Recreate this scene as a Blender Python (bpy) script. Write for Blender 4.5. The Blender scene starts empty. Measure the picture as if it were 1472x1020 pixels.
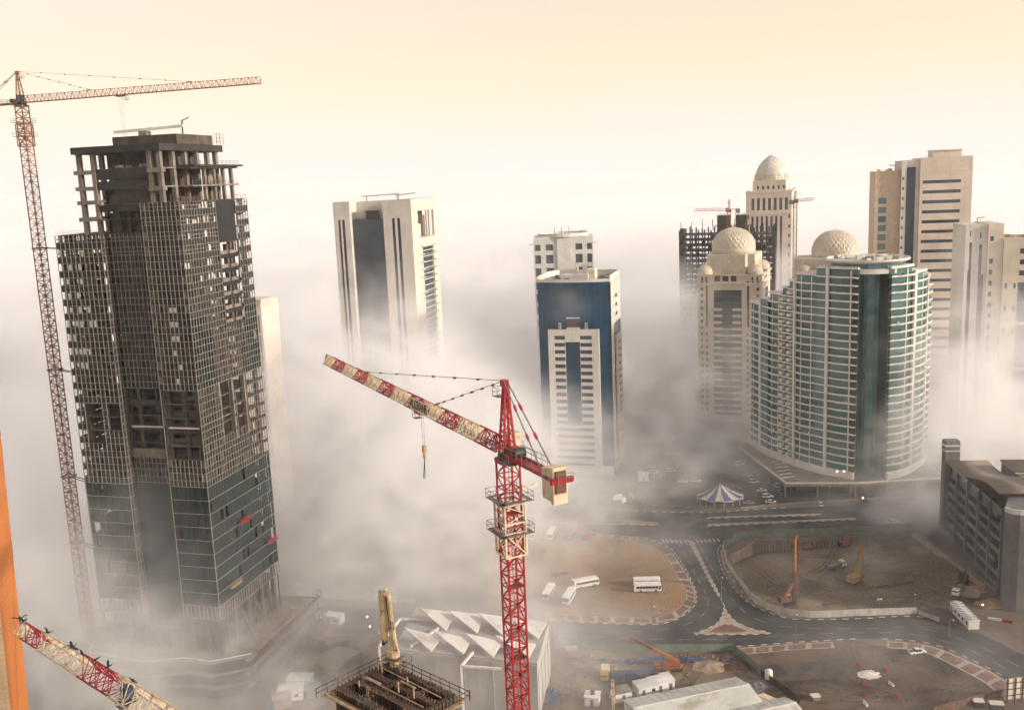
import bpy, bmesh, math, random
from mathutils import Vector, Matrix
random.seed(7)
S = bpy.context.scene
COL = S.collection
R_ = math.radians
# ---------------------------------------------------------------- camera
CAM_H = 145.0
PITCH, ROLL, FPX = R_(10.2), R_(2.4), 1400.0
_fw = Vector((0, math.cos(PITCH), -math.sin(PITCH)))
_u0 = Vector((0, math.sin(PITCH), math.cos(PITCH)))
_r0 = Vector((1, 0, 0))
_r = _r0 * math.cos(ROLL) - _u0 * math.sin(ROLL)
_u = _u0 * math.cos(ROLL) + _r0 * math.sin(ROLL)
cd = bpy.data.cameras.new('camera')
cd.sensor_width = 36.0
cd.lens = FPX / 1472.0 * 36.0
cd.clip_start = 0.5
cd.clip_end = 30000
cam = bpy.data.objects.new('camera', cd)
COL.objects.link(cam)
_m = Matrix((_r, _u, -_fw)).transposed().to_4x4()
_m.translation = (0, 0, CAM_H)
cam.matrix_world = _m
S.camera = cam
# ---------------------------------------------------------------- sky, sun, exposure
SUN_ELEV, SUN_AZ = R_(17), R_(112)       # azimuth clockwise from the view direction
w = bpy.data.worlds.new('World'); S.world = w; w.use_nodes = True
nt = w.node_tree; nt.nodes.clear()
sky = nt.nodes.new('ShaderNodeTexSky'); sky.sky_type = 'NISHITA'; sky.sun_disc = False
sky.sun_elevation = SUN_ELEV; sky.sun_rotation = SUN_AZ
sky.air_density = 1.0; sky.dust_density = 1.5; sky.ozone_density = 0.8; sky.altitude = 0
bg = nt.nodes.new('ShaderNodeBackground'); bg.inputs['Strength'].default_value = 0.13
wo = nt.nodes.new('ShaderNodeOutputWorld')
# hazy morning air: the clear sky is veiled by warm white, most of all low down, the same all round
def _mix(f, a, b, mode='MIX'):
    n = nt.nodes.new('ShaderNodeMix'); n.data_type = 'RGBA'; n.blend_type = mode
    for i, v in ((0, f), (6, a), (7, b)):
        if hasattr(v, 'is_linked'): nt.links.new(v, n.inputs[i])
        else: n.inputs[i].default_value = v
    return n.outputs[2]
tc = nt.nodes.new('ShaderNodeTexCoord'); sp = nt.nodes.new('ShaderNodeSeparateXYZ'); nt.links.new(tc.outputs['Generated'], sp.inputs[0])
mr = nt.nodes.new('ShaderNodeMapRange'); mr.interpolation_type = 'SMOOTHSTEP'; nt.links.new(sp.outputs[2], mr.inputs['Value'])
for k, v in (('From Min', -.01), ('From Max', .17), ('To Min', .92), ('To Max', .6)): mr.inputs[k].default_value = v
mc = nt.nodes.new('ShaderNodeMapRange'); mc.interpolation_type = 'SMOOTHSTEP'; nt.links.new(sp.outputs[2], mc.inputs['Value'])
for k, v in (('From Min', .0), ('From Max', .14), ('To Min', 0), ('To Max', 1)): mc.inputs[k].default_value = v
mh = nt.nodes.new('ShaderNodeMapRange'); mh.interpolation_type = 'SMOOTHSTEP'; nt.links.new(sp.outputs[2], mh.inputs['Value'])
for k, v in (('From Min', .15), ('From Max', .65), ('To Min', 1), ('To Max', .45)): mh.inputs[k].default_value = v
fm = nt.nodes.new('ShaderNodeMath'); fm.operation = 'MULTIPLY'; nt.links.new(mr.outputs[0], fm.inputs[0]); nt.links.new(mh.outputs[0], fm.inputs[1])
veil = _mix(mc.outputs[0], (5.6, 5.45, 5.2, 1), (7.2, 5.35, 3.5, 1))
clear = _mix(1.0, sky.outputs[0], (1.07, .97, 1.0, 1), 'MULTIPLY')
nt.links.new(_mix(fm.outputs[0], clear, veil), bg.inputs[0]); nt.links.new(bg.outputs[0], wo.inputs[0])
sd = bpy.data.lights.new('sun', 'SUN'); sd.energy = 3.4; sd.angle = R_(2.5); sd.color = (1, .91, .8)
sun = bpy.data.objects.new('sun', sd); COL.objects.link(sun)
_sd = Vector((math.sin(SUN_AZ) * math.cos(SUN_ELEV), math.cos(SUN_AZ) * math.cos(SUN_ELEV), math.sin(SUN_ELEV)))
sun.rotation_euler = _sd.to_track_quat('Z', 'Y').to_euler()
S.view_settings.view_transform = 'Standard'; S.view_settings.look = 'None'
S.view_settings.gamma = 1.0; S.view_settings.use_curve_mapping = False
S.view_settings.exposure = 0.5
cy = S.cycles
cy.use_denoising = True
cy.max_bounces = 16; cy.diffuse_bounces = 3; cy.glossy_bounces = 3; cy.transmission_bounces = 4
cy.volume_bounces = 14; cy.transparent_max_bounces = 8
cy.caustics_reflective = False; cy.caustics_refractive = False
cy.use_adaptive_sampling = True; cy.adaptive_threshold = 0.08; cy.adaptive_min_samples = 16
# ---------------------------------------------------------------- tools
Z3 = Vector((0, 0, 1))
def G(px, py, z=0.0):
    """the point of the level z that the photograph shows at this pixel"""
    d = _r * ((px - 736) / FPX) + _u * ((510 - py) / FPX) + _fw
    return Vector((0, 0, CAM_H)) + d * ((z - CAM_H) / d.z)
def GL(pts, z=0.0): return [G(x, y, z) for x, y in pts]

class MB:
    """collects faces; build() links them as one mesh object"""
    def __init__(s): s.v = []; s.f = []
    def add(s, vs, fs):
        n = len(s.v); s.v += [tuple(p) for p in vs]; s.f += [tuple(i + n for i in q) for q in fs]; return s
    def box(s, x0, x1, y0, y1, z0, z1):
        return s.add([(x, y, z) for z in (z0, z1) for y in (y0, y1) for x in (x0, x1)],
                     [(0, 2, 3, 1), (4, 5, 7, 6), (0, 1, 5, 4), (2, 6, 7, 3), (0, 4, 6, 2), (1, 3, 7, 5)])
    def ob(s, c, a, b, d):
        c, a, b, d = Vector(c), Vector(a), Vector(b), Vector(d)
        return s.add([c + a * i + b * j + d * k for k in (-1, 1) for j in (-1, 1) for i in (-1, 1)],
                     [(0, 2, 3, 1), (4, 5, 7, 6), (0, 1, 5, 4), (2, 6, 7, 3), (0, 4, 6, 2), (1, 3, 7, 5)])
    def bar(s, p, q, w, h=None, up=None):
        p, q = Vector(p), Vector(q); d = q - p
        if d.length < 1e-6: return s
        u = Vector(up) if up else (Z3 if abs(d.normalized().z) < .95 else Vector((1, 0, 0)))
        a = d.cross(u).normalized(); b = a.cross(d).normalized()
        return s.ob((p + q) / 2, a * w / 2, d / 2, b * (h or w) / 2)
    def tube(s, p, q, r, r2=None, n=8):
        p, q = Vector(p), Vector(q); d = (q - p).normalized(); r2 = r if r2 is None else r2
        a = d.cross(Z3 if abs(d.z) < .95 else Vector((1, 0, 0))).normalized(); b = a.cross(d)
        k = [(math.cos(2 * math.pi * i / n), math.sin(2 * math.pi * i / n)) for i in range(n)]
        vs = [p + (a * c + b * t) * r for c, t in k] + [q + (a * c + b * t) * r2 for c, t in k]
        return s.add(vs, [(i, (i + 1) % n, n + (i + 1) % n, n + i) for i in range(n)] + [tuple(range(n))[::-1], tuple(range(n, 2 * n))])
    def lathe(s, c, prof, n=24):
        c = Vector(c); m = len(prof); vs = []
        for r, z in prof:
            for i in range(n):
                t = 2 * math.pi * i / n; vs.append(c + Vector((r * math.cos(t), r * math.sin(t), z)))
        fs = [(j * n + i, j * n + (i + 1) % n, (j + 1) * n + (i + 1) % n, (j + 1) * n + i) for j in range(m - 1) for i in range(n)]
        fs += [tuple(range(n))[::-1], tuple(range((m - 1) * n, m * n))]
        return s.add(vs, fs)
    def prism(s, poly, z0, z1):
        n = len(poly)
        a = sum(poly[i][0] * poly[(i + 1) % n][1] - poly[(i + 1) % n][0] * poly[i][1] for i in range(n))
        if a < 0: poly = poly[::-1]
        vs = [(p[0], p[1], z0) for p in poly] + [(p[0], p[1], z1) for p in poly]
        return s.add(vs, [(i, (i + 1) % n, n + (i + 1) % n, n + i) for i in range(n)] + [tuple(range(n))[::-1], tuple(range(n, 2 * n))])
    def xprism(s, prof, y0, y1):
        """profile in x,z pushed along y"""
        n = len(prof)
        vs = [(p[0], y0, p[1]) for p in prof] + [(p[0], y1, p[1]) for p in prof]
        return s.add(vs, [(i, (i + 1) % n, n + (i + 1) % n, n + i) for i in range(n)] + [tuple(range(n))[::-1], tuple(range(n, 2 * n))])
    def band(s, pts, t, z0, z1):
        """a wall of thickness t along a polyline (outside on its right)"""
        L = offset(pts, t)
        n = len(pts); vs = []
        for q in (pts, L):
            for z in (z0, z1): vs += [(p[0], p[1], z) for p in q]
        fs = []
        for i in range(n - 1):
            fs += [(i, i + 1, n + i + 1, n + i), (2 * n + i, 3 * n + i, 3 * n + i + 1, 2 * n + i + 1),
                   (n + i, n + i + 1, 3 * n + i + 1, 3 * n + i), (i, 2 * n + i, 2 * n + i + 1, i + 1)]
        fs += [(0, n, 3 * n, 2 * n), (n - 1, 3 * n - 1, 4 * n - 1, 2 * n - 1)]
        return s.add(vs, fs)
    def mesh(s, name):
        me = bpy.data.meshes.new(name); me.from_pydata(s.v, [], s.f); me.update()
        bm = bmesh.new(); bm.from_mesh(me); bmesh.ops.recalc_face_normals(bm, faces=bm.faces); bm.to_mesh(me); bm.free()
        return me
    def build(s, name, mat, parent=None, smooth=False, kind=None):
        me = s.mesh(name); me.materials.append(mat)
        if smooth: me.shade_smooth()
        o = bpy.data.objects.new(name, me); COL.objects.link(o)
        if parent: o.parent = parent
        if kind: o['kind'] = kind
        return o

def offset(pts, t):
    """polyline moved t to its left"""
    out = []; n = len(pts)
    for i in range(n):
        a = Vector(pts[max(i - 1, 0)][:2]); b = Vector(pts[min(i + 1, n - 1)][:2]); d = (b - a).normalized()
        out.append((pts[i][0] - d.y * t, pts[i][1] + d.x * t))
    return out
def along(pts, step):
    """points every step metres with headings"""
    pts = [Vector(p[:2]) for p in pts]; out = []; acc = 0.0
    for a, b in zip(pts, pts[1:]):
        L = (b - a).length; d = (b - a) / L
        while acc <= L: out.append((a + d * acc, d)); acc += step
        acc -= L
    return out
def smooth_line(pts, n=6):
    """Catmull-Rom through points"""
    P = [Vector(p[:2]) for p in pts]; P = [P[0] * 2 - P[1]] + P + [P[-1] * 2 - P[-2]]; out = []
    for i in range(1, len(P) - 2):
        for k in range(n):
            t = k / n; a, b, c, d = P[i - 1:i + 3]
            out.append(.5 * ((2 * b) + (c - a) * t + (2 * a - 5 * b + 4 * c - d) * t * t + (3 * b - a - 3 * c + d) * t ** 3))
    return out + [P[-2]]

def thing(name, label, cat, loc=(0, 0, 0), rz=0.0, group=None):
    o = bpy.data.objects.new(name, None); COL.objects.link(o); o.empty_display_size = .5
    o.location = loc; o.rotation_euler = (0, 0, rz); o['label'] = label; o['category'] = cat
    if group: o['group'] = group
    return o
def tag(o, label, cat, group=None):
    o['label'] = label; o['category'] = cat
    if group: o['group'] = group
    return o
def copy_tree(o, parent=None, label=None, loc=None, rz=None):
    c = o.copy(); COL.objects.link(c)
    if parent: c.parent = parent
    if label: c['label'] = label
    if loc is not None: c.location = loc
    if rz is not None: c.rotation_euler = (0, 0, rz)
    for ch in o.children: copy_tree(ch, c)
    return c
def dup(o, parent, loc=None, scale=None, rot=None):
    c = o.copy(); COL.objects.link(c); c.parent = parent
    if loc is not None: c.location = loc
    if scale is not None: c.scale = scale
    if rot is not None: c.rotation_euler = rot
    return c

# ---------------------------------------------------------------- materials
class NB:
    """node-expression helper for shader and geometry trees"""
    def __init__(s, nt): s.nt = nt
    def val(s, n, i, v):
        if hasattr(v, 'is_linked'): s.nt.links.new(v, n.inputs[i])
        else: n.inputs[i].default_value = v
    def m(s, op, a, b=0.0, c=0.0, clamp=False):
        n = s.nt.nodes.new('ShaderNodeMath'); n.operation = op; n.use_clamp = clamp
        s.val(n, 0, a); s.val(n, 1, b); s.val(n, 2, c)
        return n.outputs[0]
    def mr(s, v, a, b, c=0.0, d=1.0, smooth=True):
        n = s.nt.nodes.new('ShaderNodeMapRange'); n.interpolation_type = 'SMOOTHSTEP' if smooth else 'LINEAR'
        s.val(n, 'Value', v)
        for k, x in zip(('From Min', 'From Max', 'To Min', 'To Max'), (a, b, c, d)): s.val(n, k, x)
        return n.outputs[0]
    def noise(s, vec, scale, detail=3.0, rough=.55, dist=0.0):
        n = s.nt.nodes.new('ShaderNodeTexNoise'); n.inputs['Scale'].default_value = scale
        n.inputs['Detail'].default_value = detail; n.inputs['Roughness'].default_value = rough
        n.inputs['Distortion'].default_value = dist
        if vec is not None: s.nt.links.new(vec, n.inputs['Vector'])
        return n.outputs[0]
    def vmul(s, vec, xyz):
        n = s.nt.nodes.new('ShaderNodeVectorMath'); n.operation = 'MULTIPLY'; n.inputs[1].default_value = xyz
        s.nt.links.new(vec, n.inputs[0]); return n.outputs[0]
    def mix(s, f, a, b):
        n = s.nt.nodes.new('ShaderNodeMix'); n.data_type = 'RGBA'
        s.val(n, 0, f)
        for i, v in ((6, a), (7, b)):
            if hasattr(v, 'is_linked'): s.nt.links.new(v, n.inputs[i])
            else: n.inputs[i].default_value = (*v, 1)
        return n.outputs[2]

def pm(name, col, rough=.75, var=.18, scale=.35, metal=0.0, streak=0.0, joint=None, rnd=0.0, bump=0.0, dirt=None, spec=.5):
    """painted or mineral surface: two noises, optional rain streaks, cladding joints, tone per piece"""
    m = bpy.data.materials.new(name); m.use_nodes = True; nt = m.node_tree; p = nt.nodes['Principled BSDF']; b = NB(nt)
    geo = nt.nodes.new('ShaderNodeNewGeometry').outputs['Position']
    n1 = b.noise(geo, scale, 4, .6); n2 = b.noise(geo, scale * 9, 3, .6)
    f = b.m('ADD', b.m('MULTIPLY', n1, .65), b.m('MULTIPLY', n2, .35))
    lo = tuple(c * (1 - var * 1.6) for c in col); hi = tuple(min(1, c * (1 + var * 1.3)) for c in col)
    c = b.mix(b.mr(f, .3, .7), lo, hi)
    if streak:
        st = b.noise(b.vmul(geo, (1, 1, .05)), 1.1, 3, .65)
        c = b.mix(b.m('MULTIPLY', b.mr(st, .52, .75), streak), c, tuple(x * .45 for x in col))
    if dirt:
        c = b.mix(b.mr(b.noise(geo, dirt[1], 5, .65, .4), .5, .68), c, dirt[0])
    if rnd:
        oi = nt.nodes.new('ShaderNodeObjectInfo').outputs['Random']
        c = b.mix(b.m('MULTIPLY', oi, rnd), c, tuple(x * .35 for x in col))
    if joint:
        x = nt.nodes.new('ShaderNodeSeparateXYZ'); nt.links.new(nt.nodes.new('ShaderNodeTexCoord').outputs['Object'], x.inputs[0])
        j = None
        for k, sp in zip((0, 1, 2), (joint[0], joint[0], joint[1])):
            fr = b.m('FRACT', b.m('ADD', b.m('DIVIDE', x.outputs[k], sp), .37))
            jj = b.m('LESS_THAN', fr, .09 / sp)
            j = jj if j is None else b.m('MAXIMUM', j, jj)
        c = b.mix(b.m('MULTIPLY', j, joint[2] if len(joint) > 2 else .35), c, tuple(x * .3 for x in col))
    nt.links.new(c, p.inputs['Base Color'])
    nt.links.new(b.mr(n2, .3, .7, max(.05, rough - .12), min(1, rough + .1)), p.inputs['Roughness'])
    p.inputs['Metallic'].default_value = metal; p.inputs['Specular IOR Level'].default_value = spec
    if bump:
        bp = nt.nodes.new('ShaderNodeBump'); bp.inputs['Strength'].default_value = bump; bp.inputs['Distance'].default_value = .3
        nt.links.new(n2, bp.inputs['Height']); nt.links.new(bp.outputs[0], p.inputs['Normal'])
    return m
def glass(name, col, rough=.12, rnd=.5, alt=None, spec=.6):
    """tinted facade glass, each pane a little different, slightly wavy"""
    m = bpy.data.materials.new(name); m.use_nodes = True; nt = m.node_tree; p = nt.nodes['Principled BSDF']; b = NB(nt)
    geo = nt.nodes.new('ShaderNodeNewGeometry').outputs['Position']
    oi = nt.nodes.new('ShaderNodeObjectInfo').outputs['Random']
    n1 = b.noise(geo, .12, 3, .6); n2 = b.noise(geo, .9, 2)
    c = b.mix(b.mr(n1, .3, .7), tuple(x * .7 for x in col), tuple(x * 1.25 for x in col))
    c = b.mix(b.m('MULTIPLY', oi, rnd), c, alt or tuple(x * .3 for x in col))
    nt.links.new(c, p.inputs['Base Color'])
    nt.links.new(b.mr(n1, .3, .7, rough * .6, rough * 1.6), p.inputs['Roughness'])
    p.inputs['Specular IOR Level'].default_value = spec; p.inputs['IOR'].default_value = 1.6
    bp = nt.nodes.new('ShaderNodeBump'); bp.inputs['Strength'].default_value = .12; bp.inputs['Distance'].default_value = .2
    nt.links.new(n2, bp.inputs['Height']); nt.links.new(bp.outputs[0], p.inputs['Normal'])
    return m

M = dict(
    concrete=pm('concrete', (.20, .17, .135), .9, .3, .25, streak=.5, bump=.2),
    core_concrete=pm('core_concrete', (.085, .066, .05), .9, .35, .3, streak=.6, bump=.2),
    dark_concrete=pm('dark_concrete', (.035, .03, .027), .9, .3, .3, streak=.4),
    black_panel=pm('black_panel', (.012, .012, .014), .6, .3, .4, rnd=.3),
    mullion=pm('mullion', (.26, .235, .20), .5, .15, .5, metal=.3),
    plastic_film=pm('plastic_film', (.75, .76, .76), .4, .1, 1.0),
    green_glass=glass('green_glass', (.005, .018, .017), .14, .7, spec=.3),
    centre_glass=glass('centre_glass', (.016, .035, .036), .15, .4, spec=.4),
    blue_glass=glass('blue_glass', (.006, .06, .13), .12, .4, spec=.3),
    dark_glass=glass('dark_glass', (.035, .048, .062), .15, .3, spec=.35),
    grey_glass=glass('grey_glass', (.10, .12, .14), .15, .5),
    teal_glass=glass('teal_glass', (.04, .12, .115), .12, .7, (.11, .22, .21), spec=.5),
    night_glass=glass('night_glass', (.02, .045, .085), .12, .4),
    white_stone=pm('white_stone', (.62, .58, .51), .6, .1, .1, streak=.28, joint=(1.5, 1.2, .3)),
    white_clad=pm('white_clad', (.60, .58, .54), .6, .1, .2, streak=.15),
    cream_stone=pm('cream_stone', (.64, .56, .44), .7, .12, .12, streak=.3, joint=(2.2, 1.8, .25)),
    cream_trim=pm('cream_trim', (.66, .59, .48), .7, .1, .2, streak=.2),
    beige_stone=pm('beige_stone', (.56, .44, .32), .75, .14, .5, streak=.1, joint=(1.6, .9, .3)),
    pink_clad=pm('pink_clad', (.66, .56, .46), .6, .1, .1, streak=.25, joint=(1.8, 1.8, .25)),
    balcony_white=pm('balcony_white', (.68, .65, .58), .7, .1, .2, streak=.25),
    orange_tile=pm('orange_tile', (.46, .15, .03), .6, .12, .1, joint=(1.4, .9, .45)),
    cream_tile=pm('cream_tile', (.60, .44, .26), .6, .12, .1, joint=(1.4, .9, .4)),
    grey_wall=pm('grey_wall', (.30, .29, .28), .8, .15, .1, streak=.3, joint=(3.0, 1.6, .2)),
    hall_wall=pm('hall_wall', (.40, .385, .36), .7, .12, .1, streak=.25, joint=(4.0, 2.2, .2)),
    garage_wall=pm('garage_wall', (.16, .152, .145), .8, .2, .1, streak=.4, joint=(3.0, 1.6, .2)),
    roof_sheet=pm('roof_sheet', (.24, .195, .145), .6, .15, .1, metal=.2),
    shed_sheet=pm('shed_sheet', (.55, .56, .50), .5, .1, .15, streak=.0, dirt=((.35, .32, .26), .12)),
    white_sheet=pm('white_sheet', (.70, .67, .62), .6, .08, .2, dirt=((.5, .46, .4), .1)),
    red_paint=pm('red_paint', (.36, .008, .014), .4, .25, .8, dirt=((.14, .03, .025), .8)),
    cream_paint=pm('cream_paint', (.68, .55, .37), .5, .12, .8, dirt=((.36, .25, .15), .7)),
    orange_paint=pm('orange_paint', (.33, .12, .04), .5, .2, .7, dirt=((.25, .10, .05), .6)),
    yellow_paint=pm('yellow_paint', (.40, .25, .07), .5, .15, .8, dirt=((.3, .2, .08), .7)),
    boom_paint=pm('boom_paint', (.66, .50, .30), .5, .2, .9, dirt=((.14, .09, .05), .6)),
    steel=pm('steel', (.22, .21, .20), .5, .2, 1.0, metal=.6),
    dark_steel=pm('dark_steel', (.05, .05, .05), .5, .2, 1.0, metal=.4),
    rust=pm('rust', (.13, .065, .04), .85, .35, .8),
    plywood=pm('plywood', (.34, .24, .14), .85, .3, .8),
    timber_dark=pm('timber_dark', (.075, .05, .035), .85, .35, .8),
    block=pm('block', (.62, .50, .34), .8, .15, .7, streak=.4),
    asphalt=pm('asphalt', (.045, .043, .041), .85, .45, .08, dirt=((.095, .08, .065), .06)),
    line_paint=pm('line_paint', (.40, .38, .34), .7, .3, .8, dirt=((.12, .11, .10), .9)),
    kerb_white=pm('kerb_white', (.5, .48, .42), .8, .2, .8),
    kerb_black=pm('kerb_black', (.06, .055, .05), .8, .2, .8),
    paver_red=pm('paver_red', (.20, .105, .085), .85, .2, .7, rnd=.35, dirt=((.3, .22, .15), .25)),
    paver_pale=pm('paver_pale', (.38, .31, .23), .85, .2, .5, dirt=((.28, .2, .14), .2)),
    hoarding=pm('hoarding', (.52, .50, .46), .7, .12, .5, rnd=.35, dirt=((.36, .3, .23), .5)),
    mesh_green=pm('mesh_green', (.16, .21, .16), .8, .2, .5),
    tarp_blue=pm('tarp_blue', (.04, .06, .12), .5, .4, .5, dirt=((.2, .17, .13), .3)),
    bus_white=pm('bus_white', (.72, .70, .66), .35, .06, .8),
    car_white=pm('car_white', (.70, .69, .67), .3, .06, .8),
    car_grey=pm('car_grey', (.25, .25, .26), .3, .1, .8),
    car_dark=pm('car_dark', (.06, .06, .07), .3, .1, .8),
    tyre=pm('tyre', (.02, .02, .02), .9, .2, 2),
    window_dark=glass('window_dark', (.02, .022, .026), .08, .2),
    barrier_red=pm('barrier_red', (.33, .025, .025), .5, .15, 1), barrier_white=pm('barrier_white', (.7, .68, .62), .5, .1, 1),
    canvas_white=pm('canvas_white', (.38, .34, .28), .8, .1, .5), canvas_blue=pm('canvas_blue', (.05, .07, .16), .8, .15, .5),
    leaf=pm('leaf', (.055, .075, .03), .8, .4, .8), bird=pm('bird', (.015, .018, .02), .7, .2, 2),
    sand_pile=pm('sand_pile', (.33, .25, .17), .95, .25, .3, bump=.4),
    water_tank=pm('water_tank', (.68, .66, .6), .5, .06, 1),
    black_letter=pm('black_letter', (.02, .02, .02), .5, .1, 1),
)
def lamp_mat(name, col, s):
    m = bpy.data.materials.new(name); m.use_nodes = True; p = m.node_tree.nodes['Principled BSDF']
    p.inputs['Emission Color'].default_value = (*col, 1); p.inputs['Emission Strength'].default_value = s; return m
M['lamp_glow'] = lamp_mat('lamp_glow', (1, .72, .4), 14)

# unit pane: 1 x 1 in x,z, 8 cm deep, origin at its lower left front corner
def unit_pane(mat):
    mb = MB().box(0, 1, 0, .08, 0, 1); me = mb.mesh('pane'); me.materials.append(M[mat]); return me
PANE = {}
def pane(parent, o, ux, x0, x1, z0, z1, mat, d=0.0, name='pane'):
    """a pane in the facade with origin o and direction ux, set back d"""
    if mat not in PANE: PANE[mat] = unit_pane(mat)
    ob = bpy.data.objects.new(name, PANE[mat]); COL.objects.link(ob); ob.parent = parent
    o = Vector(o); ux = Vector(ux).normalized(); inward = Vector((-ux.y, ux.x, 0))
    ob.location = o + ux * x0 + Z3 * z0 + inward * d
    ob.rotation_euler = (0, 0, math.atan2(ux.y, ux.x)); ob.scale = (x1 - x0, 1, z1 - z0)
    return ob
def facade(mb, o, ux, W, z0, z1, ops, d=.5):
    """wall face with real openings (x0, x1, z0, z1) and reveals d deep"""
    o = Vector(o); ux = Vector(ux).normalized(); inn = Vector((-ux.y, ux.x, 0)) * d
    xs = sorted({0.0, W} | {q for p in ops for q in p[:2]}); zs = sorted({z0, z1} | {q for p in ops for q in p[2:4]})
    P = lambda x, z: o + ux * x + Z3 * z
    for za, zb in zip(zs, zs[1:]):
        zm = (za + zb) / 2; act = [p for p in ops if p[2] < zm < p[3]]; run = None
        for xa, xb in zip(xs, xs[1:]):
            xm = (xa + xb) / 2; hole = any(p[0] < xm < p[1] for p in act)
            if not hole: run = (run[0], xb) if run else (xa, xb)
            if (hole or xb == W) and run:
                mb.add([P(run[0], za), P(run[1], za), P(run[1], zb), P(run[0], zb)], [(0, 1, 2, 3)]); run = None
    for a, b_, c, e in [p[:4] for p in ops]:
        q = [P(a, c), P(b_, c), P(b_, e), P(a, e)]
        mb.add(q + [v + inn for v in q], [(0, 1, 5, 4), (1, 2, 6, 5), (2, 3, 7, 6), (3, 0, 4, 7)])
    return mb
# ---------------------------------------------------------------- ground, roads, lots
def ground_mat(name, a, b_, c, s1, s2, tracks=0.0, bump=.3, hue=None):
    """earth: three tones by noise, stretched wheel tracks"""
    m = bpy.data.materials.new(name); m.use_nodes = True; nt = m.node_tree; p = nt.nodes['Principled BSDF']; b = NB(nt)
    geo = nt.nodes.new('ShaderNodeNewGeometry').outputs['Position']
    n1 = b.noise(geo, s1, 5, .62, .5); n2 = b.noise(geo, s2, 5, .65, .8); n3 = b.noise(geo, s2 * 12, 4, .7)
    col = b.mix(b.mr(n1, .36, .64), a, b_)
    col = b.mix(b.m('MULTIPLY', b.mr(n2, .46, .6), .9), col, c)
    if tracks:
        w = nt.nodes.new('ShaderNodeTexWave'); w.inputs['Scale'].default_value = .16; w.inputs['Distortion'].default_value = 14
        w.inputs['Detail'].default_value = 3; w.inputs['Detail Scale'].default_value = .35; nt.links.new(geo, w.inputs['Vector'])
        w2 = b.mr(w.outputs['Fac'], .78, .98)
        col = b.mix(b.m('MULTIPLY', b.m('MULTIPLY', w2, b.mr(n1, .4, .6)), tracks), col, tuple(x * .5 for x in a))
    col = b.mix(b.m('MULTIPLY', b.mr(n3, .45, .75), .35), col, tuple(min(1, x * 1.7) for x in a))
    col = b.mix(b.m('MULTIPLY', b.mr(n3, .25, .42, 1, 0), .45), col, tuple(x * .45 for x in a))
    nt.links.new(col, p.inputs['Base Color']); p.inputs['Roughness'].default_value = .95; p.inputs['Specular IOR Level'].default_value = .2
    bp = nt.nodes.new('ShaderNodeBump'); bp.inputs['Strength'].default_value = bump; bp.inputs['Distance'].default_value = .6
    nt.links.new(n3, bp.inputs['Height']); nt.links.new(bp.outputs[0], p.inputs['Normal'])
    return m
M['earth'] = ground_mat('earth', (.14, .115, .09), (.10, .082, .066), (.17, .135, .10), .012, .05)
M['sand'] = ground_mat('sand', (.25, .175, .11), (.20, .145, .095), (.29, .175, .09), .03, .045, .5)
M['dirt'] = ground_mat('dirt', (.14, .103, .07), (.085, .063, .043), (.03, .024, .019), .035, .035, .8)
M['pit_sand'] = ground_mat('pit_sand', (.23, .185, .125), (.17, .135, .09), (.13, .10, .066), .05, .07, .9, .6)
M['yard'] = ground_mat('yard', (.23, .18, .125), (.17, .135, .10), (.11, .086, .065), .05, .08, .4)
M['old_asphalt'] = ground_mat('old_asphalt', (.075, .068, .060), (.055, .05, .045), (.12, .10, .08), .03, .06)
M['grass'] = ground_mat('grass', (.05, .07, .025), (.07, .08, .035), (.12, .10, .06), .1, .2)

def sheet(name, poly, z, mat, kind='structure', hole=None):
    bm = bmesh.new(); es = []
    for lp in [poly] + ([hole] if hole else []):
        vs = [bm.verts.new((p[0], p[1], z)) for p in lp]
        es += [bm.edges.new((vs[i], vs[(i + 1) % len(vs)])) for i in range(len(vs))]
    bmesh.ops.triangle_fill(bm, edges=es, use_beauty=True, use_dissolve=False)
    bmesh.ops.recalc_face_normals(bm, faces=bm.faces)
    for f in bm.faces:
        if f.normal.z < 0: f.normal_flip()
    me = bpy.data.meshes.new(name); bm.to_mesh(me); bm.free(); me.materials.append(M[mat])
    o = bpy.data.objects.new(name, me); COL.objects.link(o)
    if kind: o['kind'] = kind
    return o

PIT_RIM = GL([(1050, 797), (1082, 779), (1160, 775), (1314, 763), (1352, 790), (1420, 838), (1400, 868), (1335, 874), (1240, 880), (1180, 881), (1122, 876), (1090, 860), (1068, 834), (1055, 815)])
ground = sheet('ground', [(-16000, -400), (16000, -400), (16000, 26000), (-16000, 26000)], 0.0, 'earth', hole=PIT_RIM)
PIT_D = -4.0
cen = sum((Vector(p[:2]) for p in PIT_RIM), Vector((0, 0))) / len(PIT_RIM)
pit_in = [Vector(p[:2]).lerp(cen, .035) for p in PIT_RIM]
# pit floor: uneven dug sand
bm = bmesh.new(); N = 56
fl = MB(); x0, x1 = min(p[0] for p in PIT_RIM), max(p[0] for p in PIT_RIM); y0, y1 = min(p[1] for p in PIT_RIM), max(p[1] for p in PIT_RIM)
from mathutils import noise as mnoise
def pit_z(x, y):
    v = mnoise.noise(Vector((x * .045, y * .045, 3))) * 1.5 + mnoise.noise(Vector((x * .16, y * .16, 7))) * .6 + mnoise.noise(Vector((x * .5, y * .5, 1))) * .18
    return PIT_D + .3 + v + max(0, (x - 135) * .06)
bm.free()
vs = [(x0 - 2 + (x1 - x0 + 4) * i / N, y0 - 2 + (y1 - y0 + 4) * j / N) for j in range(N + 1) for i in range(N + 1)]
fl.add([(x, y, min(-.35, pit_z(x, y))) for x, y in vs], [(j * (N + 1) + i, j * (N + 1) + i + 1, (j + 1) * (N + 1) + i + 1, (j + 1) * (N + 1) + i) for j in range(N) for i in range(N)])
pf = fl.build('pit_floor', M['pit_sand'], smooth=True); pf['kind'] = 'structure'
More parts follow.
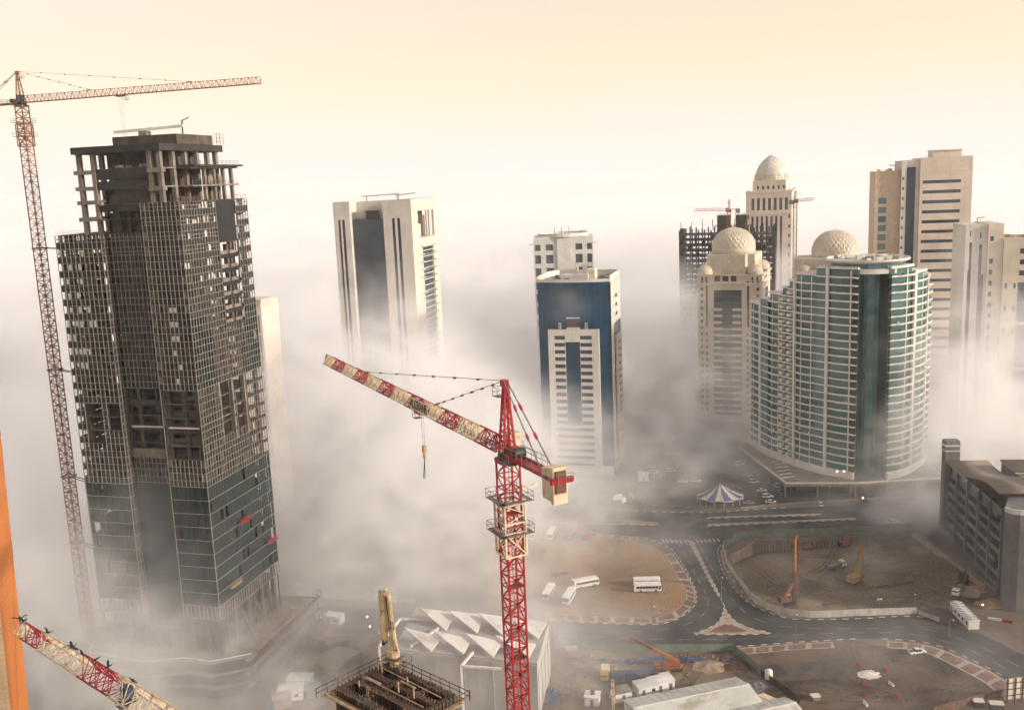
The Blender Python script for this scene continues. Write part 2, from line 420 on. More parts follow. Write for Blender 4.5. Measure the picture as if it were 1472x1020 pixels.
pw = MB(); n = len(PIT_RIM)
for i in range(n):
    a, b = PIT_RIM[i], PIT_RIM[(i + 1) % n]; c, d = pit_in[i], pit_in[(i + 1) % n]
    pw.add([(a[0], a[1], 0), (b[0], b[1], 0), (d[0], d[1], -6.5), (c[0], c[1], -6.5)], [(0, 1, 2, 3)])
o = pw.build('pit_wall', M['sand_pile']); o['kind'] = 'structure'

# carriageways
AV_N = [(-900, 424)] + [tuple(p[:2]) for p in GL([(700, 722), (798, 727), (931, 735), (1015, 737), (1069, 733), (1213, 726), (1354, 716)])] + [(900, 424)]
AV_S = [(900, 390)] + [tuple(p[:2]) for p in GL([(1380, 752), (1314, 757), (1180, 764), (1090, 766), (1058, 771), (1040, 779)])]
ST_R = smooth_line(GL([(1040, 779), (1032, 790), (1034, 806), (1045, 831), (1066, 857), (1086, 872), (1120, 885), (1150, 890), (1231, 889), (1320, 886), (1385, 903), (1421, 916), (1472, 941)]), 5)
ST_R += [Vector((185, 262)), Vector((260, 200))]
ST_N = [Vector((245, 170)), Vector((165, 238))] + list(reversed(smooth_line(GL([(431, 903), (600, 914), (781, 923), (863, 928), (941, 930), (1054, 929), (1140, 923), (1226, 918), (1272, 918), (1315, 921), (1353, 929), (1403, 951), (1441, 971), (1466, 984)]), 4)))
ST_N += [Vector((-150, 322)), Vector((-400, 372)), Vector((-400, 395)), Vector((-150, 345))]
ST_L = list(smooth_line(GL([(431, 866), (600, 880), (785, 891), (872, 896), (938, 897), (972, 890), (997, 872), (1001, 852), (990, 826), (976, 803), (962, 787), (938, 776), (918, 771)]), 5))
AV_SL = [tuple(p[:2]) for p in GL([(918, 771), (860, 765), (803, 760), (700, 754)])] + [(-900, 390)]
sheet('avenue', AV_N + [p for p in AV_S] + list(reversed([tuple(p) for p in []])) + [tuple(G(918, 771)[:2])] + AV_SL[1:], .02, 'asphalt')
sheet('street', [tuple(p) for p in ST_R] + [tuple(p) for p in ST_N] + [tuple(p) for p in ST_L], .028, 'asphalt')
# lots
SAND_IN = GL([(700, 872), (768, 880), (872, 886), (930, 888), (968, 878), (987, 862), (984, 845), (972, 826), (955, 796), (938, 784), (905, 775), (800, 766), (700, 760)])
sheet('sand_lot', SAND_IN, .012, 'sand')
sheet('parking_lot', [tuple(p[:2]) for p in GL([(905, 728), (1000, 732), (1068, 729), (1134, 722), (1120, 690), (1070, 640), (1040, 610), (930, 610), (905, 670)])], .012, 'old_asphalt')
sheet('forecourt', [tuple(p[:2]) for p in GL([(1134, 722), (1354, 712), (1500, 700), (1500, 650), (1400, 640), (1340, 640), (1120, 690)])], .014, 'old_asphalt')
sheet('site_yard', [tuple(p[:2]) for p in GL([(430, 910), (600, 920), (781, 930), (941, 937), (1055, 936), (1085, 968), (1150, 1010), (1180, 1100), (760, 1120), (420, 1100)])], .012, 'yard')
sheet('dirt_lot', [tuple(p[:2]) for p in GL([(1060, 938), (1140, 932), (1226, 927), (1300, 928), (1345, 938), (1395, 960), (1440, 985), (1472, 1005), (1500, 1100), (1180, 1100), (1150, 1010), (1085, 968)])], .016, 'dirt')
sheet('old_tarmac', [tuple(p[:2]) for p in GL([(1068, 958), (1130, 952), (1200, 950), (1212, 962), (1208, 973), (1150, 977), (1100, 981), (1090, 972)])], .026, 'old_asphalt')
sheet('verge', [tuple(p[:2]) for p in GL([(790, 722), (918, 730), (925, 722), (905, 700), (850, 697), (790, 700)])], .016, 'grass')

# medians and islands: low kerbed slabs
def island(name, pts, mat, h=.14):
    o = MB().prism([tuple(p[:2]) for p in pts], 0, h).build(name, M[mat]); o['kind'] = 'structure'; return o
island('median', GL([(801, 744), (860, 747), (893, 747), (893, 753), (860, 753), (801, 751)]), 'grass')
island('median', GL([(895, 747), (940, 750), (947, 752), (945, 755), (895, 753.5)]), 'sand')
island('median', GL([(1018, 742.5), (1180, 738), (1180, 740.5), (1018, 745)]), 'paver_pale')
island('median', GL([(1018, 753), (1230, 744), (1230, 746.5), (1018, 756)]), 'paver_pale')
island('median', GL([(1003, 741), (1014, 752), (1019, 762), (1022, 768), (1012, 769), (1004, 754), (996, 741)]), 'old_asphalt')
SM_A = GL([(989, 777), (1002, 800), (1016, 828), (1028, 850), (1038, 864)]); SM_B = GL([(1040, 868), (1033, 851), (1021, 828), (1007, 800), (996, 777)])
island('median', SM_A + SM_B, 'paver_pale')
TRI = smooth_line(GL([(1041, 870), (1046, 880), (1058, 893), (1080, 903), (1108, 910), (1050, 912), (1000, 911), (1012, 905), (1030, 896), (1038, 884), (1041, 870)]), 4)[:-1]
island('traffic_island', TRI, 'paver_pale')
sheet('island_paving', GL([(1041, 897), (1052, 898), (1075, 907), (1050, 909.5), (1018, 908.5), (1034, 900)], 0), .15, 'paver_red')

# kerbs: alternating dark and pale stones laid as separate blocks
kerb_w = MB().box(-.95, .95, -.15, .15, 0, .15).mesh('kerb_stone'); kerb_w.materials.append(M['kerb_white'])
kerb_b = MB().box(-.95, .95, -.15, .15, 0, .148).mesh('kerb_stone'); kerb_b.materials.append(M['kerb_black'])
def kerb(label_line, step=2.0, z=.02):
    root = bpy.data.objects.new('kerb', None); COL.objects.link(root); root['kind'] = 'structure'
    for i, (p, d) in enumerate(along(label_line, step)):
        o = bpy.data.objects.new('kerb_stone', kerb_b if i % 2 else kerb_w); COL.objects.link(o); o.parent = root
        o.location = (p.x, p.y, z); o.rotation_euler = (0, 0, math.atan2(d.y, d.x))
kerb([p for p in ST_L if p[1] < 400 and p[0] > 5]); kerb(list(ST_R)[:48]); kerb(TRI + [TRI[0]], 1.9)
kerb(SM_A); kerb(SM_B)
kerb(GL([(800, 727), (931, 735), (1015, 737), (1069, 733), (1134, 729)])); kerb(GL([(1018, 745), (1180, 740.5)])); kerb(GL([(1018, 756), (1230, 746.5)])); kerb(GL([(801, 751), (893, 753), (945, 755)]))
kerb(smooth_line(GL([(785, 923), (863, 928), (941, 930), (1054, 929), (1140, 923), (1226, 918)]), 4), 2.0)
kerb(smooth_line(GL([(1272, 918), (1315, 921), (1353, 929), (1403, 951), (1441, 971), (1466, 984)]), 4), 2.0)

# pavements: pale border with red brick panels, each panel a slab of its own
def pavement(inner, outer, n0, gap=.12):
    """strip between two polylines cut into n0 red panels"""
    A = smooth_line(inner, 8); B = smooth_line(outer, 8)
    o = MB()
    m = min(len(A), len(B)); A = A[:m]; B = B[:m]
    o.add([(p[0], p[1], .10) for p in A] + [(p[0], p[1], .10) for p in B], [(i, i + 1, m + i + 1, m + i) for i in range(m - 1)])
    root = o.build('pavement', M['paver_pale']); root['kind'] = 'structure'
    def at(L, t): f = t * (m - 1); i = min(int(f), m - 2); return L[i].lerp(L[i + 1], f - i)
    for k in range(n0):
        t0, t1 = (k + gap) / n0, (k + 1 - gap) / n0
        q = [at(A, t0).lerp(at(B, t0), .12), at(A, t1).lerp(at(B, t1), .12), at(A, t1).lerp(at(B, t1), .86), at(A, t0).lerp(at(B, t0), .86)]
        MB().prism([tuple(p) for p in q], .102, .128).build('brick_panel', M['paver_red'], root)
pavement(GL([(768, 880), (820, 883), (872, 886), (936, 888)]), GL([(772, 889.5), (822, 893), (872, 895), (938, 896)]), 7)
pavement(GL([(942, 887.5), (968, 878), (981, 868)]), GL([(944, 895), (974, 888), (995, 872)]), 2)
pavement(GL([(987, 862), (984, 845), (972, 826), (957, 797)]), GL([(999, 866), (999.5, 851), (988, 826), (966, 794)]), 7)
pavement(GL([(1044, 790), (1046, 808), (1054, 829), (1072, 854), (1090, 867), (1120, 879)]), GL([(1036, 790), (1038, 806), (1048, 830), (1069, 856), (1088, 871), (1121, 884)]), 9)
pavement(GL([(1062, 941), (1100, 938), (1140, 934), (1200, 931)]), GL([(1062, 931), (1100, 928), (1140, 925), (1197, 922)]), 5)
pavement(GL([(1275, 931), (1310, 934), (1340, 942), (1380, 962), (1410, 978), (1440, 1000)]), GL([(1275, 921), (1313, 924), (1350, 932), (1399, 953), (1430, 968), (1460, 988)]), 7)
pavement(GL([(918, 777), (880, 773), (820, 768)]), GL([(918, 772.5), (880, 768.5), (820, 763)]), 6)

# painted lines: every dash a thin sheet
def dashes(line, step, L, w=.18, z=.036, name='lane_marking'):
    me = MB().add([(-L / 2, -w / 2, 0), (L / 2, -w / 2, 0), (L / 2, w / 2, 0), (-L / 2, w / 2, 0)], [(0, 1, 2, 3)]).mesh(name); me.materials.append(M['line_paint'])
    root = bpy.data.objects.new('road_markings', None); COL.objects.link(root); root['kind'] = 'structure'
    for p, d in along(line, step):
        o = bpy.data.objects.new(name, me); COL.objects.link(o); o.parent = root; o.location = (p.x, p.y, z); o.rotation_euler = (0, 0, math.atan2(d.y, d.x))
dashes(smooth_line(GL([(976, 783), (990, 806), (1003, 832), (1016, 856), (1016, 876), (1000, 890), (975, 900), (930, 906), (860, 905), (785, 901)]), 6), 9, 4.2)
dashes(smooth_line(GL([(1010, 790), (1024, 818), (1046, 852), (1072, 880), (1104, 895), (1150, 902), (1240, 903), (1320, 902), (1400, 925), (1460, 955)]), 6), 9, 4.2)
dashes(smooth_line(GL([(781, 912), (941, 918), (1054, 918), (1140, 912), (1240, 909), (1310, 911), (1380, 928), (1450, 962)]), 6), 9, 4.2)
for q in (((800, 735), (931, 741), (985, 743)), ((1022, 749), (1130, 744), (1300, 735)), ((1022, 762), (1130, 757), (1300, 750)), ((800, 756), (930, 763))): dashes(GL(list(q)), 8, 3.2)
stripe = [(G(950 + i * 6.4, 774.5 + i * .25), G(953.4 + i * 6.4, 774.5 + i * .25), G(956.5 + i * 6.4, 779.5 + i * .2), G(952.8 + i * 6.4, 779.5 + i * .2)) for i in range(6)]
stripe += [(G(1000 + i * 6, 775.5 - i * .4), G(1003 + i * 6, 775.5 - i * .4), G(1005 + i * 6, 780 - i * .4), G(1002 + i * 6, 780 - i * .4)) for i in range(6)]
zr = bpy.data.objects.new('zebra_crossing', None); COL.objects.link(zr); zr['kind'] = 'structure'
for q in stripe: MB().add([(p.x, p.y, .037) for p in q], [(0, 1, 2, 3)]).build('stripe', M['line_paint'], zr)
# ---------------------------------------------------------------- the unfinished tower
def unfinished_tower():
    rnd = random.Random(11)
    T = thing('unfinished_tower', 'tall unfinished dark tower with open concrete frame on top and gridded facade', 'tower', (-87.6, 265, 0), R_(-15))
    FH = 4.0; Z0 = 22.8; NF = 30                        # 30 storeys of facade above the podium: top 142.8
    XL, XA, XB = -40.4, -25.6, -12.0; D = 35.5; REC = 2.6
    ztop = Z0 + NF * FH
    nL = 28                                              # left bay stops lower
    # concrete back structure: slab for every storey, core, columns behind the facade
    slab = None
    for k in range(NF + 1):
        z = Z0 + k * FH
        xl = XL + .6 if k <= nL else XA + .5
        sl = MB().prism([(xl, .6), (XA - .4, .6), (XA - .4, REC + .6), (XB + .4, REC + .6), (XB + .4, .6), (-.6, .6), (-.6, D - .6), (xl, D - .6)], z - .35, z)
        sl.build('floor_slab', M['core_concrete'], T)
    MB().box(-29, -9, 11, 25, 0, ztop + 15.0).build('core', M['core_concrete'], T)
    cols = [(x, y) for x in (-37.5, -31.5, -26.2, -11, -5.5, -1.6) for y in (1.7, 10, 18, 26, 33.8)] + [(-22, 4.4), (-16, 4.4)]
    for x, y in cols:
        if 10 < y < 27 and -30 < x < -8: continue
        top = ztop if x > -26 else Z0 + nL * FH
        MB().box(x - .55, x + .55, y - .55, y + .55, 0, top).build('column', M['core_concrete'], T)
    # faces: (origin, direction, width, bays, first, last storey)
    faces = dict(
        left=((XL, 0, 0), (1, 0, 0), XA - XL, 10, 0, nL),
        ret=((XA, 0, 0), (0, 1, 0), REC, 2, 0, nL),
        mid=((XA, REC, 0), (1, 0, 0), XB - XA, 10, 0, nL),
        right=((XB, 0, 0), (1, 0, 0), -XB, 9, 0, NF),
        side=((0, 0, 0), (0, 1, 0), D, 26, 0, NF),
        rret=((XB, REC, 0), (0, -1, 0), REC, 2, 0, NF),
        west=((XL, D, 0), (0, -1, 0), D, 26, 0, nL),
    )
    MECH = (12, 17)                                      # open mechanical storeys
    GLASS_TOP = 10                                       # storeys glazed from below
    npane = 0; extra = {}
    def put(face, o, ux, x0, x1, z0, z1, mat, d, name):
        nonlocal npane
        if npane < 300 and face != 'west':
            pane(T, o, ux, x0, x1, z0, z1, mat, d, name); npane += 1
        else:
            u = Vector(ux); inn = Vector((-u.y, u.x, 0)); P = Vector(o) + u * x0 + inn * d; Q = Vector(o) + u * x1 + inn * d
            extra.setdefault(mat, MB()).add([P + Z3 * z0, Q + Z3 * z0, Q + Z3 * z1, P + Z3 * z1], [(0, 1, 2, 3)])
    def is_open(face, k, i, nb):
        if face == 'side':
            t = (i + .5) / nb
            if .50 < t < .80 and k >= 21: return 'bay'
            if 13 <= k <= 15 and (.30 < t < .50 or .54 < t < .72): return 'void'
            if k == 16 and .26 < t < .72: return 'bay'
        if face in ('mid', 'right') and MECH[0] <= k < MECH[1]: return 'void'
        if face in ('left', 'ret') and 13 <= k <= 15 and i >= 2 and i != 6: return 'void' if k > 13 or i < 6 else ''
        return ''
    for fn, (o, ux, W, nb, k0, k1) in faces.items():
        u = Vector(ux); out = Vector((u.y, -u.x, 0)); o = Vector(o); bw = W / nb
        for k in range(k0, k1):
            z = Z0 + k * FH; mul = MB(); anyb = False
            op = [is_open(fn, k, i, nb) for i in range(nb)]
            glazed = k < GLASS_TOP
            # aluminium grid of the storey
            if not (fn == 'mid' and k < GLASS_TOP):
                for i in range(nb + 1):
                    l = op[i - 1] if i > 0 else ''; r = op[i] if i < nb else ''
                    if (l or i == 0) and (r or i == nb) and (l or r): continue
                    if glazed and not (i in (0, nb) or (k == 0)): continue
                    p = o + u * (i * bw)
                    mul.bar(p + Z3 * (z - .02), p + Z3 * (z + FH - .02), .17, .2, up=out); anyb = True
                i = 0
                while i < nb:
                    if op[i]: i += 1; continue
                    j = i
                    while j < nb and not op[j]: j += 1
                    for zz in ((z + .1, z + 1.9, z + 2.9) if not glazed else (z + .1,)):
                        if zz > z + 2 and k < 26: continue
                        mul.bar(o + u * (i * bw) + Z3 * zz + out * .02, o + u * (j * bw) + Z3 * zz + out * .02, .12, .16)
                        anyb = True
                    i = j
            if anyb: mul.build('mullion_grid', M['mullion'], T, kind='stuff')
            # dark spandrel band of the storey, and what stands behind the grid
            i = 0
            while i < nb and not glazed:
                if op[i]: i += 1; continue
                j = i
                while j < nb and not op[j]: j += 1
                low = fn in ('side',) and k < 21
                inn = -out * .1
                a, c = o + u * (i * bw + .05) + inn, o + u * (j * bw - .05) + inn
                MB().add([a + Z3 * (z + .15), c + Z3 * (z + .15), c + Z3 * (z + (1.1 if low else 1.85)), a + Z3 * (z + (1.1 if low else 1.85))], [(0, 1, 2, 3)]).build('spandrel', M['black_panel'], T)
                i = j
            for i in range(nb):
                x0, x1 = i * bw + .1, (i + 1) * bw - .1; t = (i + .5) / nb
                if op[i]: continue
                if glazed:
                    if fn == 'mid': continue
                    if k == 0: continue
                    if rnd.random() < (.06 if fn != 'left' else .12): continue
                    put(fn, o, ux, x0 - .04, x1 + .04, z + .16, z + FH - .04, 'green_glass', .1 + rnd.uniform(-.03, .03), 'glass_panel')
                else:
                    if fn == 'side' and ((t < .28 and 17 <= k <= 21 - int(t * 7)) or (t > .74 and 17 <= k <= 22 + (1 if t < .9 else 0) - 1)):
                        if rnd.random() < .92: put(fn, o, ux, x0, x1, z + .16, z + FH - .04, 'green_glass', .08, 'glass_panel')
                    elif fn in ('left', 'ret') and 17 <= k < 27 and i < 7 and rnd.random() < .62 - .06 * i:
                        put(fn, o, ux, x0 + rnd.uniform(0, .25), x1 - rnd.uniform(0, .3), z + 1.95 + rnd.uniform(0, .3), z + FH - .05 - rnd.uniform(0, .3), 'plastic_film', .32, 'plastic_sheet')
                    elif fn == 'side' and k >= 24 and rnd.random() < (.34 if k > 27 else .22) and (t < .5 or t > .8):
                        put(fn, o, ux, x0 + rnd.uniform(0, .3), x1 - rnd.uniform(0, .3), z + 1.3 + rnd.uniform(0, .8), z + FH - .5 - rnd.uniform(0, .6), 'plastic_film', .3, 'plastic_sheet')
                    elif fn == 'right' and 17 <= k <= 22 and 4 <= i <= 5 and rnd.random() < .6:
                        put(fn, o, ux, x0, x1 - .2, z + 1.3, z + FH - .6, 'plastic_film', .3, 'plastic_sheet')
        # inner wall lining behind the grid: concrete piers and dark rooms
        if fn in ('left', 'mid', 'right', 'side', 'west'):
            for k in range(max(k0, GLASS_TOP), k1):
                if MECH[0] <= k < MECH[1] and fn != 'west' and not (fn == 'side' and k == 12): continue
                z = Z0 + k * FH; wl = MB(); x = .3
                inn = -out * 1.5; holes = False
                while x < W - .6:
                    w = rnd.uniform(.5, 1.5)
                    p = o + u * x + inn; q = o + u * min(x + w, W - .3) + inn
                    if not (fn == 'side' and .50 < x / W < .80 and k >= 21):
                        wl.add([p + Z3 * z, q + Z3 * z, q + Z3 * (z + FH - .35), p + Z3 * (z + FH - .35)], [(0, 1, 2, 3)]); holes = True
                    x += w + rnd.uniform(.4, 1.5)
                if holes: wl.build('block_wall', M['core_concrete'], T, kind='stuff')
    # recessed bay in the side face with balconies between dark panels
    MB().box(-1.0, -.15, D * .505, D * .795, Z0 + 27 * FH, ztop - .3).build('dark_panel', M['black_panel'], T)
    for k in range(21, 27):
        z = Z0 + k * FH
        MB().box(-.9, -.1, D * .505, D * .795, z - .9, z + .25).build('dark_panel', M['black_panel'], T)
        MB().box(-.8, -.3, D * .53, D * .63, z + .25, z + 1.3).build('parapet', M['concrete'], T)
        MB().box(-.8, -.3, D * .67, D * .78, z + .25, z + 1.2).build('parapet', M['concrete'], T)
        MB().box(-1.6, -.4, D * .63, D * .66, z + .25, z + 3.1).build('pier', M['core_concrete'], T)
    # glazed centre strip, a pane for each storey
    for k in range(0, GLASS_TOP):
        z = Z0 + k * FH
        pane(T, (XA, REC, 0), (1, 0, 0), .25, XB - XA - .25, z + .02, z + FH - .03, 'centre_glass', .05, 'glass_band')
    # deep beams and walls at the open mechanical storeys
    zm = Z0 + 12 * FH
    MB().box(XA, XB, REC, REC + 1, zm - .5, zm + 2.2).build('beam', M['concrete'], T)
    for x in (XA + .2, XB - .4, -.9):
        MB().box(x, x + .8, .4 if x > -12.5 else REC, 2.2 if x > -12.5 else REC + 1.6, zm, Z0 + 17 * FH).build('column', M['dark_concrete'], T)
    MB().box(XA + 1, -.8, REC - .1 + .4, REC + .9, Z0 + 16 * FH - 1.2, Z0 + 16 * FH + .6).build('beam', M['dark_concrete'], T)
    for i in range(5):
        x = XA + 1.5 + i * 4.2
        MB().box(x, x + .7, REC + .2, REC + 1.2, Z0 + 16 * FH + .6, Z0 + 17 * FH - .4).build('pier', M['dark_concrete'], T)
    MB().box(XA + 1, XB, REC + .3, REC + .6, Z0 + 14.1 * FH, Z0 + 14.1 * FH + .5).build('beam', M['white_clad'], T)
    MB().box(XB + 1, -1.2, .8, 1.2, Z0 + 14.2 * FH, Z0 + 14.2 * FH + .45).build('beam', M['white_clad'], T)
    MB().box(-.7, -.3, .6, D * .45, Z0 + 14.4 * FH, Z0 + 14.4 * FH + .3).build('beam', M['concrete'], T)
    for y in (D * .32, D * .52, D * .72):
        MB().box(-1.5, -.3, y - .5, y + .5, Z0 + 12.5 * FH, Z0 + 17 * FH).build('column', M['concrete'], T)
    # the open frame on top
    ux0, ux1, uy0, uy1 = -31.5, -6.0, 2.0, 31.0
    levels = [ztop + 4.4, ztop + 9.4, ztop + 13.8]
    zl = Z0 + nL * FH
    for x, y in [(ux0, 2.5), (ux0, 12), (ux0, 22), (ux0, 30.5), (-27, 2.5), (-27, 30.5), (-9.2, 2.5), (-6.3, 2.5), (-6.3, 8.5), (-6.3, 14.5), (-6.3, 20.5), (-6.3, 26), (-6.3, 30.5), (-20, 30.5), (-13, 30.5)]:
        MB().box(x - .6, x + .6, y - .6, y + .6, zl if x < -25 else ztop - .2, levels[2]).build('column', M['concrete'], T)
    for y in (17, 22, 27, 31.5):
        MB().box(-2.6, -1.7, y - .45, y + .45, ztop - .2, levels[1] - .2).build('column', M['concrete'], T)
    for zz in (zl + 4.6, zl + 9.2, levels[0] + .6, levels[1]):
        MB().box(ux0 - 1.6, -26.4, 1.6, 3.6, zz - 1.1, zz).build('edge_beam', M['concrete'], T)
        MB().box(ux0 - 1.6, ux0 + 1, 3.7, 31, zz - .6, zz).build('edge_beam', M['concrete'], T)
    for zz in levels[:2]:
        MB().box(-9.8, -5.4, 1.6, 31, zz - .35, zz).build('floor_slab', M['concrete'], T)
        MB().box(-9.8, -5.3, 1.4, 3.4, zz - 1.3, zz - .36).build('edge_beam', M['concrete'], T)
        MB().box(-5.35, -.9, 9, 33.5, zz - .5, zz - .02).build('cantilever_slab', M['concrete'], T)
        MB().box(-30, -10, 24, 31, zz - .4, zz - .01).build('floor_slab', M['concrete'], T)
    MB().box(-5.3, .4, 8.6, 34.4, levels[1] - .05, levels[1] + .5).build('canopy', M['dark_concrete'], T)
    for y in (19, 24.5):
        MB().box(-3.4, -2.2, y, y + 3.4, levels[0] + .1, levels[0] + 2.3).build('parapet', M['concrete'], T)
    for zz, h in ((levels[1] - 2.4, 2.6), (levels[0] - .2, 2.0), (zl + 6.2, 1.6)):
        MB().box(-26.2, -10, 2.1, 2.9, zz - .3, zz + h).build('dark_fascia', M['dark_concrete'], T)
    for i in range(4):
        x = -25.4 + i * 3.9
        MB().box(x, x + 2.1, 5.2, 5.8, zl, zl + 5.6).build('blockwork_pier', M['core_concrete'], T)
    MB().box(-25.6, -11, 5.4, 6.0, zl + 7.4, levels[0] - .3).build('blockwork_wall', M['core_concrete'], T)
    MB().box(-25.6, -11, 8.4, 9.0, levels[0] + 1.9, levels[1] - 2.5).build('blockwork_wall', M['dark_concrete'], T)
    rf = MB().box(ux0 - 1.2, ux1 + 1.2, uy0 - 1.2, uy1 + 1.6, levels[2], levels[2] + 1.9).build('roof_slab', M['dark_concrete'], T)
    MB().box(-25, -4.6, 9, 27, levels[2] + 1.9, levels[2] + 4.6).build('plant_room', M['core_concrete'], T)
    g = MB().bar((-27, 13, levels[2] + 6.2), (-6, 15, levels[2] + 7.0), .9, .7)
    g.build('cleaning_gantry', M['white_clad'], T)
    MB().box(-19, -16.6, 12.6, 15, levels[2] + 4.6, levels[2] + 6.1).build('gantry_base', M['steel'], T)
    MB().bar((-6.4, 15, levels[2] + 4.6), (-6.2, 15, levels[2] + 8.6), .3).bar((-6.2, 15, levels[2] + 8.4), (-4.0, 15, levels[2] + 9.2), .22).build('gantry_post', M['rust'], T)
    # clutter, guard rails and props on the open floors
    for i in range(14):
        x, y = rnd.uniform(-25, -11), rnd.uniform(3.4, 5); h = rnd.uniform(.5, 1.6)
        MB().box(x, x + rnd.uniform(.3, 1.4), y, y + .8, levels[1] + .05, levels[1] + h).build('stacked_material', M[rnd.choice(['tarp_blue', 'plywood', 'steel', 'rust', 'white_clad'])], T)
    def rail(p, q, mat='rust'):
        p, q = Vector(p), Vector(q); mb = MB(); n = max(2, int((q - p).length / 2.2))
        for i in range(n + 1): c = p.lerp(q, i / n); mb.bar(c, c + Z3 * 1.1, .07)
        mb.bar(p + Z3 * 1.1, q + Z3 * 1.1, .07); mb.bar(p + Z3 * .55, q + Z3 * .55, .06)
        mb.build('guard_rail', M[mat], T)
    rail((XL + .2, .3, Z0 + nL * FH), (XA, .3, Z0 + nL * FH)); rail((XB, .3, ztop), (-.2, .3, ztop)); rail((-.3, .3, ztop), (-.3, D - .3, ztop))
    rail((-.6, 9, levels[1] + .5), (-.6, 33.5, levels[1] + .5), 'steel'); rail((-1.4, 9.5, levels[0]), (-1.4, 33, levels[0]), 'steel')
    rail((XL, .3, Z0 + 12.1 * FH), (XA, .3, Z0 + 12.1 * FH)); rail((-27, 2.2, levels[1]), (-10, 2.2, levels[1]), 'rust')
    for i in range(7):
        y = 2 + i * 4.6
        MB().bar((-3.6, y, ztop), (-3.6, y, ztop + 2.0 + rnd.random()), .14).build('prop', M['rust'], T)
    sc = MB()
    for y in (27.2, 29, 30.8):
        for x in (-4.4, -3.2): sc.bar((x, y, levels[2] + 1.9), (x, y, levels[2] + 5.2), .07)
    for zz in (2.9, 4.0, 5.1): sc.bar((-3.2, 27.2, levels[2] + zz), (-3.2, 30.8, levels[2] + zz), .06).bar((-4.4, 27.2, levels[2] + zz), (-4.4, 30.8, levels[2] + zz), .06)
    sc.build('scaffold', M['steel'], T)
    for mat, mb in extra.items(): mb.build('glazing_beyond', M[mat], T, kind='stuff')
    # window-cleaning cradles on the glazed side
    for y, k in ((17, 6), (32, 3), (9, 1.8)):
        z = Z0 + k * FH; c = MB().box(.3, 1.1, y - 2.8, y + 2.8, z, z + .2)
        for yy in (-2.8, -1.4, 0, 1.4, 2.8):
            for xx in (.34, 1.06): c.bar((xx, y + yy, z), (xx, y + yy, z + 1.2), .08)
        for xx in (.34, 1.06): c.bar((xx, y - 2.8, z + 1.2), (xx, y + 2.8, z + 1.2), .08).bar((xx, y - 2.8, z + .65), (xx, y + 2.8, z + .65), .06)
        c.build('work_cradle', M['barrier_red'] if k > 2 else M['plywood'], T)
    # podium: stepped slabs with folded edges, scaffolding along its side
    edge = lambda e: [(XL - 9 - e, -1), (XL - 4, -1 - e * .2), (XL - 1, -6 - e), (-20, -8.5 - e), (-10, -4.2 - e), (-1.5, -5 - e), (8 + e * .6, 1.5), (8 + e * .6, D + 7), (XL - 9 - e, D + 3)]
    for k in range(3):
        z = 1.5 + k * 3.9
        MB().prism(edge(.2 * (4 - k)), z + 2.2, z + 2.75 if k < 2 else z + 2.6).build('podium_slab', M['concrete'], T)
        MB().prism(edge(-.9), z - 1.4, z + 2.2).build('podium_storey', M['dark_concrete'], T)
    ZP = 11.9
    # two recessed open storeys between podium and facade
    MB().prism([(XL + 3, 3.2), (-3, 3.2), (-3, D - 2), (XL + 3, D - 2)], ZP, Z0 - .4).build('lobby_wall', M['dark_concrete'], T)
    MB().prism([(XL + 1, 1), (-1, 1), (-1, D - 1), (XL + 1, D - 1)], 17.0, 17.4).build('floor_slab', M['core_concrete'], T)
    for i in range(10):
        x = XL + .5 + i * (-XL - 1) / 9; MB().box(x - .12, x + .12, .2, .5, ZP, Z0).build('facade_post', M['core_concrete'], T)
        y = .5 + i * (D - 1) / 9; MB().box(-.5, -.2, y - .12, y + .12, ZP, Z0).build('facade_post', M['core_concrete'], T)
    e5 = [(p[0], p[1], ZP) for p in edge(0)]
    tr = MB()
    for a, b in zip(e5[:6], e5[1:7]): tr.bar(Vector(a) + Z3 * .6, Vector(b) + Z3 * .6, .22)
    tr.build('podium_parapet', M['white_clad'], T)
    for i in range(30):
        x, y = rnd.uniform(XL - 3, -4), rnd.uniform(-5.2, -1.2); a = rnd.uniform(-.5, .5); L = rnd.uniform(1, 3.4)
        MB().bar((x, y, ZP + .2), (x + L * math.cos(a), y + L * math.sin(a) * .5, ZP + .2 + rnd.uniform(0, .3)), rnd.uniform(.25, .9), .3).build('stacked_plank', M[rnd.choice(['plywood', 'concrete', 'steel', 'rust'])], T)
    sf = MB()
    for y in range(0, 43, 3):
        for x in (8.9, 10.3): sf.bar((x, y + 1, 0), (x, y + 1, 14.5), .1)
        for z in range(2, 15, 2): sf.bar((8.9, y + 1, z), (10.3, y + 1, z), .08)
        if y % 6 == 0: sf.bar((10.35, y + 1, 1), (10.35, y + 4, 7), .08).bar((10.35, y + 4, 7), (10.35, y + 1, 14), .08)
    for z in range(2, 15, 2):
        for x in (8.9, 10.3): sf.bar((x, 1, z), (x, 43, z), .08)
    sf.build('side_scaffold', M['rust'], T, kind='stuff')
    for z in (4, 8, 12):
        MB().box(8.95, 10.25, 1, 43, z, z + .12).build('scaffold_deck', M['core_concrete'], T)
    MB().box(.2, 8.4, 4, D + 4, ZP + .02, ZP + .8).build('side_terrace', M['concrete'], T)
    for y in (8, 16, 24): MB().tube((7.6, y - 1, ZP + .8), (.7, y + 2.5, Z0 - 1.6), .13).build('raking_prop', M['concrete'], T)
    for k in range(3):
        z = 1.5 + k * 3.9 + 2.8
        for i in range(3): MB().box(8.1, 9.6, -3 + i * 1.6, -1.8 + i * 1.6, z, z + .4).build('edge_board', M['concrete'], T)
    return T
unfinished_tower()
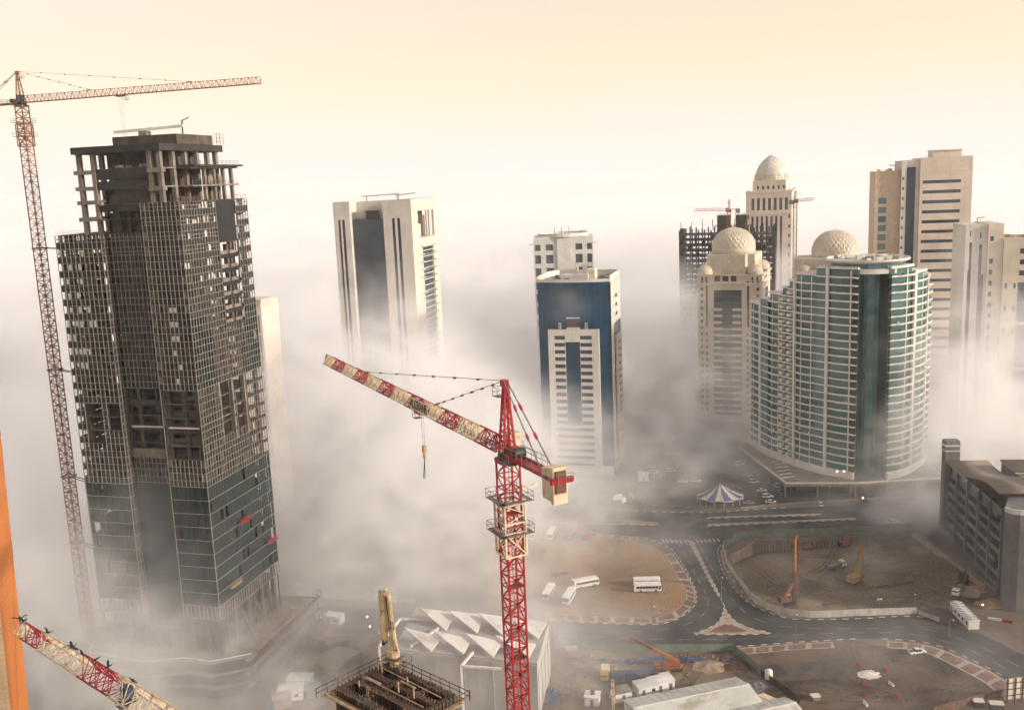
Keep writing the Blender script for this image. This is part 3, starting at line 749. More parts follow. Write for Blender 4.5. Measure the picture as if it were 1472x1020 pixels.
# ---------------------------------------------------------------- finished towers
A15 = R_(-15)
def rooftop_units(T, rnd, x0, x1, y0, y1, z, n, mats=('white_clad', 'steel', 'cream_trim')):
    for i in range(n):
        x, y = rnd.uniform(x0, x1 - 2), rnd.uniform(y0, y1 - 2); w, d, h = rnd.uniform(.8, 2.6), rnd.uniform(.8, 2.4), rnd.uniform(.6, 1.8)
        MB().box(x, x + w, y, y + d, z, z + h).build('rooftop_unit', M[rnd.choice(mats)], T)
def cradle_arm(T, x, y, z, dx, dy, h=2.6):
    MB().bar((x, y, z), (x, y, z + h), .35).bar((x - dx * .15, y - dy * .15, z + h), (x + dx, y + dy, z + h + .7), .35, .45).build('cradle_arm', M['steel'], T)

def white_tower():
    T = thing('white_tower', 'white stone tower with one tall dark glass front rising out of the fog', 'tower', (-48.1, 500, 0), A15)
    W, D, H = 43.0, 39.0, 137.2
    XL = -W
    # front: two stone piers with slit windows, glass between set back under an open crown
    def pier(x0, x1, slits, z1):
        mb = MB(); facade(mb, (x0, 0, 0), (1, 0, 0), x1 - x0, 0, z1, [(a, b, 6, 128) for a, b in slits], 1.0)
        mb.add([(x0, 0, z1), (x1, 0, z1), (x1, 9, z1), (x0, 9, z1)], [(0, 1, 2, 3)])
        if x0 > XL: mb.add([(x0, 0, 0), (x0, 9, 0), (x0, 9, z1), (x0, 0, z1)], [(0, 1, 2, 3)])
        else: mb.add([(x0, 0, 0), (x0, D, 0), (x0, D, z1), (x0, 0, z1)], [(0, 1, 2, 3)])
        if x1 < 0: mb.add([(x1, 0, 0), (x1, 9, 0), (x1, 9, z1), (x1, 0, z1)], [(0, 1, 2, 3)])
        mb.build('stone_pier', M['white_stone'], T)
        for a, b in slits: pane(T, (x0, 0, 0), (1, 0, 0), a, b, 6, 128, 'dark_glass', 1.0, 'slit_window')
    pier(XL, XL + 9.2, [(2.2, 3.7), (4.4, 6.1)], H)
    pier(-15.5, 0, [(4.6, 6.3), (7.4, 9.2)], H)
    for k in range(31):
        pane(T, (XL + 9.2, 3, 0), (1, 0, 0), 0.02, W - 15.5 - 9.22, k * 4.12, k * 4.12 + 4.1, 'dark_glass', 0, 'glass_band')
    MB().box(XL + 9.25, -15.55, 3.2, 8.8, 0, 127.6).build('glass_backing', M['dark_concrete'], T)
    MB().box(XL + 9.3, -15.6, 8.9, D - .1, 127.9, H - .4).build('crown_wall', M['white_stone'], T)
    MB().box(XL + .1, -1.3, 9.1, D, 0, 116.8).build('tower_body', M['white_stone'], T)
    MB().box(XL + .1, -7.0, 9.06, D, 116.81, 127.8).build('upper_body', M['white_stone'], T)
    MB().box(-15.5, -9.6, 9.05, 22, 127.9, H - .3).build('crown_block', M['white_stone'], T)
    MB().box(XL + 15.5, XL + 22, 6, 8.6, 127.7, 132).build('plant_room', M['dark_steel'], T)
    # warm side face: loggia at the top, ribbed glass slot with sun fins
    mb = MB(); ops = [(9, 34, 117, 131), (14, 31, 2, 112)]
    facade(mb, (0.01, 0, 0), (0, 1, 0), D, 0, H, ops, 1.2)
    mb.add([(0, 0, H), (0, D, H), (-9.5, D, H), (-9.5, 0, H)], [(0, 1, 2, 3)])
    mb.build('side_wall', M['pink_clad'], T)
    pane(T, (0, 0, 0), (0, 1, 0), 9, 34, 117, 131, 'core_concrete', 6.5, 'loggia_back')
    MB().box(-4, -2.6, 12, 20, 117, 124).build('loggia_block', M['pink_clad'], T)
    for y in (26, 30): MB().box(-2, -1.2, y, y + .9, 117, 131).build('loggia_post', M['pink_clad'], T)
    for k in range(27): pane(T, (0, 0, 0), (0, 1, 0), 14, 31, 2 + k * 4.07, 2 + k * 4.07 + 3.9, 'dark_glass', 1.1, 'glass_band')
    for k in range(28):
        z = 2.6 + k * 4.07
        MB().box(-.5, 1.4, 10.8, 13.9, z, z + .35).build('fin', M['white_clad'], T); MB().box(-.5, 1.4, 31.1, 34, z, z + .35).build('fin', M['white_clad'], T)
    for k in range(36): 
        z = 3 + k * 3.05; MB().box(-.9, -.4, 14.1, 30.9, z, z + .35).build('louvre', M['white_clad'], T)
    cradle_arm(T, XL + 14, 12, H - .4, 17, 1); cradle_arm(T, -12, 13, H - .4, 9, 3)
    MB().bar((XL + 32, 12, H), (XL + 32, 12, H + 3.6), .25).build('mast', M['steel'], T)
white_tower()

def blue_tower():
    rnd = random.Random(4)
    T = thing('blue_glass_tower', 'blue glass tower with a white notched frame of windows on its front', 'tower', (47.0, 458, 0), A15)
    W, D, H = 35.0, 33.0, 96.0
    XL = -W; fh = 3.62
    # curved front: glass bows slightly; pieces per storey
    front = [(XL + W * i / 10, 2.2 - 2.2 * (1 - ((i - 5) / 5) ** 2) ) for i in range(11)]
    body = front + [(0, D), (XL + 4, D + 2), (XL, D - 6)]
    for k in range(25):
        z = 5 + k * fh
        MB().prism(body, z, z + fh - .06).build('glass_storey', M['blue_glass'], T)
        MB().band(front, -.06, z + fh - .16, z + fh + .02).build('transom', M['dark_steel'], T)
    for i in range(0, 36, 3):
        x = XL + i; y = 2.2 - 2.2 * (1 - ((i / 3.5 - 5) / 5) ** 2) if i <= 35 else 0
        MB().box(x - .05, x + .05, y - .12, y + .05, 6, 94).build('mullion', M['dark_steel'], T)
    MB().prism(body, 0, 4.95).build('lobby', M['white_clad'], T)
    MB().prism([(p[0] * .985 - .2, p[1] + .3) for p in body], 95.4, 95.7).build('roof_deck', M['concrete'], T)
    MB().band(front, .5, 95.5, 97.0).build('parapet', M['white_clad'], T)
    MB().band([(0.3, 2.2), (0.3, D), (XL + 4, D + 2.3), (XL - .3, D - 6), (XL - .3, 2.2)], .5, 95.3, 98.4).build('parapet', M['white_clad'], T)
    # white frame with two columns of notches and a blue strip between
    x0, x1 = XL + 5.0, -5.2; Wf = x1 - x0; y = -1.1; zt = 73.0
    wa, wb, wc, wd = 3.0, 8.3, 15.6, 21.4
    ops = [(wb, wc, 25.5, zt - 6.0)]; wins = []
    for k in range(13):
        z = 25.6 + k * 3.5
        wins += [(wa, wb - .001, z + .55, z + 2.45), (wc + .001, wd, z + .55, z + 2.45)]
    for k in range(6): z = 4.2 + k * 3.5; wins.append((wa, wd, z + 1.0, z + 2.7))
    mb = MB(); facade(mb, (x0, y, 0), (1, 0, 0), Wf, 3.5, zt, ops + wins, .9)
    for xx in (x0, x1): mb.add([(xx, y, 3.5), (xx, 2.2, 3.5), (xx, 2.2, zt), (xx, y, zt)], [(0, 1, 2, 3)])
    mb.add([(x0, y, zt), (x1, y, zt), (x1, 2.2, zt), (x0, 2.2, zt)], [(0, 1, 2, 3)])
    mb.build('white_frame', M['white_stone'], T)
    for a, b, c, e in wins: pane(T, (x0, y, 0), (1, 0, 0), a, b, c, e, 'night_glass', .75, 'window')
    for k in range(12): pane(T, (x0, y, 0), (1, 0, 0), wb, wc, 25.5 + k * 3.46, 25.5 + k * 3.46 + 3.4, 'blue_glass', .82, 'glass_band')
    MB().box(x0 + 9.2, x1 - 9.2, -1.0, .6, zt + .1, zt + 1.0).build('balcony', M['white_clad'], T)
    MB().box(x0 + 9.6, x1 - 9.6, -.6, 1.4, zt + 1.1, zt + 5.2).build('balcony_recess', M['timber_dark'], T)
    MB().box(x0 + 9.2, x1 - 9.2, -1.0, 1.5, zt + 5.3, zt + 5.8).build('canopy', M['white_clad'], T)
    for xx in (x0 + 6, x1 - 6):
        MB().box(xx - .6, xx - .3, -1, -.6, zt, zt + 3).box(xx + .3, xx + .6, -1, -.6, zt, zt + 3).box(xx - .6, xx + .6, -1, -.6, zt + 3, zt + 3.3).build('portal', M['white_clad'], T)
    # stone flank on the right
    mb = MB(); ops = [(a, a + 7, z, z + 1.9) for a in (14,) for z in (86, 81.5, 77)] + [(9, 11, z, z + 1.9) for z in (86, 81.5, 77)] + [(9, 30, 8, 74)]
    facade(mb, (.35, 2.3, 0), (0, 1, 0), D - 2.4, 0, 95.2, ops, .8); mb.build('stone_flank', M['white_stone'], T)
    for q in ops[:-1]: pane(T, (.35, 2.3, 0), (0, 1, 0), *q, 'night_glass', .7, 'window')
    for k in range(18): pane(T, (.35, 2.3, 0), (0, 1, 0), 9, 30, 8 + k * 3.66, 8 + k * 3.66 + 3.6, 'blue_glass', .7, 'glass_band')
    mb = MB(); ops = [(4, 12, 10 + k * 3.5, 11.8 + k * 3.5) for k in range(16)]
    facade(mb, (1.4, 14, 0), (0, 1, 0), 15, 3, 68, ops, .8); mb.add([(1.4, 14, 3), (.4, 14, 3), (.4, 14, 68), (1.4, 14, 68)], [(0, 1, 2, 3)]); mb.add([(1.4, 14, 68), (1.4, 29, 68), (.4, 29, 68), (.4, 14, 68)], [(0, 1, 2, 3)]); mb.build('side_frame', M['white_stone'], T)
    for q in ops: pane(T, (1.4, 14, 0), (0, 1, 0), *q, 'night_glass', .7, 'window')
    MB().box(.05, .36, 1.9, 3.4, 3, 95).build('corner_strip', M['dark_steel'], T)
    # roof plant
    MB().box(-24, -11, 6, 14, 95.7, 98.6).build('plant_room', M['white_clad'], T)
    MB().box(-12, -8, 8, 16, 95.7, 101).build('plant_room', M['cream_trim'], T)
    rooftop_units(T, rnd, -33, -2, 4, 30, 95.7, 34)
    MB().bar((-17, 12, 98.6), (-17, 12, 102), .8).bar((-18, 12, 102), (-12.5, 13, 104.6), .5, .6).build('cradle_crane', M['cream_trim'], T)
blue_tower()

def far_white_block():
    rnd = random.Random(5)
    T = thing('pale_office_block', 'pale office block with roof masts half sunk in fog behind the blue tower', 'building', (56, 640, 0), R_(-4))
    W, D, H = 39.0, 32.0, 107.0
    wins = []
    for k in range(8):
        z = H - 9 - k * 8.5
        wins += [(.8, 4.6, z, z + (4 if k == 0 else 5.6)), (8, 12.8, z, z + (4 if k == 0 else 5.6)), (16.4, 24.6, z, z + (4 if k == 0 else 5.6)), (27.5, 32, z, z + (4 if k == 0 else 5.6)), (35, 38.2, z, z + (4 if k == 0 else 5.6))]
    mb = MB(); facade(mb, (-W, 0, 0), (1, 0, 0), W, 0, H, wins, .8); mb.build('front_wall', M['white_clad'], T)
    for q in wins: pane(T, (-W, 0, 0), (1, 0, 0), *q, 'grey_glass', .7, 'window')
    MB().box(-W, 0, .9, D, 0, H - .6).build('building_body', M['white_clad'], T)
    MB().box(-W + 15.5, -14, -.9, -.02, 0, H - 1).build('centre_bay', M['white_clad'], T)
    MB().lathe((-W / 2, 15, 0), [(17, H - .5), (17, H + 1.6), (16.4, H + 1.6), (16.4, H + .6)], 28).build('roof_ring', M['white_clad'], T)
    for x in (-25, -20.5, -15.5): MB().tube((x, 8, H), (x, 8, H + 6), .22).build('mast', M['steel'], T)
    for x in (-W - 3, 0): MB().box(x, x + 3, 1, 2.2, H - 5, H - 4.4).build('bracket', M['white_clad'], T)
    cradle_arm(T, -8, 6, H, 4, 1)
    rooftop_units(T, rnd, -30, -8, 6, 24, H - .5, 10)
far_white_block()

def beige_block():
    T = thing('beige_block', 'beige stone block with a flared cornice just behind the unfinished tower', 'building', (-109.5, 425, 0), A15)
    W, D, H = 16.0, 16.0, 97.0; wins = []
    for k in range(6): wins += [(a, a + 1.4, H - 12 - k * 9, H - 9.5 - k * 9) for a in (2.2, 5.0, 7.8)] + [(12, 13.2, H - 14 - k * 9, H - 6 - k * 9), (14.2, 15.2, H - 14 - k * 9, H - 6 - k * 9)]
    mb = MB(); facade(mb, (-W, 0, 0), (1, 0, 0), W, 0, H, wins, .5); mb.build('front_wall', M['pink_clad'], T)
    for q in wins: pane(T, (-W, 0, 0), (1, 0, 0), *q, 'grey_glass', .4, 'window')
    MB().box(-W, 0, .6, D, 0, H - .1).build('building_body', M['pink_clad'], T)
    c = MB(); c.add([(-9, -.2, H - 2.4), (.2, -.2, H - 2.4), (.2, 9, H - 2.4), (-9, 9, H - 2.4), (-10.6, -1.6, H + 1), (1.6, -1.6, H + 1), (1.6, 10.6, H + 1), (-10.6, 10.6, H + 1)], [(0, 1, 5, 4), (1, 2, 6, 5), (2, 3, 7, 6), (3, 0, 4, 7), (4, 5, 6, 7)]); c.build('cornice', M['pink_clad'], T)
    MB().lathe((-13, -.5, 0), [(3.2, H - 9.5), (3.2, H - 8.2), (2.9, H - 8.2), (2.9, H - 9.2)], 16).build('round_balcony', M['pink_clad'], T)
    rooftop_units(T, random.Random(3), -15, -10, 1, 10, H, 5)
beige_block()
# ---------------------------------------------------------------- towers on the right
def dome_mat(name, col):
    """stone lattice: raised diamonds by bump, paler ribs"""
    m = pm(name, col, .75, .08, .2); nt = m.node_tree; p = nt.nodes['Principled BSDF']; return m
def lattice_dome(T, c, r, h, n=28, rows=9, drum=2.2, pointed=0.0, rmat='cream_trim', bmat='cream_stone', name='dome'):
    c = Vector(c); prof = [(r, 0)]
    for i in range(0, 17):
        t = i / 16 * math.pi / 2; rr = r * math.cos(t) ** (1 - .25 * pointed); z = h * (math.sin(t) ** (1 + .12 * pointed))
        if pointed: u = i / 16; rr, z = r * (1 - u ** 1.7) ** .8, h * u
        prof.append((max(rr, .02), drum + z))
    d = MB().lathe(c, prof, 40).build(name, M[bmat], T, smooth=True)
    rib = MB()
    def P(th, t): 
        if pointed: u = t / 1.35 * .97; rr = r * (1 - u ** 1.7) ** .8 + .1; return c + Vector((rr * math.cos(th), rr * math.sin(th), drum + h * u))
        rr = r * math.cos(t) + .1; return c + Vector((rr * math.cos(th), rr * math.sin(th), drum + h * math.sin(t) ** (1 + .12 * pointed)))
    for s in (-1, 1):
        for i in range(n):
            for k in range(rows):
                t0, t1 = k / rows * 1.35, (k + 1) / rows * 1.35; th = 2 * math.pi * i / n
                rib.bar(P(th + s * k * math.pi / n, t0), P(th + s * (k + 1) * math.pi / n, t1), .3 if r > 6 else .2, .35)
    rib.build('dome_lattice', M[rmat], d, kind='stuff')
    MB().tube(c + Z3 * (drum + h - .2), c + Z3 * (drum + h + 2.2), .16, .05).build('finial', M['steel'], d)
    return d
def arch_relief(T, o, ux, x, z, w, h, mat):
    """pointed arch moulding standing proud of a wall"""
    o = Vector(o); u = Vector(ux); out = Vector((u.y, -u.x, 0)) * .12; P = lambda a, b: o + u * (x + a) + Z3 * (z + b) + out
    pts = [(-w / 2, 0), (-w / 2, h * .45), (-w * .38, h * .7), (-w * .18, h * .9), (0, h), (w * .18, h * .9), (w * .38, h * .7), (w / 2, h * .45), (w / 2, 0)]
    mb = MB()
    for a, b in zip(pts, pts[1:]): mb.bar(P(*a), P(*b), .35, .35)
    mb.build('arch_moulding', M[mat], T)

def domed_tower():
    T = thing('domed_tower', 'cream tower with a lattice dome and small corner domes behind the curved building', 'tower', (143.0, 548, 0), R_(-22))
    W, D, H = 36.5, 36.0, 86.0
    def face(o, ux, L, main):
        wins = []
        fl = 21; fh = 3.75
        for k in range(fl):
            z = 6 + k * fh
            for a in ((1.7, 4.6) if main else (1.7, 4.6)):
                if a == 4.6 and 12 < k < 20: continue
                wins += [(a, a + 1.3, z, z + 1.7), (L - a - 1.3, L - a, z, z + 1.7)]
            if main: wins.append((L - 8.6, L - 7.3, z, z + 1.7)) if not (12 < k < 20) else None
        wins = [q for q in wins if q]
        slot = [(4.7, 5.7, 56, 80), (L - 8.4, L - 7.2, 56, 80)] if main else []
        rec = [(9.2, L - 11.4 if main else L - 9, 4, 77.5)]
        top = [(9.6 + i * 4.6, 9.6 + i * 4.6 + 3.4, 82.5, 86) for i in range(3)] + [(2, 3, 82.8, 85), (4.4, 5.4, 82.8, 85), (L - 3.2, L - 2.2, 82.8, 85), (L - 6, L - 5, 82.8, 85)]
        mb = MB(); facade(mb, o, ux, L, 0, H, wins + slot + rec + top, .8); mb.build('stone_wall', M['cream_stone'], T)
        for q in wins: pane(T, o, ux, *q, 'grey_glass', .6, 'window')
        for q in slot + top: pane(T, o, ux, *q, 'dark_glass', .7, 'window')
        x0, x1 = rec[0][0], rec[0][1]
        for k in range(20): pane(T, o, ux, x0, x1, 4 + k * 3.675, 4 + k * 3.675 + 3.6, 'dark_glass', .78, 'glass_band')
        u = Vector(ux); out = Vector((u.y, -u.x, 0)); oo = Vector(o)
        if main:
            for k in range(17):
                z = 6 + k * 3.75
                for xa, xb in ((x0 + .1, x0 + 5.0), (x1 - 5.0, x1 - .1)):
                    c = oo + u * ((xa + xb) / 2) + out * .5
                    MB().ob(c + Z3 * z, u * (xb - xa) / 2, out * 1.0, Z3 * .25).build('balcony', M['cream_trim'], T)
                    MB().ob(c + out * .95 + Z3 * (z + .75), u * (xb - xa) / 2, out * .08, Z3 * .5).build('balustrade', M['cream_trim'], T)
                if k < 14:
                    MB().ob(oo + u * ((x0 + x1) / 2) + Z3 * (z + .1) + out * .1, u * ((x1 - x0) / 2 - 5), out * .3, Z3 * .3).build('spandrel', M['cream_trim'], T)
        for i in range(12):
            xx = x0 + .4 + i * (x1 - x0 - .8) / 11
            MB().ob(oo + u * xx + Z3 * 79.6 + out * .15, u * .22, out * .15, Z3 * 1.0).build('baluster', M['cream_trim'], T)
        MB().ob(oo + u * (L / 2) + Z3 * 81.4 + out * .3, u * (L / 2 + .4), out * .45, Z3 * .3).build('cornice', M['cream_trim'], T)
        MB().ob(oo + u * (L / 2) + Z3 * (H + .2) + out * .3, u * (L / 2 + .5), out * .6, Z3 * .35).build('cornice', M['cream_trim'], T)
    face((-W, 0, 0), (1, 0, 0), W, True); face((0, 0, 0), (0, 1, 0), D, False)
    MB().box(-W + .2, -.9, .9, D, 0, H - .2).build('tower_body', M['cream_stone'], T)
    MB().prism([(-W + 4, 7), (-W + 7, 4), (-10, 4), (-9, 6), (-5, 6), (-4, 8), (-4, D - 6), (-W + 4, D - 6)], H, H + 11.5).build('attic', M['cream_stone'], T)
    for i in range(3): arch_relief(T, (-W, 4, 0), (1, 0, 0), 11.5 + i * 5.2, H + .5, 4.4, 7.5, 'cream_trim')
    for i in range(3): arch_relief(T, (-4, 0, 0), (0, 1, 0), 13 + i * 6, H + .5, 4.4, 7.5, 'cream_trim')
    for x, y in ((-W + 3.8, 3.6), (-4.2, 3.6), (-3.8, D - 4)): lattice_dome(T, (x, y, H + .3), 4.1, 4.6, 14, 5, 1.0, name='corner_dome')
    lattice_dome(T, (-W / 2 - .5, D / 2, H + 11.5), 12.4, 11.4, 30, 8, 3.2)
domed_tower()

def far_domed_tower():
    T = thing('far_domed_tower', 'pink stone tower crowned by a pointed white lattice dome farther off in the haze', 'tower', (236, 812, 0), R_(-20))
    W, D, H = 37.0, 44.0, 126.0
    def face(o, ux, L, bays):
        wins = [(4.5 + i * (L - 10) / bays, 4.5 + i * (L - 10) / bays + 1.9, 20, 106) for i in range(bays)]
        wins += [(4.5 + i * (L - 10) / 6, 4.5 + i * (L - 10) / 6 + 2.4, 111, 121) for i in range(7)] + [(1.2, 2.6, 24 + k * 8, 27 + k * 8) for k in range(11)] + [(L - 2.6, L - 1.2, 24 + k * 8, 27 + k * 8) for k in range(11)]
        mb = MB(); facade(mb, o, ux, L, 0, H, wins, .9); mb.build('stone_wall', M['pink_clad'], T)
        for q in wins: pane(T, o, ux, *q, 'grey_glass', .7, 'window')
        u = Vector(ux); out = Vector((u.y, -u.x, 0))
        MB().ob(Vector(o) + u * L / 2 + Z3 * 108.5 + out * .3, u * L / 2, out * .5, Z3 * .6).build('cornice', M['cream_trim'], T)
        MB().ob(Vector(o) + u * L / 2 + Z3 * (H + .3) + out * .3, u * (L / 2 + .5), out * .7, Z3 * .6).build('cornice', M['cream_trim'], T)
        for i in range(8): MB().ob(Vector(o) + u * (2 + i * (L - 4) / 7) + Z3 * (H + 1.6) + out * .1, u * .6, out * .4, Z3 * .9).build('merlon', M['cream_trim'], T)
    face((-W, 0, 0), (1, 0, 0), W, 7); face((0, 0, 0), (0, 1, 0), D, 8)
    MB().box(-W + .2, -.9, 1, D, 0, H - .2).build('tower_body', M['pink_clad'], T)
    at = MB(); wins = [(3.5 + i * 4.2, 5 + i * 4.2, H + 2, H + 5) for i in range(6)]
    facade(at, (-W + 5, 5, 0), (1, 0, 0), W - 10, H, H + 9.5, wins, .7); at.build('attic_wall', M['pink_clad'], T)
    for q in wins: pane(T, (-W + 5, 5, 0), (1, 0, 0), *q, 'dark_glass', .6, 'window')
    MB().box(-W + 5, -5, 5.8, D - 5, H, H + 9.5).build('attic', M['pink_clad'], T)
    MB().lathe((-W / 2, D / 2, 0), [(13.4, H + 9.5), (13.4, H + 13), (13.8, H + 13.4)], 32).build('drum', M['cream_trim'], T)
    for i in range(14):
        t = 2 * math.pi * i / 14; c = Vector((-W / 2 + 13.6 * math.cos(t), D / 2 + 13.6 * math.sin(t), H + 9.8)); u = Vector((-math.sin(t), math.cos(t), 0))
        MB().bar(c - u * 2, c + Z3 * 4.6, .5).bar(c + u * 2, c + Z3 * 4.6, .5).build('gable', M['cream_trim'], T)
    lattice_dome(T, (-W / 2, D / 2, H + 13), 12.8, 17.0, 16, 9, .3, 1.0, 'white_clad', 'white_stone')
far_domed_tower()

def concrete_frame():
    rnd = random.Random(21)
    T = thing('concrete_frame_tower', 'grey concrete frame of an unfinished tower between the two domed towers', 'tower', (188, 690, 0), R_(-18))
    H = 104.0; fh = 3.9
    def block(x0, x1, y0, y1, z1, nx, ny):
        k = 0
        while 30 + k * fh < z1 + .1:
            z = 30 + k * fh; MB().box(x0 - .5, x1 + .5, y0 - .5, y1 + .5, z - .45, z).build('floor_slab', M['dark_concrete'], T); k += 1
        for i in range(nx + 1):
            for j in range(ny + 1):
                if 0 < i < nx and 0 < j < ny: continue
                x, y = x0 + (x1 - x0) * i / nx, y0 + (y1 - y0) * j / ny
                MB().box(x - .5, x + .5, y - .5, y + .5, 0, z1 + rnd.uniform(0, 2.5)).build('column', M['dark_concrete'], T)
        for k in range(int((z1 - 30) / fh)):
            z = 30 + k * fh
            for i in range(nx):
                if rnd.random() < .45:
                    x = x0 + (x1 - x0) * (i + rnd.random() * .5) / nx
                    MB().box(x, x + rnd.uniform(1, 3), y0 + 3, y0 + 3.3, z, z + fh - .5).build('infill_wall', M['core_concrete'], T)
    block(-66, -30, 0, 24, H - 1, 8, 4); block(-26, 0, -4, 22, H, 6, 4)
    for (x0, x1) in ((-40, -31), (-27, -19)):
        MB().box(x0, x1, 8, 16, 0, H + 9).build('core', M['core_concrete'], T)
        for i in range(8): MB().box(x0 + i * (x1 - x0) / 8, x0 + i * (x1 - x0) / 8 + .35, 7.7, 8, H + 2, H + 10.6).build('formwork_soldier', M['dark_steel'], T)
        MB().box(x0 - 1.4, x1 + 1.4, 6.4, 17, H + 1.4, H + 1.8).build('work_platform', M['rust'], T)
    for i in range(9): x = -65 + i * 7.6; MB().tube((x, 1, H - 1), (x + rnd.uniform(-.5, .5), 1, H + rnd.uniform(5, 8)), .28, n=5).build('starter_bar', M['rust'], T)
concrete_frame()

def lattice(mb, p, q, w, n, r, diag=True, up=None, tri=False):
    """square lattice column or boom from p to q"""
    p, q = Vector(p), Vector(q); d = (q - p).normalized(); a = d.cross(Vector(up) if up else (Z3 if abs(d.z) < .9 else Vector((1, 0, 0)))).normalized(); b = a.cross(d).normalized()
    if tri: cs = [a * -w / 2 - b * w * .5, a * w / 2 - b * w * .5, b * w * .5]
    else: cs = [(a + b) * w / 2, (a - b) * w / 2, (-a - b) * w / 2, (b - a) * w / 2]
    m = len(cs)
    for c in cs: mb.bar(p + c, q + c, r)
    for k in range(n):
        P, Q = p.lerp(q, k / n), p.lerp(q, (k + 1) / n)
        for i in range(m):
            c, e = cs[i], cs[(i + 1) % m]
            mb.bar(P + c, P + e, r * .6)
            if diag: mb.bar(P + (c if (k + i) % 2 else e), Q + (e if (k + i) % 2 else c), r * .6)
    return mb

def small_crane(name, label, loc, mast_h, jib, back, rz, mat='orange_paint', s=1.0):
    T = thing(name, label, 'crane', loc, rz); h = mast_h
    for k in range(6): lattice(MB(), (0, 0, h * k / 6), (0, 0, h * (k + 1) / 6), 2.4 * s, max(2, int(h / 6 / 3)), .35).build('mast_section', M[mat], T)
    MB().box(-1.6, 1.6, -1.6, 1.6, h, h + 1.6).build('slewing_ring', M[mat], T)
    MB().box(.6, 2.2, 1.2, 2.8, h + .4, h + 2.8).build('cab', M['steel'], T)
    lattice(MB(), (0, 0, h + 2), (jib, 0, h + 2.6), 1.7, int(jib / 2.2), .3, tri=True).build('jib', M[mat], T)
    MB().box(-back, 0, -.7, .7, h + 1.7, h + 2.3).build('counter_jib', M[mat], T)
    MB().box(-back - .5, -back + 2.5, -.9, .9, h - .6, h + 2.4).build('counterweight', M['concrete'], T)
    lattice(MB(), (0, 0, h + 2), (0, 0, h + 9), 1.2, 4, .28).build('tower_head', M[mat], T)
    MB().bar((0, 0, h + 9), (jib * .6, 0, h + 3.4), .12).bar((0, 0, h + 9), (-back + 1, 0, h + 2.3), .12).build('tie_bar', M['dark_steel'], T)
    return T
small_crane('tower_crane', 'small orange tower crane rising beside the grey concrete frame', (156.5, 690, 0), 116, 24, 7, R_(165))
small_crane('tower_crane', 'pinkish tower crane standing against the far domed tower', (206, 700, 0), 120, 13, 4, R_(-12), 'rust')

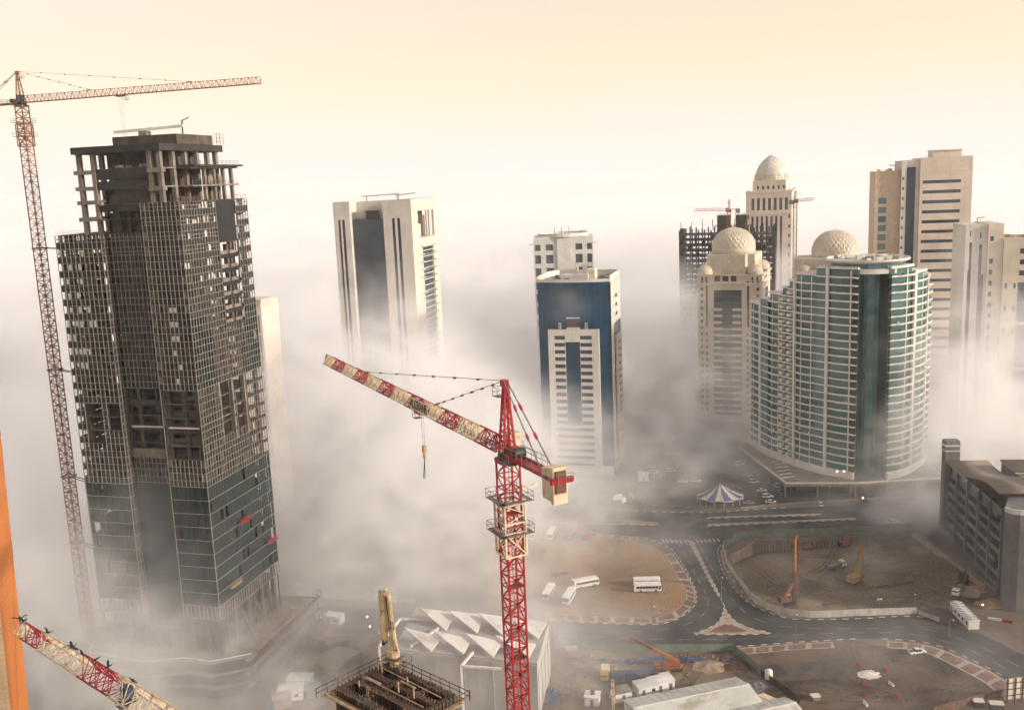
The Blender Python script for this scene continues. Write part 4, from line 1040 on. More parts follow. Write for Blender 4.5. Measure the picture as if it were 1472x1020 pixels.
def curved_building():
    """two bowed wings with balconies either side of a tall glazed bay"""
    rnd = random.Random(31)
    T = thing('curved_building', 'curved teal glass apartment building with white balconies, stepped roofline and lattice dome', 'building', (0, 0, 0))
    fh = 3.5; zb = 9.5
    left = smooth_line([(120.4, 485.6), (123.3, 464.5), (130.0, 446.3), (139.2, 430.6), (150.7, 419.0)], 8)
    right = smooth_line([(164.6, 417.0), (172, 420.6), (179.4, 427), (187.6, 436), (193.8, 445.4), (197.4, 457)], 6)
    inner_l = offset(left, 17.0); inner_r = offset(right, 15.0)
    def L_at(L, t):
        f = t * (len(L) - 1); i = min(int(f), len(L) - 2); a, b = Vector(L[i]), Vector(L[i + 1]); return a.lerp(b, f - i)
    def seg(L, t0, t1, n=6): return [tuple(L_at(L, t0 + (t1 - t0) * k / n)) for k in range(n + 1)]
    # (line, from, to, storeys, kind)
    bays = [(left, inner_l, 0.0, .17, 20, 'balcony'), (left, inner_l, .18, .27, 21, 'glass'), (left, inner_l, .27, .40, 22, 'balcony'), (left, inner_l, .405, .46, 23, 'notch'),
            (left, inner_l, .465, .53, 24, 'notch'), (left, inner_l, .535, .70, 25, 'balcony'), (left, inner_l, .705, .775, 26, 'glass'), (left, inner_l, .80, 1.0, 26, 'long'),
            (right, inner_r, 0.0, .36, 26, 'long'), (right, inner_r, .39, .64, 25, 'balcony'), (right, inner_r, .66, 1.0, 24, 'balcony')]
    for bi, (Lo, Li, t0, t1, nf, kind) in enumerate(bays):
        out_e = seg(Lo, t0, t1); in_e = seg(Li, t0, t1)
        top = zb + nf * fh
        wallp = offset(out_e, 1.1) if kind != 'glass' else out_e
        MB().prism(offset(wallp, .3) + in_e[::-1], zb - 1.6, top).build('bay_body', M['green_glass'], T)
        for k in range(nf): MB().prism(wallp + offset(wallp, .5)[::-1], zb + k * fh - .2, zb + (k + 1) * fh - .25).build('glass_storey', M['teal_glass'], T)
        MB().prism(offset(out_e, .15) + in_e[::-1], top + .02, top + 1.0).build('bay_parapet', M['balcony_white'], T)
        # storey pieces made once and copied up the bay
        if kind == 'glass':
            proto = MB().band(out_e, -.18, -.3, .3).build('spandrel', M['balcony_white'], T); dz = 0
        else:
            bulge = {'balcony': 1.1, 'notch': .4, 'long': .9}[kind]; n = len(out_e) - 1
            prof = []
            for k, p in enumerate(out_e):
                t = k / n; a = Vector(out_e[max(k - 1, 0)]); b = Vector(out_e[min(k + 1, n)]); d = (b - a).normalized(); o = Vector((d.y, -d.x))
                prof.append(tuple(Vector(p) + o * bulge * (math.sin(math.pi * t) ** .6 if kind != 'long' else (.35 if t < .3 else 1.0 if t < .9 else 1.25))))
            inn = offset(out_e, 1.2)
            proto = MB().band(prof, .2, -.1, .5).prism(prof + inn[::-1], -.3, -.02).build('balcony', M['balcony_white'], T)
        proto.location = (0, 0, zb)
        for k in range(1, nf): dup(proto, T, (0, 0, zb + k * fh))
        if kind in ('balcony', 'long'):
            for j in range(9):        # chairs, planters and cooling units left out on the balconies
                k = rnd.randrange(nf); p = L_at(Lo, t0 + (t1 - t0) * rnd.uniform(.2, .9)); a_, b_ = L_at(Lo, t0), L_at(Lo, t1); d = (b_ - a_).normalized(); w_ = rnd.uniform(.25, .6)
                MB().ob((p.x, p.y, zb + k * fh + .45), (d.x * w_, d.y * w_, 0), (d.y * .3, -d.x * .3, 0), (0, 0, rnd.uniform(.35, .75))).build('balcony_item', M[rnd.choice(['white_clad', 'dark_steel', 'plywood', 'steel'])], T)
            q = offset(out_e, .75); n = len(q) - 1
            for k in ((1, 4) if kind == 'balcony' else (4,)):
                a, b = Vector(q[k]), Vector(q[min(k + 1, n)]); c = a.lerp(b, .3); e = a.lerp(b, .62)
                w = MB().add([(c.x, c.y, .05), (e.x, e.y, .05), (e.x, e.y, 2.9), (c.x, c.y, 2.9)], [(0, 1, 2, 3)])
                pr = w.build('wall_pier', M['balcony_white'], T); pr.location = (0, 0, zb)
                for j in range(1, nf): dup(pr, T, (0, 0, zb + j * fh))
        if kind == 'notch':
            q = [Vector(p) for p in out_e]; a, b = q[0], q[-1]; d = (b - a).normalized(); o = Vector((d.y, -d.x))
            c = a.lerp(b, .5) + o * 1.0
            pr = MB().ob((c.x, c.y, .3), (d.x * 1.1, d.y * 1.1, 0), (o.x * .9, o.y * .9, 0), (0, 0, .65)).build('small_balcony', M['balcony_white'], T); pr.location = (0, 0, zb + 1.7)
            for k in range(1, nf - 1): dup(pr, T, (0, 0, zb + 1.7 + k * fh))
    # tall piers between bays
    for Lo, t, nf in ((left, .175, 21), (left, .53, 24), (left, .7875, 26.2), (right, .375, 25.5), (right, .65, 24.5)):
        p = L_at(Lo, t); a = L_at(Lo, max(0, t - .02)); b = L_at(Lo, min(1, t + .02)); d = (b - a).normalized(); o = Vector((d.y, -d.x))
        MB().ob((p.x, p.y, (zb + nf * fh) / 2), (d.x * .65, d.y * .65, 0), (o.x * .55, o.y * .55, 0), (0, 0, (zb + nf * fh) / 2)).build('pier', M['balcony_white'], T)
    # base course following the curve
    for Lo in (left, right): MB().band(offset(Lo, -.8), 1.6, zb - 4.2, zb - .2).build('base_course', M['balcony_white'], T)
    # glazed bay: concave outer panes, bowed middle
    cb = [(150.9, 419.2), (152.6, 424.0), (154.2, 424.6), (156.2, 422.4), (159.0, 421.6), (161.6, 422.6), (163.0, 425), (164.4, 417.3)]
    for k in range(26):
        z = 4 + k * 3.62
        for i, (a, b) in enumerate(zip(cb, cb[1:])):
            a, b = Vector(a), Vector(b)
            pane(T, (a.x, a.y, 0), (b.x - a.x, b.y - a.y, 0), .03, (b - a).length - .03, z, z + 3.58, 'teal_glass' if 1 < i < 5 else 'green_glass', 0, 'glass_panel')
    MB().prism(offset(cb, .35) + [(176, 436), (166, 446), (142, 434)], 0.5, 98.2).build('bay_core', M['dark_concrete'], T)
    # round crown over the bay
    c = (160.5, 434.5, 0); zt = 98.4
    MB().lathe(c, [(16.6, zt), (16.6, zt + 2.0), (16.2, zt + 2.1)], 44).build('crown_band', M['balcony_white'], T)
    for i in range(36):
        t0 = 2 * math.pi * i / 36
        p = Vector((c[0] + 15.6 * math.cos(t0), c[1] + 15.6 * math.sin(t0), 0)); q = Vector((c[0] + 15.6 * math.cos(t0 + math.pi / 18), c[1] + 15.6 * math.sin(t0 + math.pi / 18), 0))
        pane(T, p, q - p, .03, (q - p).length - .03, zt + 2.15, zt + 4.3, 'teal_glass', 0, 'clerestory_pane')
    MB().lathe(c, [(15.2, zt + 2.1), (15.2, zt + 4.35)], 40).build('crown_core', M['dark_concrete'], T)
    MB().lathe(c, [(16.2, zt + 4.4), (17.8, zt + 5.2), (17.8, zt + 6.0), (17.0, zt + 6.0), (17.0, zt + 5.4), (.5, zt + 5.4)], 44).build('crown_cornice', M['balcony_white'], T)
    for i in range(26):
        a, r = rnd.uniform(0, 6.28), rnd.uniform(1, 14); x, y = c[0] + r * math.cos(a), c[1] + r * math.sin(a); w = rnd.uniform(.6, 1.7)
        MB().box(x - w, x + w, y - w * .6, y + w * .6, zt + 5.45, zt + 6.2 + rnd.random() * 1.1).build('rooftop_unit', M[rnd.choice(['white_clad', 'cream_trim', 'steel'])], T)
    # block that carries the dome, set behind the left wing
    MB().prism([(139, 474), (158, 462), (168, 452), (180, 470), (160, 492), (146, 490)], 40, 101.5).build('dome_block', M['cream_stone'], T)
    for i in range(3): arch_relief(T, (139, 474, 0), Vector((19, -12, 0)).normalized(), 4 + i * 5.6, 89, 4.6, 6.5, 'cream_trim')
    lattice_dome(T, (143.5, 470, 93), 4.0, 4.8, 14, 5, .8, name='corner_dome')
    lattice_dome(T, (160.5, 478, 101.0), 11.0, 10.6, 30, 8, 2.6)
    # podium deck on columns with awning ribs
    pod = [(113, 478), (119.8, 416.6), (150, 412.6), (190, 415.0), (214, 420), (214, 470), (150, 505)]
    MB().prism(pod, 5.2, 6.4).build('podium_deck', M['concrete'], T)
    MB().prism([(120, 476), (126, 424), (150, 418.5), (186, 421), (208, 428), (208, 468), (150, 500)], 0, 5.2).build('podium_wall', M['dark_concrete'], T)
    MB().band(pod[:4], .3, 6.42, 7.3).build('podium_parapet', M['cream_trim'], T)
    for a, b in zip(pod[:4], pod[1:5]):
        for p, d in along([a, b], 14): MB().box(p.x - .3, p.x + .3, p.y + .9, p.y + 1.5, 0, 5.2).build('podium_column', M['concrete'], T)
    for i in range(9): MB().bar((119.5 + i * .7, 424 + i * 5.2, 6.9), (126 + i * .5, 425.5 + i * 5.2, 6.9), .5, .4).build('pergola_beam', M['white_clad'], T)
    for i in range(6): MB().bar((190 + i * 3.2, 418, 6.9), (191 + i * 3.2, 432, 6.9), .5, .4).build('pergola_beam', M['white_clad'], T)
    for x, y in ((143, 418.2), (146, 417.8)): MB().lathe((x, y, 10.5), [(.05, 0), (.28, .2), (.28, .4), (.05, .6)], 8).build('lit_lamp', M['lamp_glow'], T)
curved_building()

def tall_banded_tower():
    T = thing('banded_tower', 'tall pinkish tower with dark ribbon windows and a narrow stone wing', 'tower', (229.5, 556, 0), R_(-11)); T.scale = (.69, .9, 1)
    H = 147.5; W = 27.0
    def ribbon(o, ux, L, x0, x1, n, mat):
        wins = [(x0, x1, H - 14.5 - k * 5.55, H - 12.7 - k * 5.55) for k in range(n)]
        mb = MB(); facade(mb, o, ux, L, 0, H, wins, .6); mb.build('clad_wall', M[mat], T)
        for q in wins: pane(T, o, ux, *q, 'night_glass', .5, 'ribbon_window')
    # origin: left end of the banded front; front runs right
    ribbon((6, 0, 0), (1, 0, 0), 40, 2.2, 31.5, 22, 'pink_clad')
    MB().box(6, 46, .7, 26, 0, H - .2).build('tower_body', M['pink_clad'], T)
    MB().box(17, 39, 6, 20, H - .1, H + 3.4).build('plant_room', M['pink_clad'], T)
    MB().box(16.4, 39.6, 5.4, 20.6, H + 3.4, H + 4.0).build('plant_roof', M['pink_clad'], T)
    # fluted glass shaft
    mb = MB(); ops = [(4.0, 11.0, 4, H - 5)]
    sq = [(.8, 2.2, H - 12 - k * 5.55, H - 10.4 - k * 5.55) for k in range(20)]
    facade(mb, (-8, 1.5, 0), (1, 0, 0), 14, 0, H - 1.0, ops + sq, .9); mb.build('shaft_wall', M['white_stone'], T)
    for q in sq: pane(T, (-8, 1.5, 0), (1, 0, 0), *q, 'night_glass', .5, 'window')
    pane(T, (-8, 1.5, 0), (1, 0, 0), 4.0, 11.0, 4, H - 5, 'night_glass', .85, 'shaft_glass')
    for i in range(4): MB().box(-3.6 + i * 1.75, -2.9 + i * 1.75, 1.3, 2.2, 4, H - 5).build('shaft_fin', M['night_glass'], T)
    MB().box(-8, 5.9, 2.5, 24, 0, H - 1.2).build('shaft_body', M['white_stone'], T)
    # narrow beige wing on the left
    wins = [(3.0, 9.4, H - 25 - k * 5.2, H - 21.6 - k * 5.2) for k in range(20)]
    mb = MB(); facade(mb, (-28, 4, 0), (1, 0, 0), 19.9, 0, H - 6.5, wins, .6); mb.build('wing_wall', M['beige_stone'], T)
    for q in wins: pane(T, (-28, 4, 0), (1, 0, 0), *q, 'teal_glass', .5, 'window')
    MB().box(-28, -8.1, 4.7, 24, 0, H - 6.7).build('wing_body', M['beige_stone'], T)
    rooftop_units(T, random.Random(8), -26, -10, 6, 18, H - 6.6, 6)
    cradle_arm(T, -12, 6, H - 6.6, -5, 0)
tall_banded_tower()

def stepped_tower():
    T = thing('stepped_tower', 'pale tower with dark stepped corner slots and a large grey glass panel', 'tower', (231.8, 494, 0), R_(-11)); T.scale = (.8, .9, 1)
    H = 113.0
    ops = [(2.0, 4.2, 10, 96 - 6), (2.6, 4.2, 90, 104), (8.4, 11.6, 10, 88), (8.4, 10.2, 88, 103), (2.6, 3.4, 107, 110), (8.6, 9.6, 106, 109)]
    mb = MB(); facade(mb, (0, 0, 0), (1, 0, 0), 13, 0, H, ops, .8); mb.build('corner_wall', M['white_stone'], T)
    for q in ops: pane(T, (0, 0, 0), (1, 0, 0), *q, 'dark_glass', .7, 'slot_window')
    sq = [(1.2, 3.4, H - 8.5 - k * 5.6, H - 6 - k * 5.6) for k in range(16) if k != 1]
    mb = MB(); facade(mb, (13, -1.5, 0), (1, 0, 0), 9, 0, H + .4, sq, .6); mb.build('stair_wall', M['cream_stone'], T)
    for q in sq: pane(T, (13, -1.5, 0), (1, 0, 0), *q, 'dark_glass', .5, 'window')
    big = [(9.5, 25.5, z, z + 2.6) for z in (98, 92.5, 87)] + [(9.0, 25.0, 63.5, 83.6), (8.8, 24.6, 40, 62), (8.6, 24.4, 18, 38.6)] + [(6.6, 8.0, z, z + 2.8) for z in (80.5, 69, 57.5)] + [(26.6, 28.0, z, z + 2.8) for z in (80.5, 69, 57.5)] + [(1.4, 2.8, z, z + 2.8) for z in (80.5, 69, 57.5)]
    mb = MB(); facade(mb, (22, -3, 0), (1, 0, 0), 33, 0, 106, big, .7); mb.build('main_wall', M['cream_stone'], T)
    for q in big:
        if q[3] - q[2] > 6:
            h = (q[3] - q[2]) / 4
            for j in range(4): pane(T, (22, -3, 0), (1, 0, 0), q[0], q[1], q[2] + j * h, q[2] + (j + 1) * h - .12, 'grey_glass', .6, 'glass_band')
        else: pane(T, (22, -3, 0), (1, 0, 0), *q, 'dark_glass', .5, 'window')
    MB().box(0, 13, .9, 28, 0, H - .2).build('tower_body', M['white_stone'], T)
    MB().box(13, 22, -.8, 28, 0, H + .2).build('stair_body', M['cream_stone'], T)
    MB().box(22, 55, -2.2, 28, 0, 105.8).build('main_body', M['cream_stone'], T)
    MB().box(42, 60, 2, 20, 105.8, 116).build('plant_room', M['cream_stone'], T)
    rooftop_units(T, random.Random(9), 23, 40, 0, 12, 105.8, 8, ('plywood', 'cream_trim'))
    MB().bar((40, 0, 105.8), (38, 0, 114), .3).bar((38, 0, 114), (34, 0, 113.4), .25).build('roof_davit', M['steel'], T)
    cradle_arm(T, 9, 8, H, 4, 0)
stepped_tower()

def orange_tower():
    T = thing('orange_tower', 'orange and cream tiled tower beside the crane jib with perched birds', 'tower', (-81.5, 142, 0))
    MB().add([(-2.2, 0, 0), (-3.6, 8, 0), (1.6, 8, 150), (3.0, 0, 150)], [(0, 1, 2, 3)]).build('orange_wall', M['orange_tile'], T)
    MB().add([(-2.2, 0, 0), (-30, -6, 0), (-30, -6, 150), (3.0, 0, 150)], [(0, 1, 2, 3)]).build('cream_wall', M['cream_tile'], T)
    MB().prism([(-3.8, .6), (-4.6, 7.6), (-32, 5), (-30, -5.2)], 0, 149.8).build('tower_body', M['cream_tile'], T)
    MB().prism([(3.3, -.2), (1.8, 8.3), (-32, 5.4), (-30, -6.4)], 150.02, 151).build('parapet', M['cream_tile'], T)
    for k in range(30): pane(T, (-30, -6, 0), (30, 6, 0), 8, 20, 6 + k * 4.6, 8.8 + k * 4.6, 'dark_glass', -.1, 'window')
orange_tower()

def car_park():
    """garage with a wavy roof, open decks behind rails"""
    T = thing('parking_garage', 'grey parking garage with a wavy metal roof and open decks', 'building', (162.8, 311.4, 0), 0)
    a = math.atan2(54, 5.7); T.rotation_euler = (0, 0, a)          # x runs from the near end to the far end
    L = 54.0; fh = 4.1; nd = 6
    zr = lambda t: 31.5 + 3.2 * math.cos(t * math.pi * 1.35 + .35) if True else 0
    bay = L / 5
    # seen face is on the left (+y); the building extends to -y
    for k in range(nd + 1):
        MB().box(.2, L - .2, -38, -.3, k * fh - .2, k * fh + .25).build('deck', M['concrete'], T)
        if k < nd:
            for i in range(5):
                MB().box(i * bay + 1.1, (i + 1) * bay - .3, -.5, .15, k * fh + .26, k * fh + 1.9).build('spandrel', M['garage_wall'], T)
            MB().box(.4, L - .4, -9, -8.6, k * fh + .26, (k + 1) * fh - .21).build('deck_wall', M['dark_concrete'], T)
    for i in range(6):
        x = min(max(i * bay, .4), L - .9); MB().box(x, x + 1.1, -.8, .5, 0, 24.8 + (4.6 if i in (0, 5) else 3.4)).build('column', M['garage_wall'], T)
    for i in range(5):
        x = i * bay; MB().box(x + 1.2, x + bay - .1, -.6, -.2, 24.9, 29.0).build('clerestory', M['grey_glass'], T)
    def wave(y0, y1, x0, x1, zoff, ph):
        N = 30; v = []; f = []
        for j, y in enumerate((y0, y1)):
            for i in range(N + 1):
                t = i / N; v.append((x0 + (x1 - x0) * t, y, zoff - 2.0 * math.sin((t - .5) * math.pi * 1.0) + 1.1 * math.sin(t * 2 * math.pi + ph)))
        v += [(p[0], p[1], p[2] - .5) for p in v[:]]; n = N + 1
        for i in range(N): f += [(i, i + 1, n + i + 1, n + i), (2 * n + i, 3 * n + i, 3 * n + i + 1, 2 * n + i + 1), (i, 2 * n + i, 2 * n + i + 1, i + 1), (n + i, n + i + 1, 3 * n + i + 1, 3 * n + i)]
        f += [(0, n, 3 * n, 2 * n), (N, 2 * n + N, 3 * n + N, n + N)]
        return MB().add(v, f)
    wave(1.4, -14, 1, L - 1.5, 32.5, .2).build('roof_wave', M['roof_sheet'], T, smooth=True)
    wave(-15.5, -38, 4, L - 9, 35.0, .2).build('roof_wave', M['roof_sheet'], T, smooth=True)
    MB().box(4, L - 10, -16, -15.7, 25, 32).build('roof_wall', M['garage_wall'], T)
    MB().box(L - .1, L + 4.2, -4, 1.4, 0, 38).build('stair_tower', M['garage_wall'], T)
    MB().box(L - .5, L + 4.6, -4.4, 1.8, 36, 36.5).box(L - .5, L + 4.6, -4.4, 1.8, 34, 34.4).build('stair_louvre', M['white_clad'], T)
    return T
car_park()
def grey_block():
    T = thing('grey_block', 'grey rendered block with a rounded corner and slit windows beside the parking garage', 'building', tuple(G(1437, 872)), 0)
    pts = [(0, 0), (.2, -1.6), (1.2, -3.2), (3, -4.2), (34, -10), (40, 22), (9, 15)]
    MB().prism(pts, 0, 33.0).build('block_body', M['garage_wall'], T)
    pr = [(p[0], p[1]) for p in pts[:5]]
    MB().band(pr, .5, 33, 34.6).build('parapet', M['white_clad'], T)
    for x, z in ((0, 28), (0, 19), (0, 12.5)):
        for dy in (3.0, 4.6): MB().box(-.12 + dy * .07, .2 + dy * .07, dy, dy + .6, z, z + 2.4).build('slit_window', M['window_dark'], T)
    for x in (9, 15, 21):
        for z in (8, 15, 22, 28): MB().ob((x, -4.2 - (x - 3) * .187 - .03, z), (.6, -.11, 0), (.02, .1, 0), (0, 0, 1.1)).build('slit_window', M['window_dark'], T)
grey_block()
# ---------------------------------------------------------------- cranes near the camera
def rail_parts(parent, pts, mat='steel', h=1.1, name='guard_rail', r=.05, gap=1.2):
    mb = MB()
    for p, q in zip(pts, pts[1:]):
        p, q = Vector(p), Vector(q); n = max(1, int((q - p).length / gap))
        for i in range(n + 1): c = p.lerp(q, i / n); mb.bar(c, c + Z3 * h, r)
        for k in (.5, 1.0): mb.bar(p + Z3 * h * k, q + Z3 * h * k, r)
    return mb.build(name, M[mat], parent)

def big_crane(label, loc, rz, zs, jibL, cjL, nsec, c1, c2, mast_w=2.0, jib_h=1.75, apex=8.4, trolley=None, banner=None, hook_drop=None, red_weight=True, climb=True, ties=(.28, .68)):
    T = thing('tower_crane', label, 'crane', loc, rz)
    # mast
    sec = lattice(MB(), (0, 0, 0), (0, 0, 3), mast_w, 2, .19 if mast_w < 2.3 else .24).build('mast_section', M[c1], T)
    n = int(zs / 3); sec.location = (0, 0, zs - 3)
    for k in range(1, n): dup(sec, T, (0, 0, zs - 3 * (k + 1)))
    for k in range(2, n, 3):
        MB().box(-mast_w * .42, mast_w * .1, -mast_w * .42, mast_w * .42, zs - 3 * k, zs - 3 * k + .06).build('rest_platform', M['rust'], T)
    lad = MB().bar((.3, .25, 0), (.3, .25, zs - 1), .06).bar((.3, -.2, 0), (.3, -.2, zs - 1), .06).build('mast_ladder', M['steel'], T)
    # slewing unit, cab
    w = mast_w / 2 + .15
    MB().prism([(-w, -w), (w, -w), (w, w), (-w, w)], zs - .05, zs + .5).build('slewing_ring', M[c1], T)
    MB().lathe((0, 0, zs + .5), [(w, 0), (w, .5), (w * .8, .6)], 20).build('turntable', M['dark_steel'], T)
    zj = zs + 1.1
    cab = thing('cab', '', '') if False else MB().box(.6, 2.0, -2.1, -.75, zj - .3, zj + 2.0).build('cab', M['cream_paint'] if red_weight else M['dark_steel'], T)
    MB().box(2.0, 2.06, -2.0, -.85, zj + .3, zj + 1.8).build('windscreen', M['window_dark'], cab)
    MB().box(.9, 1.7, -2.17, -2.11, zj + .1, zj + 1.8).build('side_window', M['grey_glass'], cab)
    rail_parts(T, [(.4, -2.4, zj - .35), (2.4, -2.4, zj - .35), (2.4, -.6, zj - .35)])
    # tower head
    b = mast_w * .36
    for sx in (-1, 1):
        for sy in (-1, 1): MB().bar((sx * b, sy * b, zj - .2), (sx * .18 - .2, sy * .18, zj + apex - .4), .22).build('head_leg', M[c1], T)
    hb = MB()
    for k in range(1, 6):
        t = k / 6; q = b * (1 - t) + .18 * t; z = zj + (apex - .4) * t; t2 = (k + 1) / 6; q2 = b * (1 - t2) + .18 * t2; z2 = zj + (apex - .4) * t2
        for a, c in (((-1, -1), (1, -1)), ((1, -1), (1, 1)), ((1, 1), (-1, 1)), ((-1, 1), (-1, -1))):
            hb.bar((a[0] * q - .2 * t, a[1] * q, z), (c[0] * q - .2 * t, c[1] * q, z), .09)
            if k < 5: hb.bar((a[0] * q - .2 * t, a[1] * q, z), (c[0] * q2 - .2 * t2, c[1] * q2, z2), .07)
    hb.build('head_bracing', M[c1], T)
    MB().box(-.5, .45, -.35, .35, zj + apex - .6, zj + apex + .15).build('head_sheave', M[c1], T)
    zp = zj + apex - 1.9
    MB().box(.3, 1.5, -.8, .8, zp, zp + .08).build('head_platform', M['steel'], T); rail_parts(T, [(.3, -.8, zp), (1.5, -.8, zp), (1.5, .8, zp), (.3, .8, zp)], gap=.7)
    # jib sections
    L = jibL / nsec
    for k in range(nsec):
        x0 = 1.2 + k * L; x1 = min(1.2 + (k + 1) * L, jibL); h = jib_h * (1 - .12 * k / nsec)
        s = lattice(MB(), (x0, 0, zj + h / 2), (x1 - .02, 0, zj + h / 2), h, max(3, int(L / (.85 if c2 and k % 2 else 1.25))), .17 if c2 else .13, tri=True)
        s.build('jib_section', M[c1 if k % 2 == 0 or not c2 else c2], T)
    cat = MB().box(1.5, jibL - 2, -.28, .28, zj + .1, zj + .14).build('jib_walkway', M['steel'], T)
    MB().bar((jibL, -.5, zj), (jibL, .5, zj), .2).bar((jibL, -.5, zj), (jibL + .3, 0, zj + 1.5), .15).bar((jibL, .5, zj), (jibL + .3, 0, zj + 1.5), .15).build('jib_end', M[c1], T)
    # tie bars with joints
    A = Vector((0, 0, zj + apex)); 
    for i, t in enumerate(ties):
        B = Vector((1.2 + t * jibL, 0, zj + jib_h * .98))
        MB().bar(A + Vector((.2, .12 * (1 - 2 * i), 0)), B, .07).build('tie_bar', M['steel'], T)
        MB().bar(B, B.lerp(A, 1.6 / (A - B).length), .22).build('tie_anchor', M[c1], T)
        for k in range(1, 7):
            c = A.lerp(B, k / 7); MB().ob(c, (B - A).normalized() * .25, (0, .12, 0), (0, 0, .12)).build('tie_joint', M['rust'], T)
    # counter jib
    MB().box(-cjL, -.9, -.85, -.6, zj - .3, zj + .15).build('counter_jib_beam', M[c1], T); MB().box(-cjL, -.9, .6, .85, zj - .3, zj + .15).build('counter_jib_beam', M[c1], T)
    MB().box(-cjL + .1, -1.0, -.59, .59, zj - .1, zj + .02).build('counter_jib_deck', M['red_paint'] if c1 == 'red_paint' else M[c1], T)
    MB().box(-cjL - .35, -cjL, -1.3, 1.3, zj - .35, zj + .25).build('end_beam', M[c1], T)
    for s in (-1, 1): rail_parts(T, [(-cjL + 4.5, s * .95, zj + .1), (-1.6, s * .95, zj + .1)]); 
    MB().box(-3.6, -1.2, -1.7, 1.7, zj - .5, zj - .4).build('machine_platform', M['steel'], T); rail_parts(T, [(-3.6, -1.7, zj - .4), (-1.2, -1.7, zj - .4)]); rail_parts(T, [(-3.6, 1.7, zj - .4), (-1.2, 1.7, zj - .4)])
    MB().tube((-3.0, -.6, zj + .75), (-3.0, .6, zj + .75), .55, n=14).build('hoist_drum', M['dark_steel'], T)
    MB().box(-2.5, -1.5, -.5, .5, zj + .1, zj + 1.2).build('hoist_motor', M[c1], T)
    for i in range(4):
        x = -cjL + .15 + i * .62
        MB().box(x, x + .54, -.85, .85, zj - 2.7 + (.25 if i else 0), zj + 1.25 - .12 * i).build('counterweight', M['block'], T)
    if red_weight: MB().box(-cjL - .06, -cjL + .13, -.6, .6, zj - 1.5, zj + .9).build('counterweight_frame', M['rust'], T)
    rail_parts(T, [(-cjL - 1.1, -.9, zj), (-cjL - 1.1, .9, zj)], h=.9, gap=.6)
    for s in (-1, 1):
        a, c = A + Vector((-.3, s * .2, 0)), Vector((-cjL + 2.6, s * .7, zj + .1)); MB().bar(a, c, .11).build('rear_tie', M['steel'], T)
        for k in (.3, .62): MB().ob(a.lerp(c, k), (c - a).normalized() * .35, (0, .13, 0), (0, 0, .13)).build('tie_joint', M[c1], T)
    # trolley, rope, hook
    if trolley:
        t = trolley; MB().box(t - 1.1, t + 1.1, -.8, .8, zj - .45, zj - .12).build('trolley', M[c1], T)
        bk = MB().box(t + 1.3, t + 2.4, -.5, .5, zj - 1.5, zj - 1.42)
        bk.build('trolley_basket', M['steel'], T); rail_parts(T, [(t + 1.3, -.5, zj - 1.45), (t + 2.4, -.5, zj - 1.45), (t + 2.4, .5, zj - 1.45), (t + 1.3, .5, zj - 1.45)], gap=.6)
        zh = zj - hook_drop
        for dx in (-.45, .45): MB().bar((t + dx, 0, zj - .4), (t + dx * .6, 0, zh + .6), .04).build('hoist_rope', M['steel'], T)
        hk = MB().ob((t, 0, zh), (.34, 0, 0), (0, .2, 0), (0, 0, .5)).lathe((t, 0, zh - 1.35), [(.06, 0), (.22, .15), (.22, .45), (.1, .8)], 10).build('hook_block', M['yellow_paint'], T)
        MB().bar((t, 0, zh - 1.3), (t + .9, 0, zh - 4.4), .09).bar((t, 0, zh - 1.3), (t + .3, 0, zh - 4.3), .08).build('sling', M['dark_steel'], T)
    if climb:
        z1 = zs - 11; w2 = mast_w * .5 + .32; cf = MB()
        cor = [(-w2, -w2), (w2, -w2), (w2, w2), (-w2, w2)]
        for x, y in cor: cf.bar((x, y, z1), (x, y, zs - 4.8), .2)
        for (x, y), (x2, y2) in zip(cor, cor[1:] + cor[:1]):
            for z in (z1, z1 + 2.9, z1 + 4.0, zs - 4.8): cf.bar((x, y, z), (x2, y2, z), .16)
            cf.bar((x, y, z1), (x2, y2, z1 + 2.9), .12).bar((x2, y2, z1), (x, y, z1 + 2.9), .12)
            cf.bar((x, y, z1 + 4), (x2, y2, z1 + 5.0), .1).bar((x2, y2, z1 + 5.0), (x, y, zs - 4.8), .1)
        cf.build('climbing_frame', M['cream_paint'] if red_weight else M[c1], T)
        for z in (zs - 4.4, zs - 8.3):
            w3 = w2 + .75
            MB().band([(-w3, w3), (-w3, -w3), (w3, -w3), (w3, w3), (-w3, w3)], .7, z, z + .09).build('platform', M['steel'], T)
            rail_parts(T, [(-w3, w3, z), (-w3, -w3, z), (w3, -w3, z), (w3, w3, z), (-w3, w3, z)])
        la = MB()
        for s in (0, .4): la.bar((-w2 - .6, w2 + .5 + s, zs - 8.3), (-w2 - .6, w2 + .5 + s, zs - 4.4), .05)
        for i in range(12): la.bar((-w2 - .6, w2 + .5, zs - 8.2 + i * .33), (-w2 - .6, w2 + .9, zs - 8.2 + i * .33), .04)
        la.build('ladder', M['steel'], T)
        MB().bar((w2, -w2 - .8, zs - 4.1), (w2 + .3, -w2 - 3.1, zs - 3.9), .25).build('feed_rail', M['cream_paint'], T)
    if banner:
        t = banner; h = jib_h
        pl = MB().box(t - 3.0, t + 3.0, h * .52, h * .58, zj + .05, zj + h * .98).build('banner', M['cream_paint'], T)
        fc = bpy.data.curves.new('lettering', 'FONT'); fc.body = 'ALCRANE'; fc.size = 1.9; fc.align_x = 'CENTER'; fc.align_y = 'CENTER'; fc.extrude = .02; fc.space_character = .92
        fo = bpy.data.objects.new('lettering', fc); COL.objects.link(fo); me = bpy.data.meshes.new_from_object(fo); bpy.data.objects.remove(fo)
        me.materials.clear(); me.materials.append(M['black_letter'])
        lo = bpy.data.objects.new('lettering', me); COL.objects.link(lo); lo.parent = pl
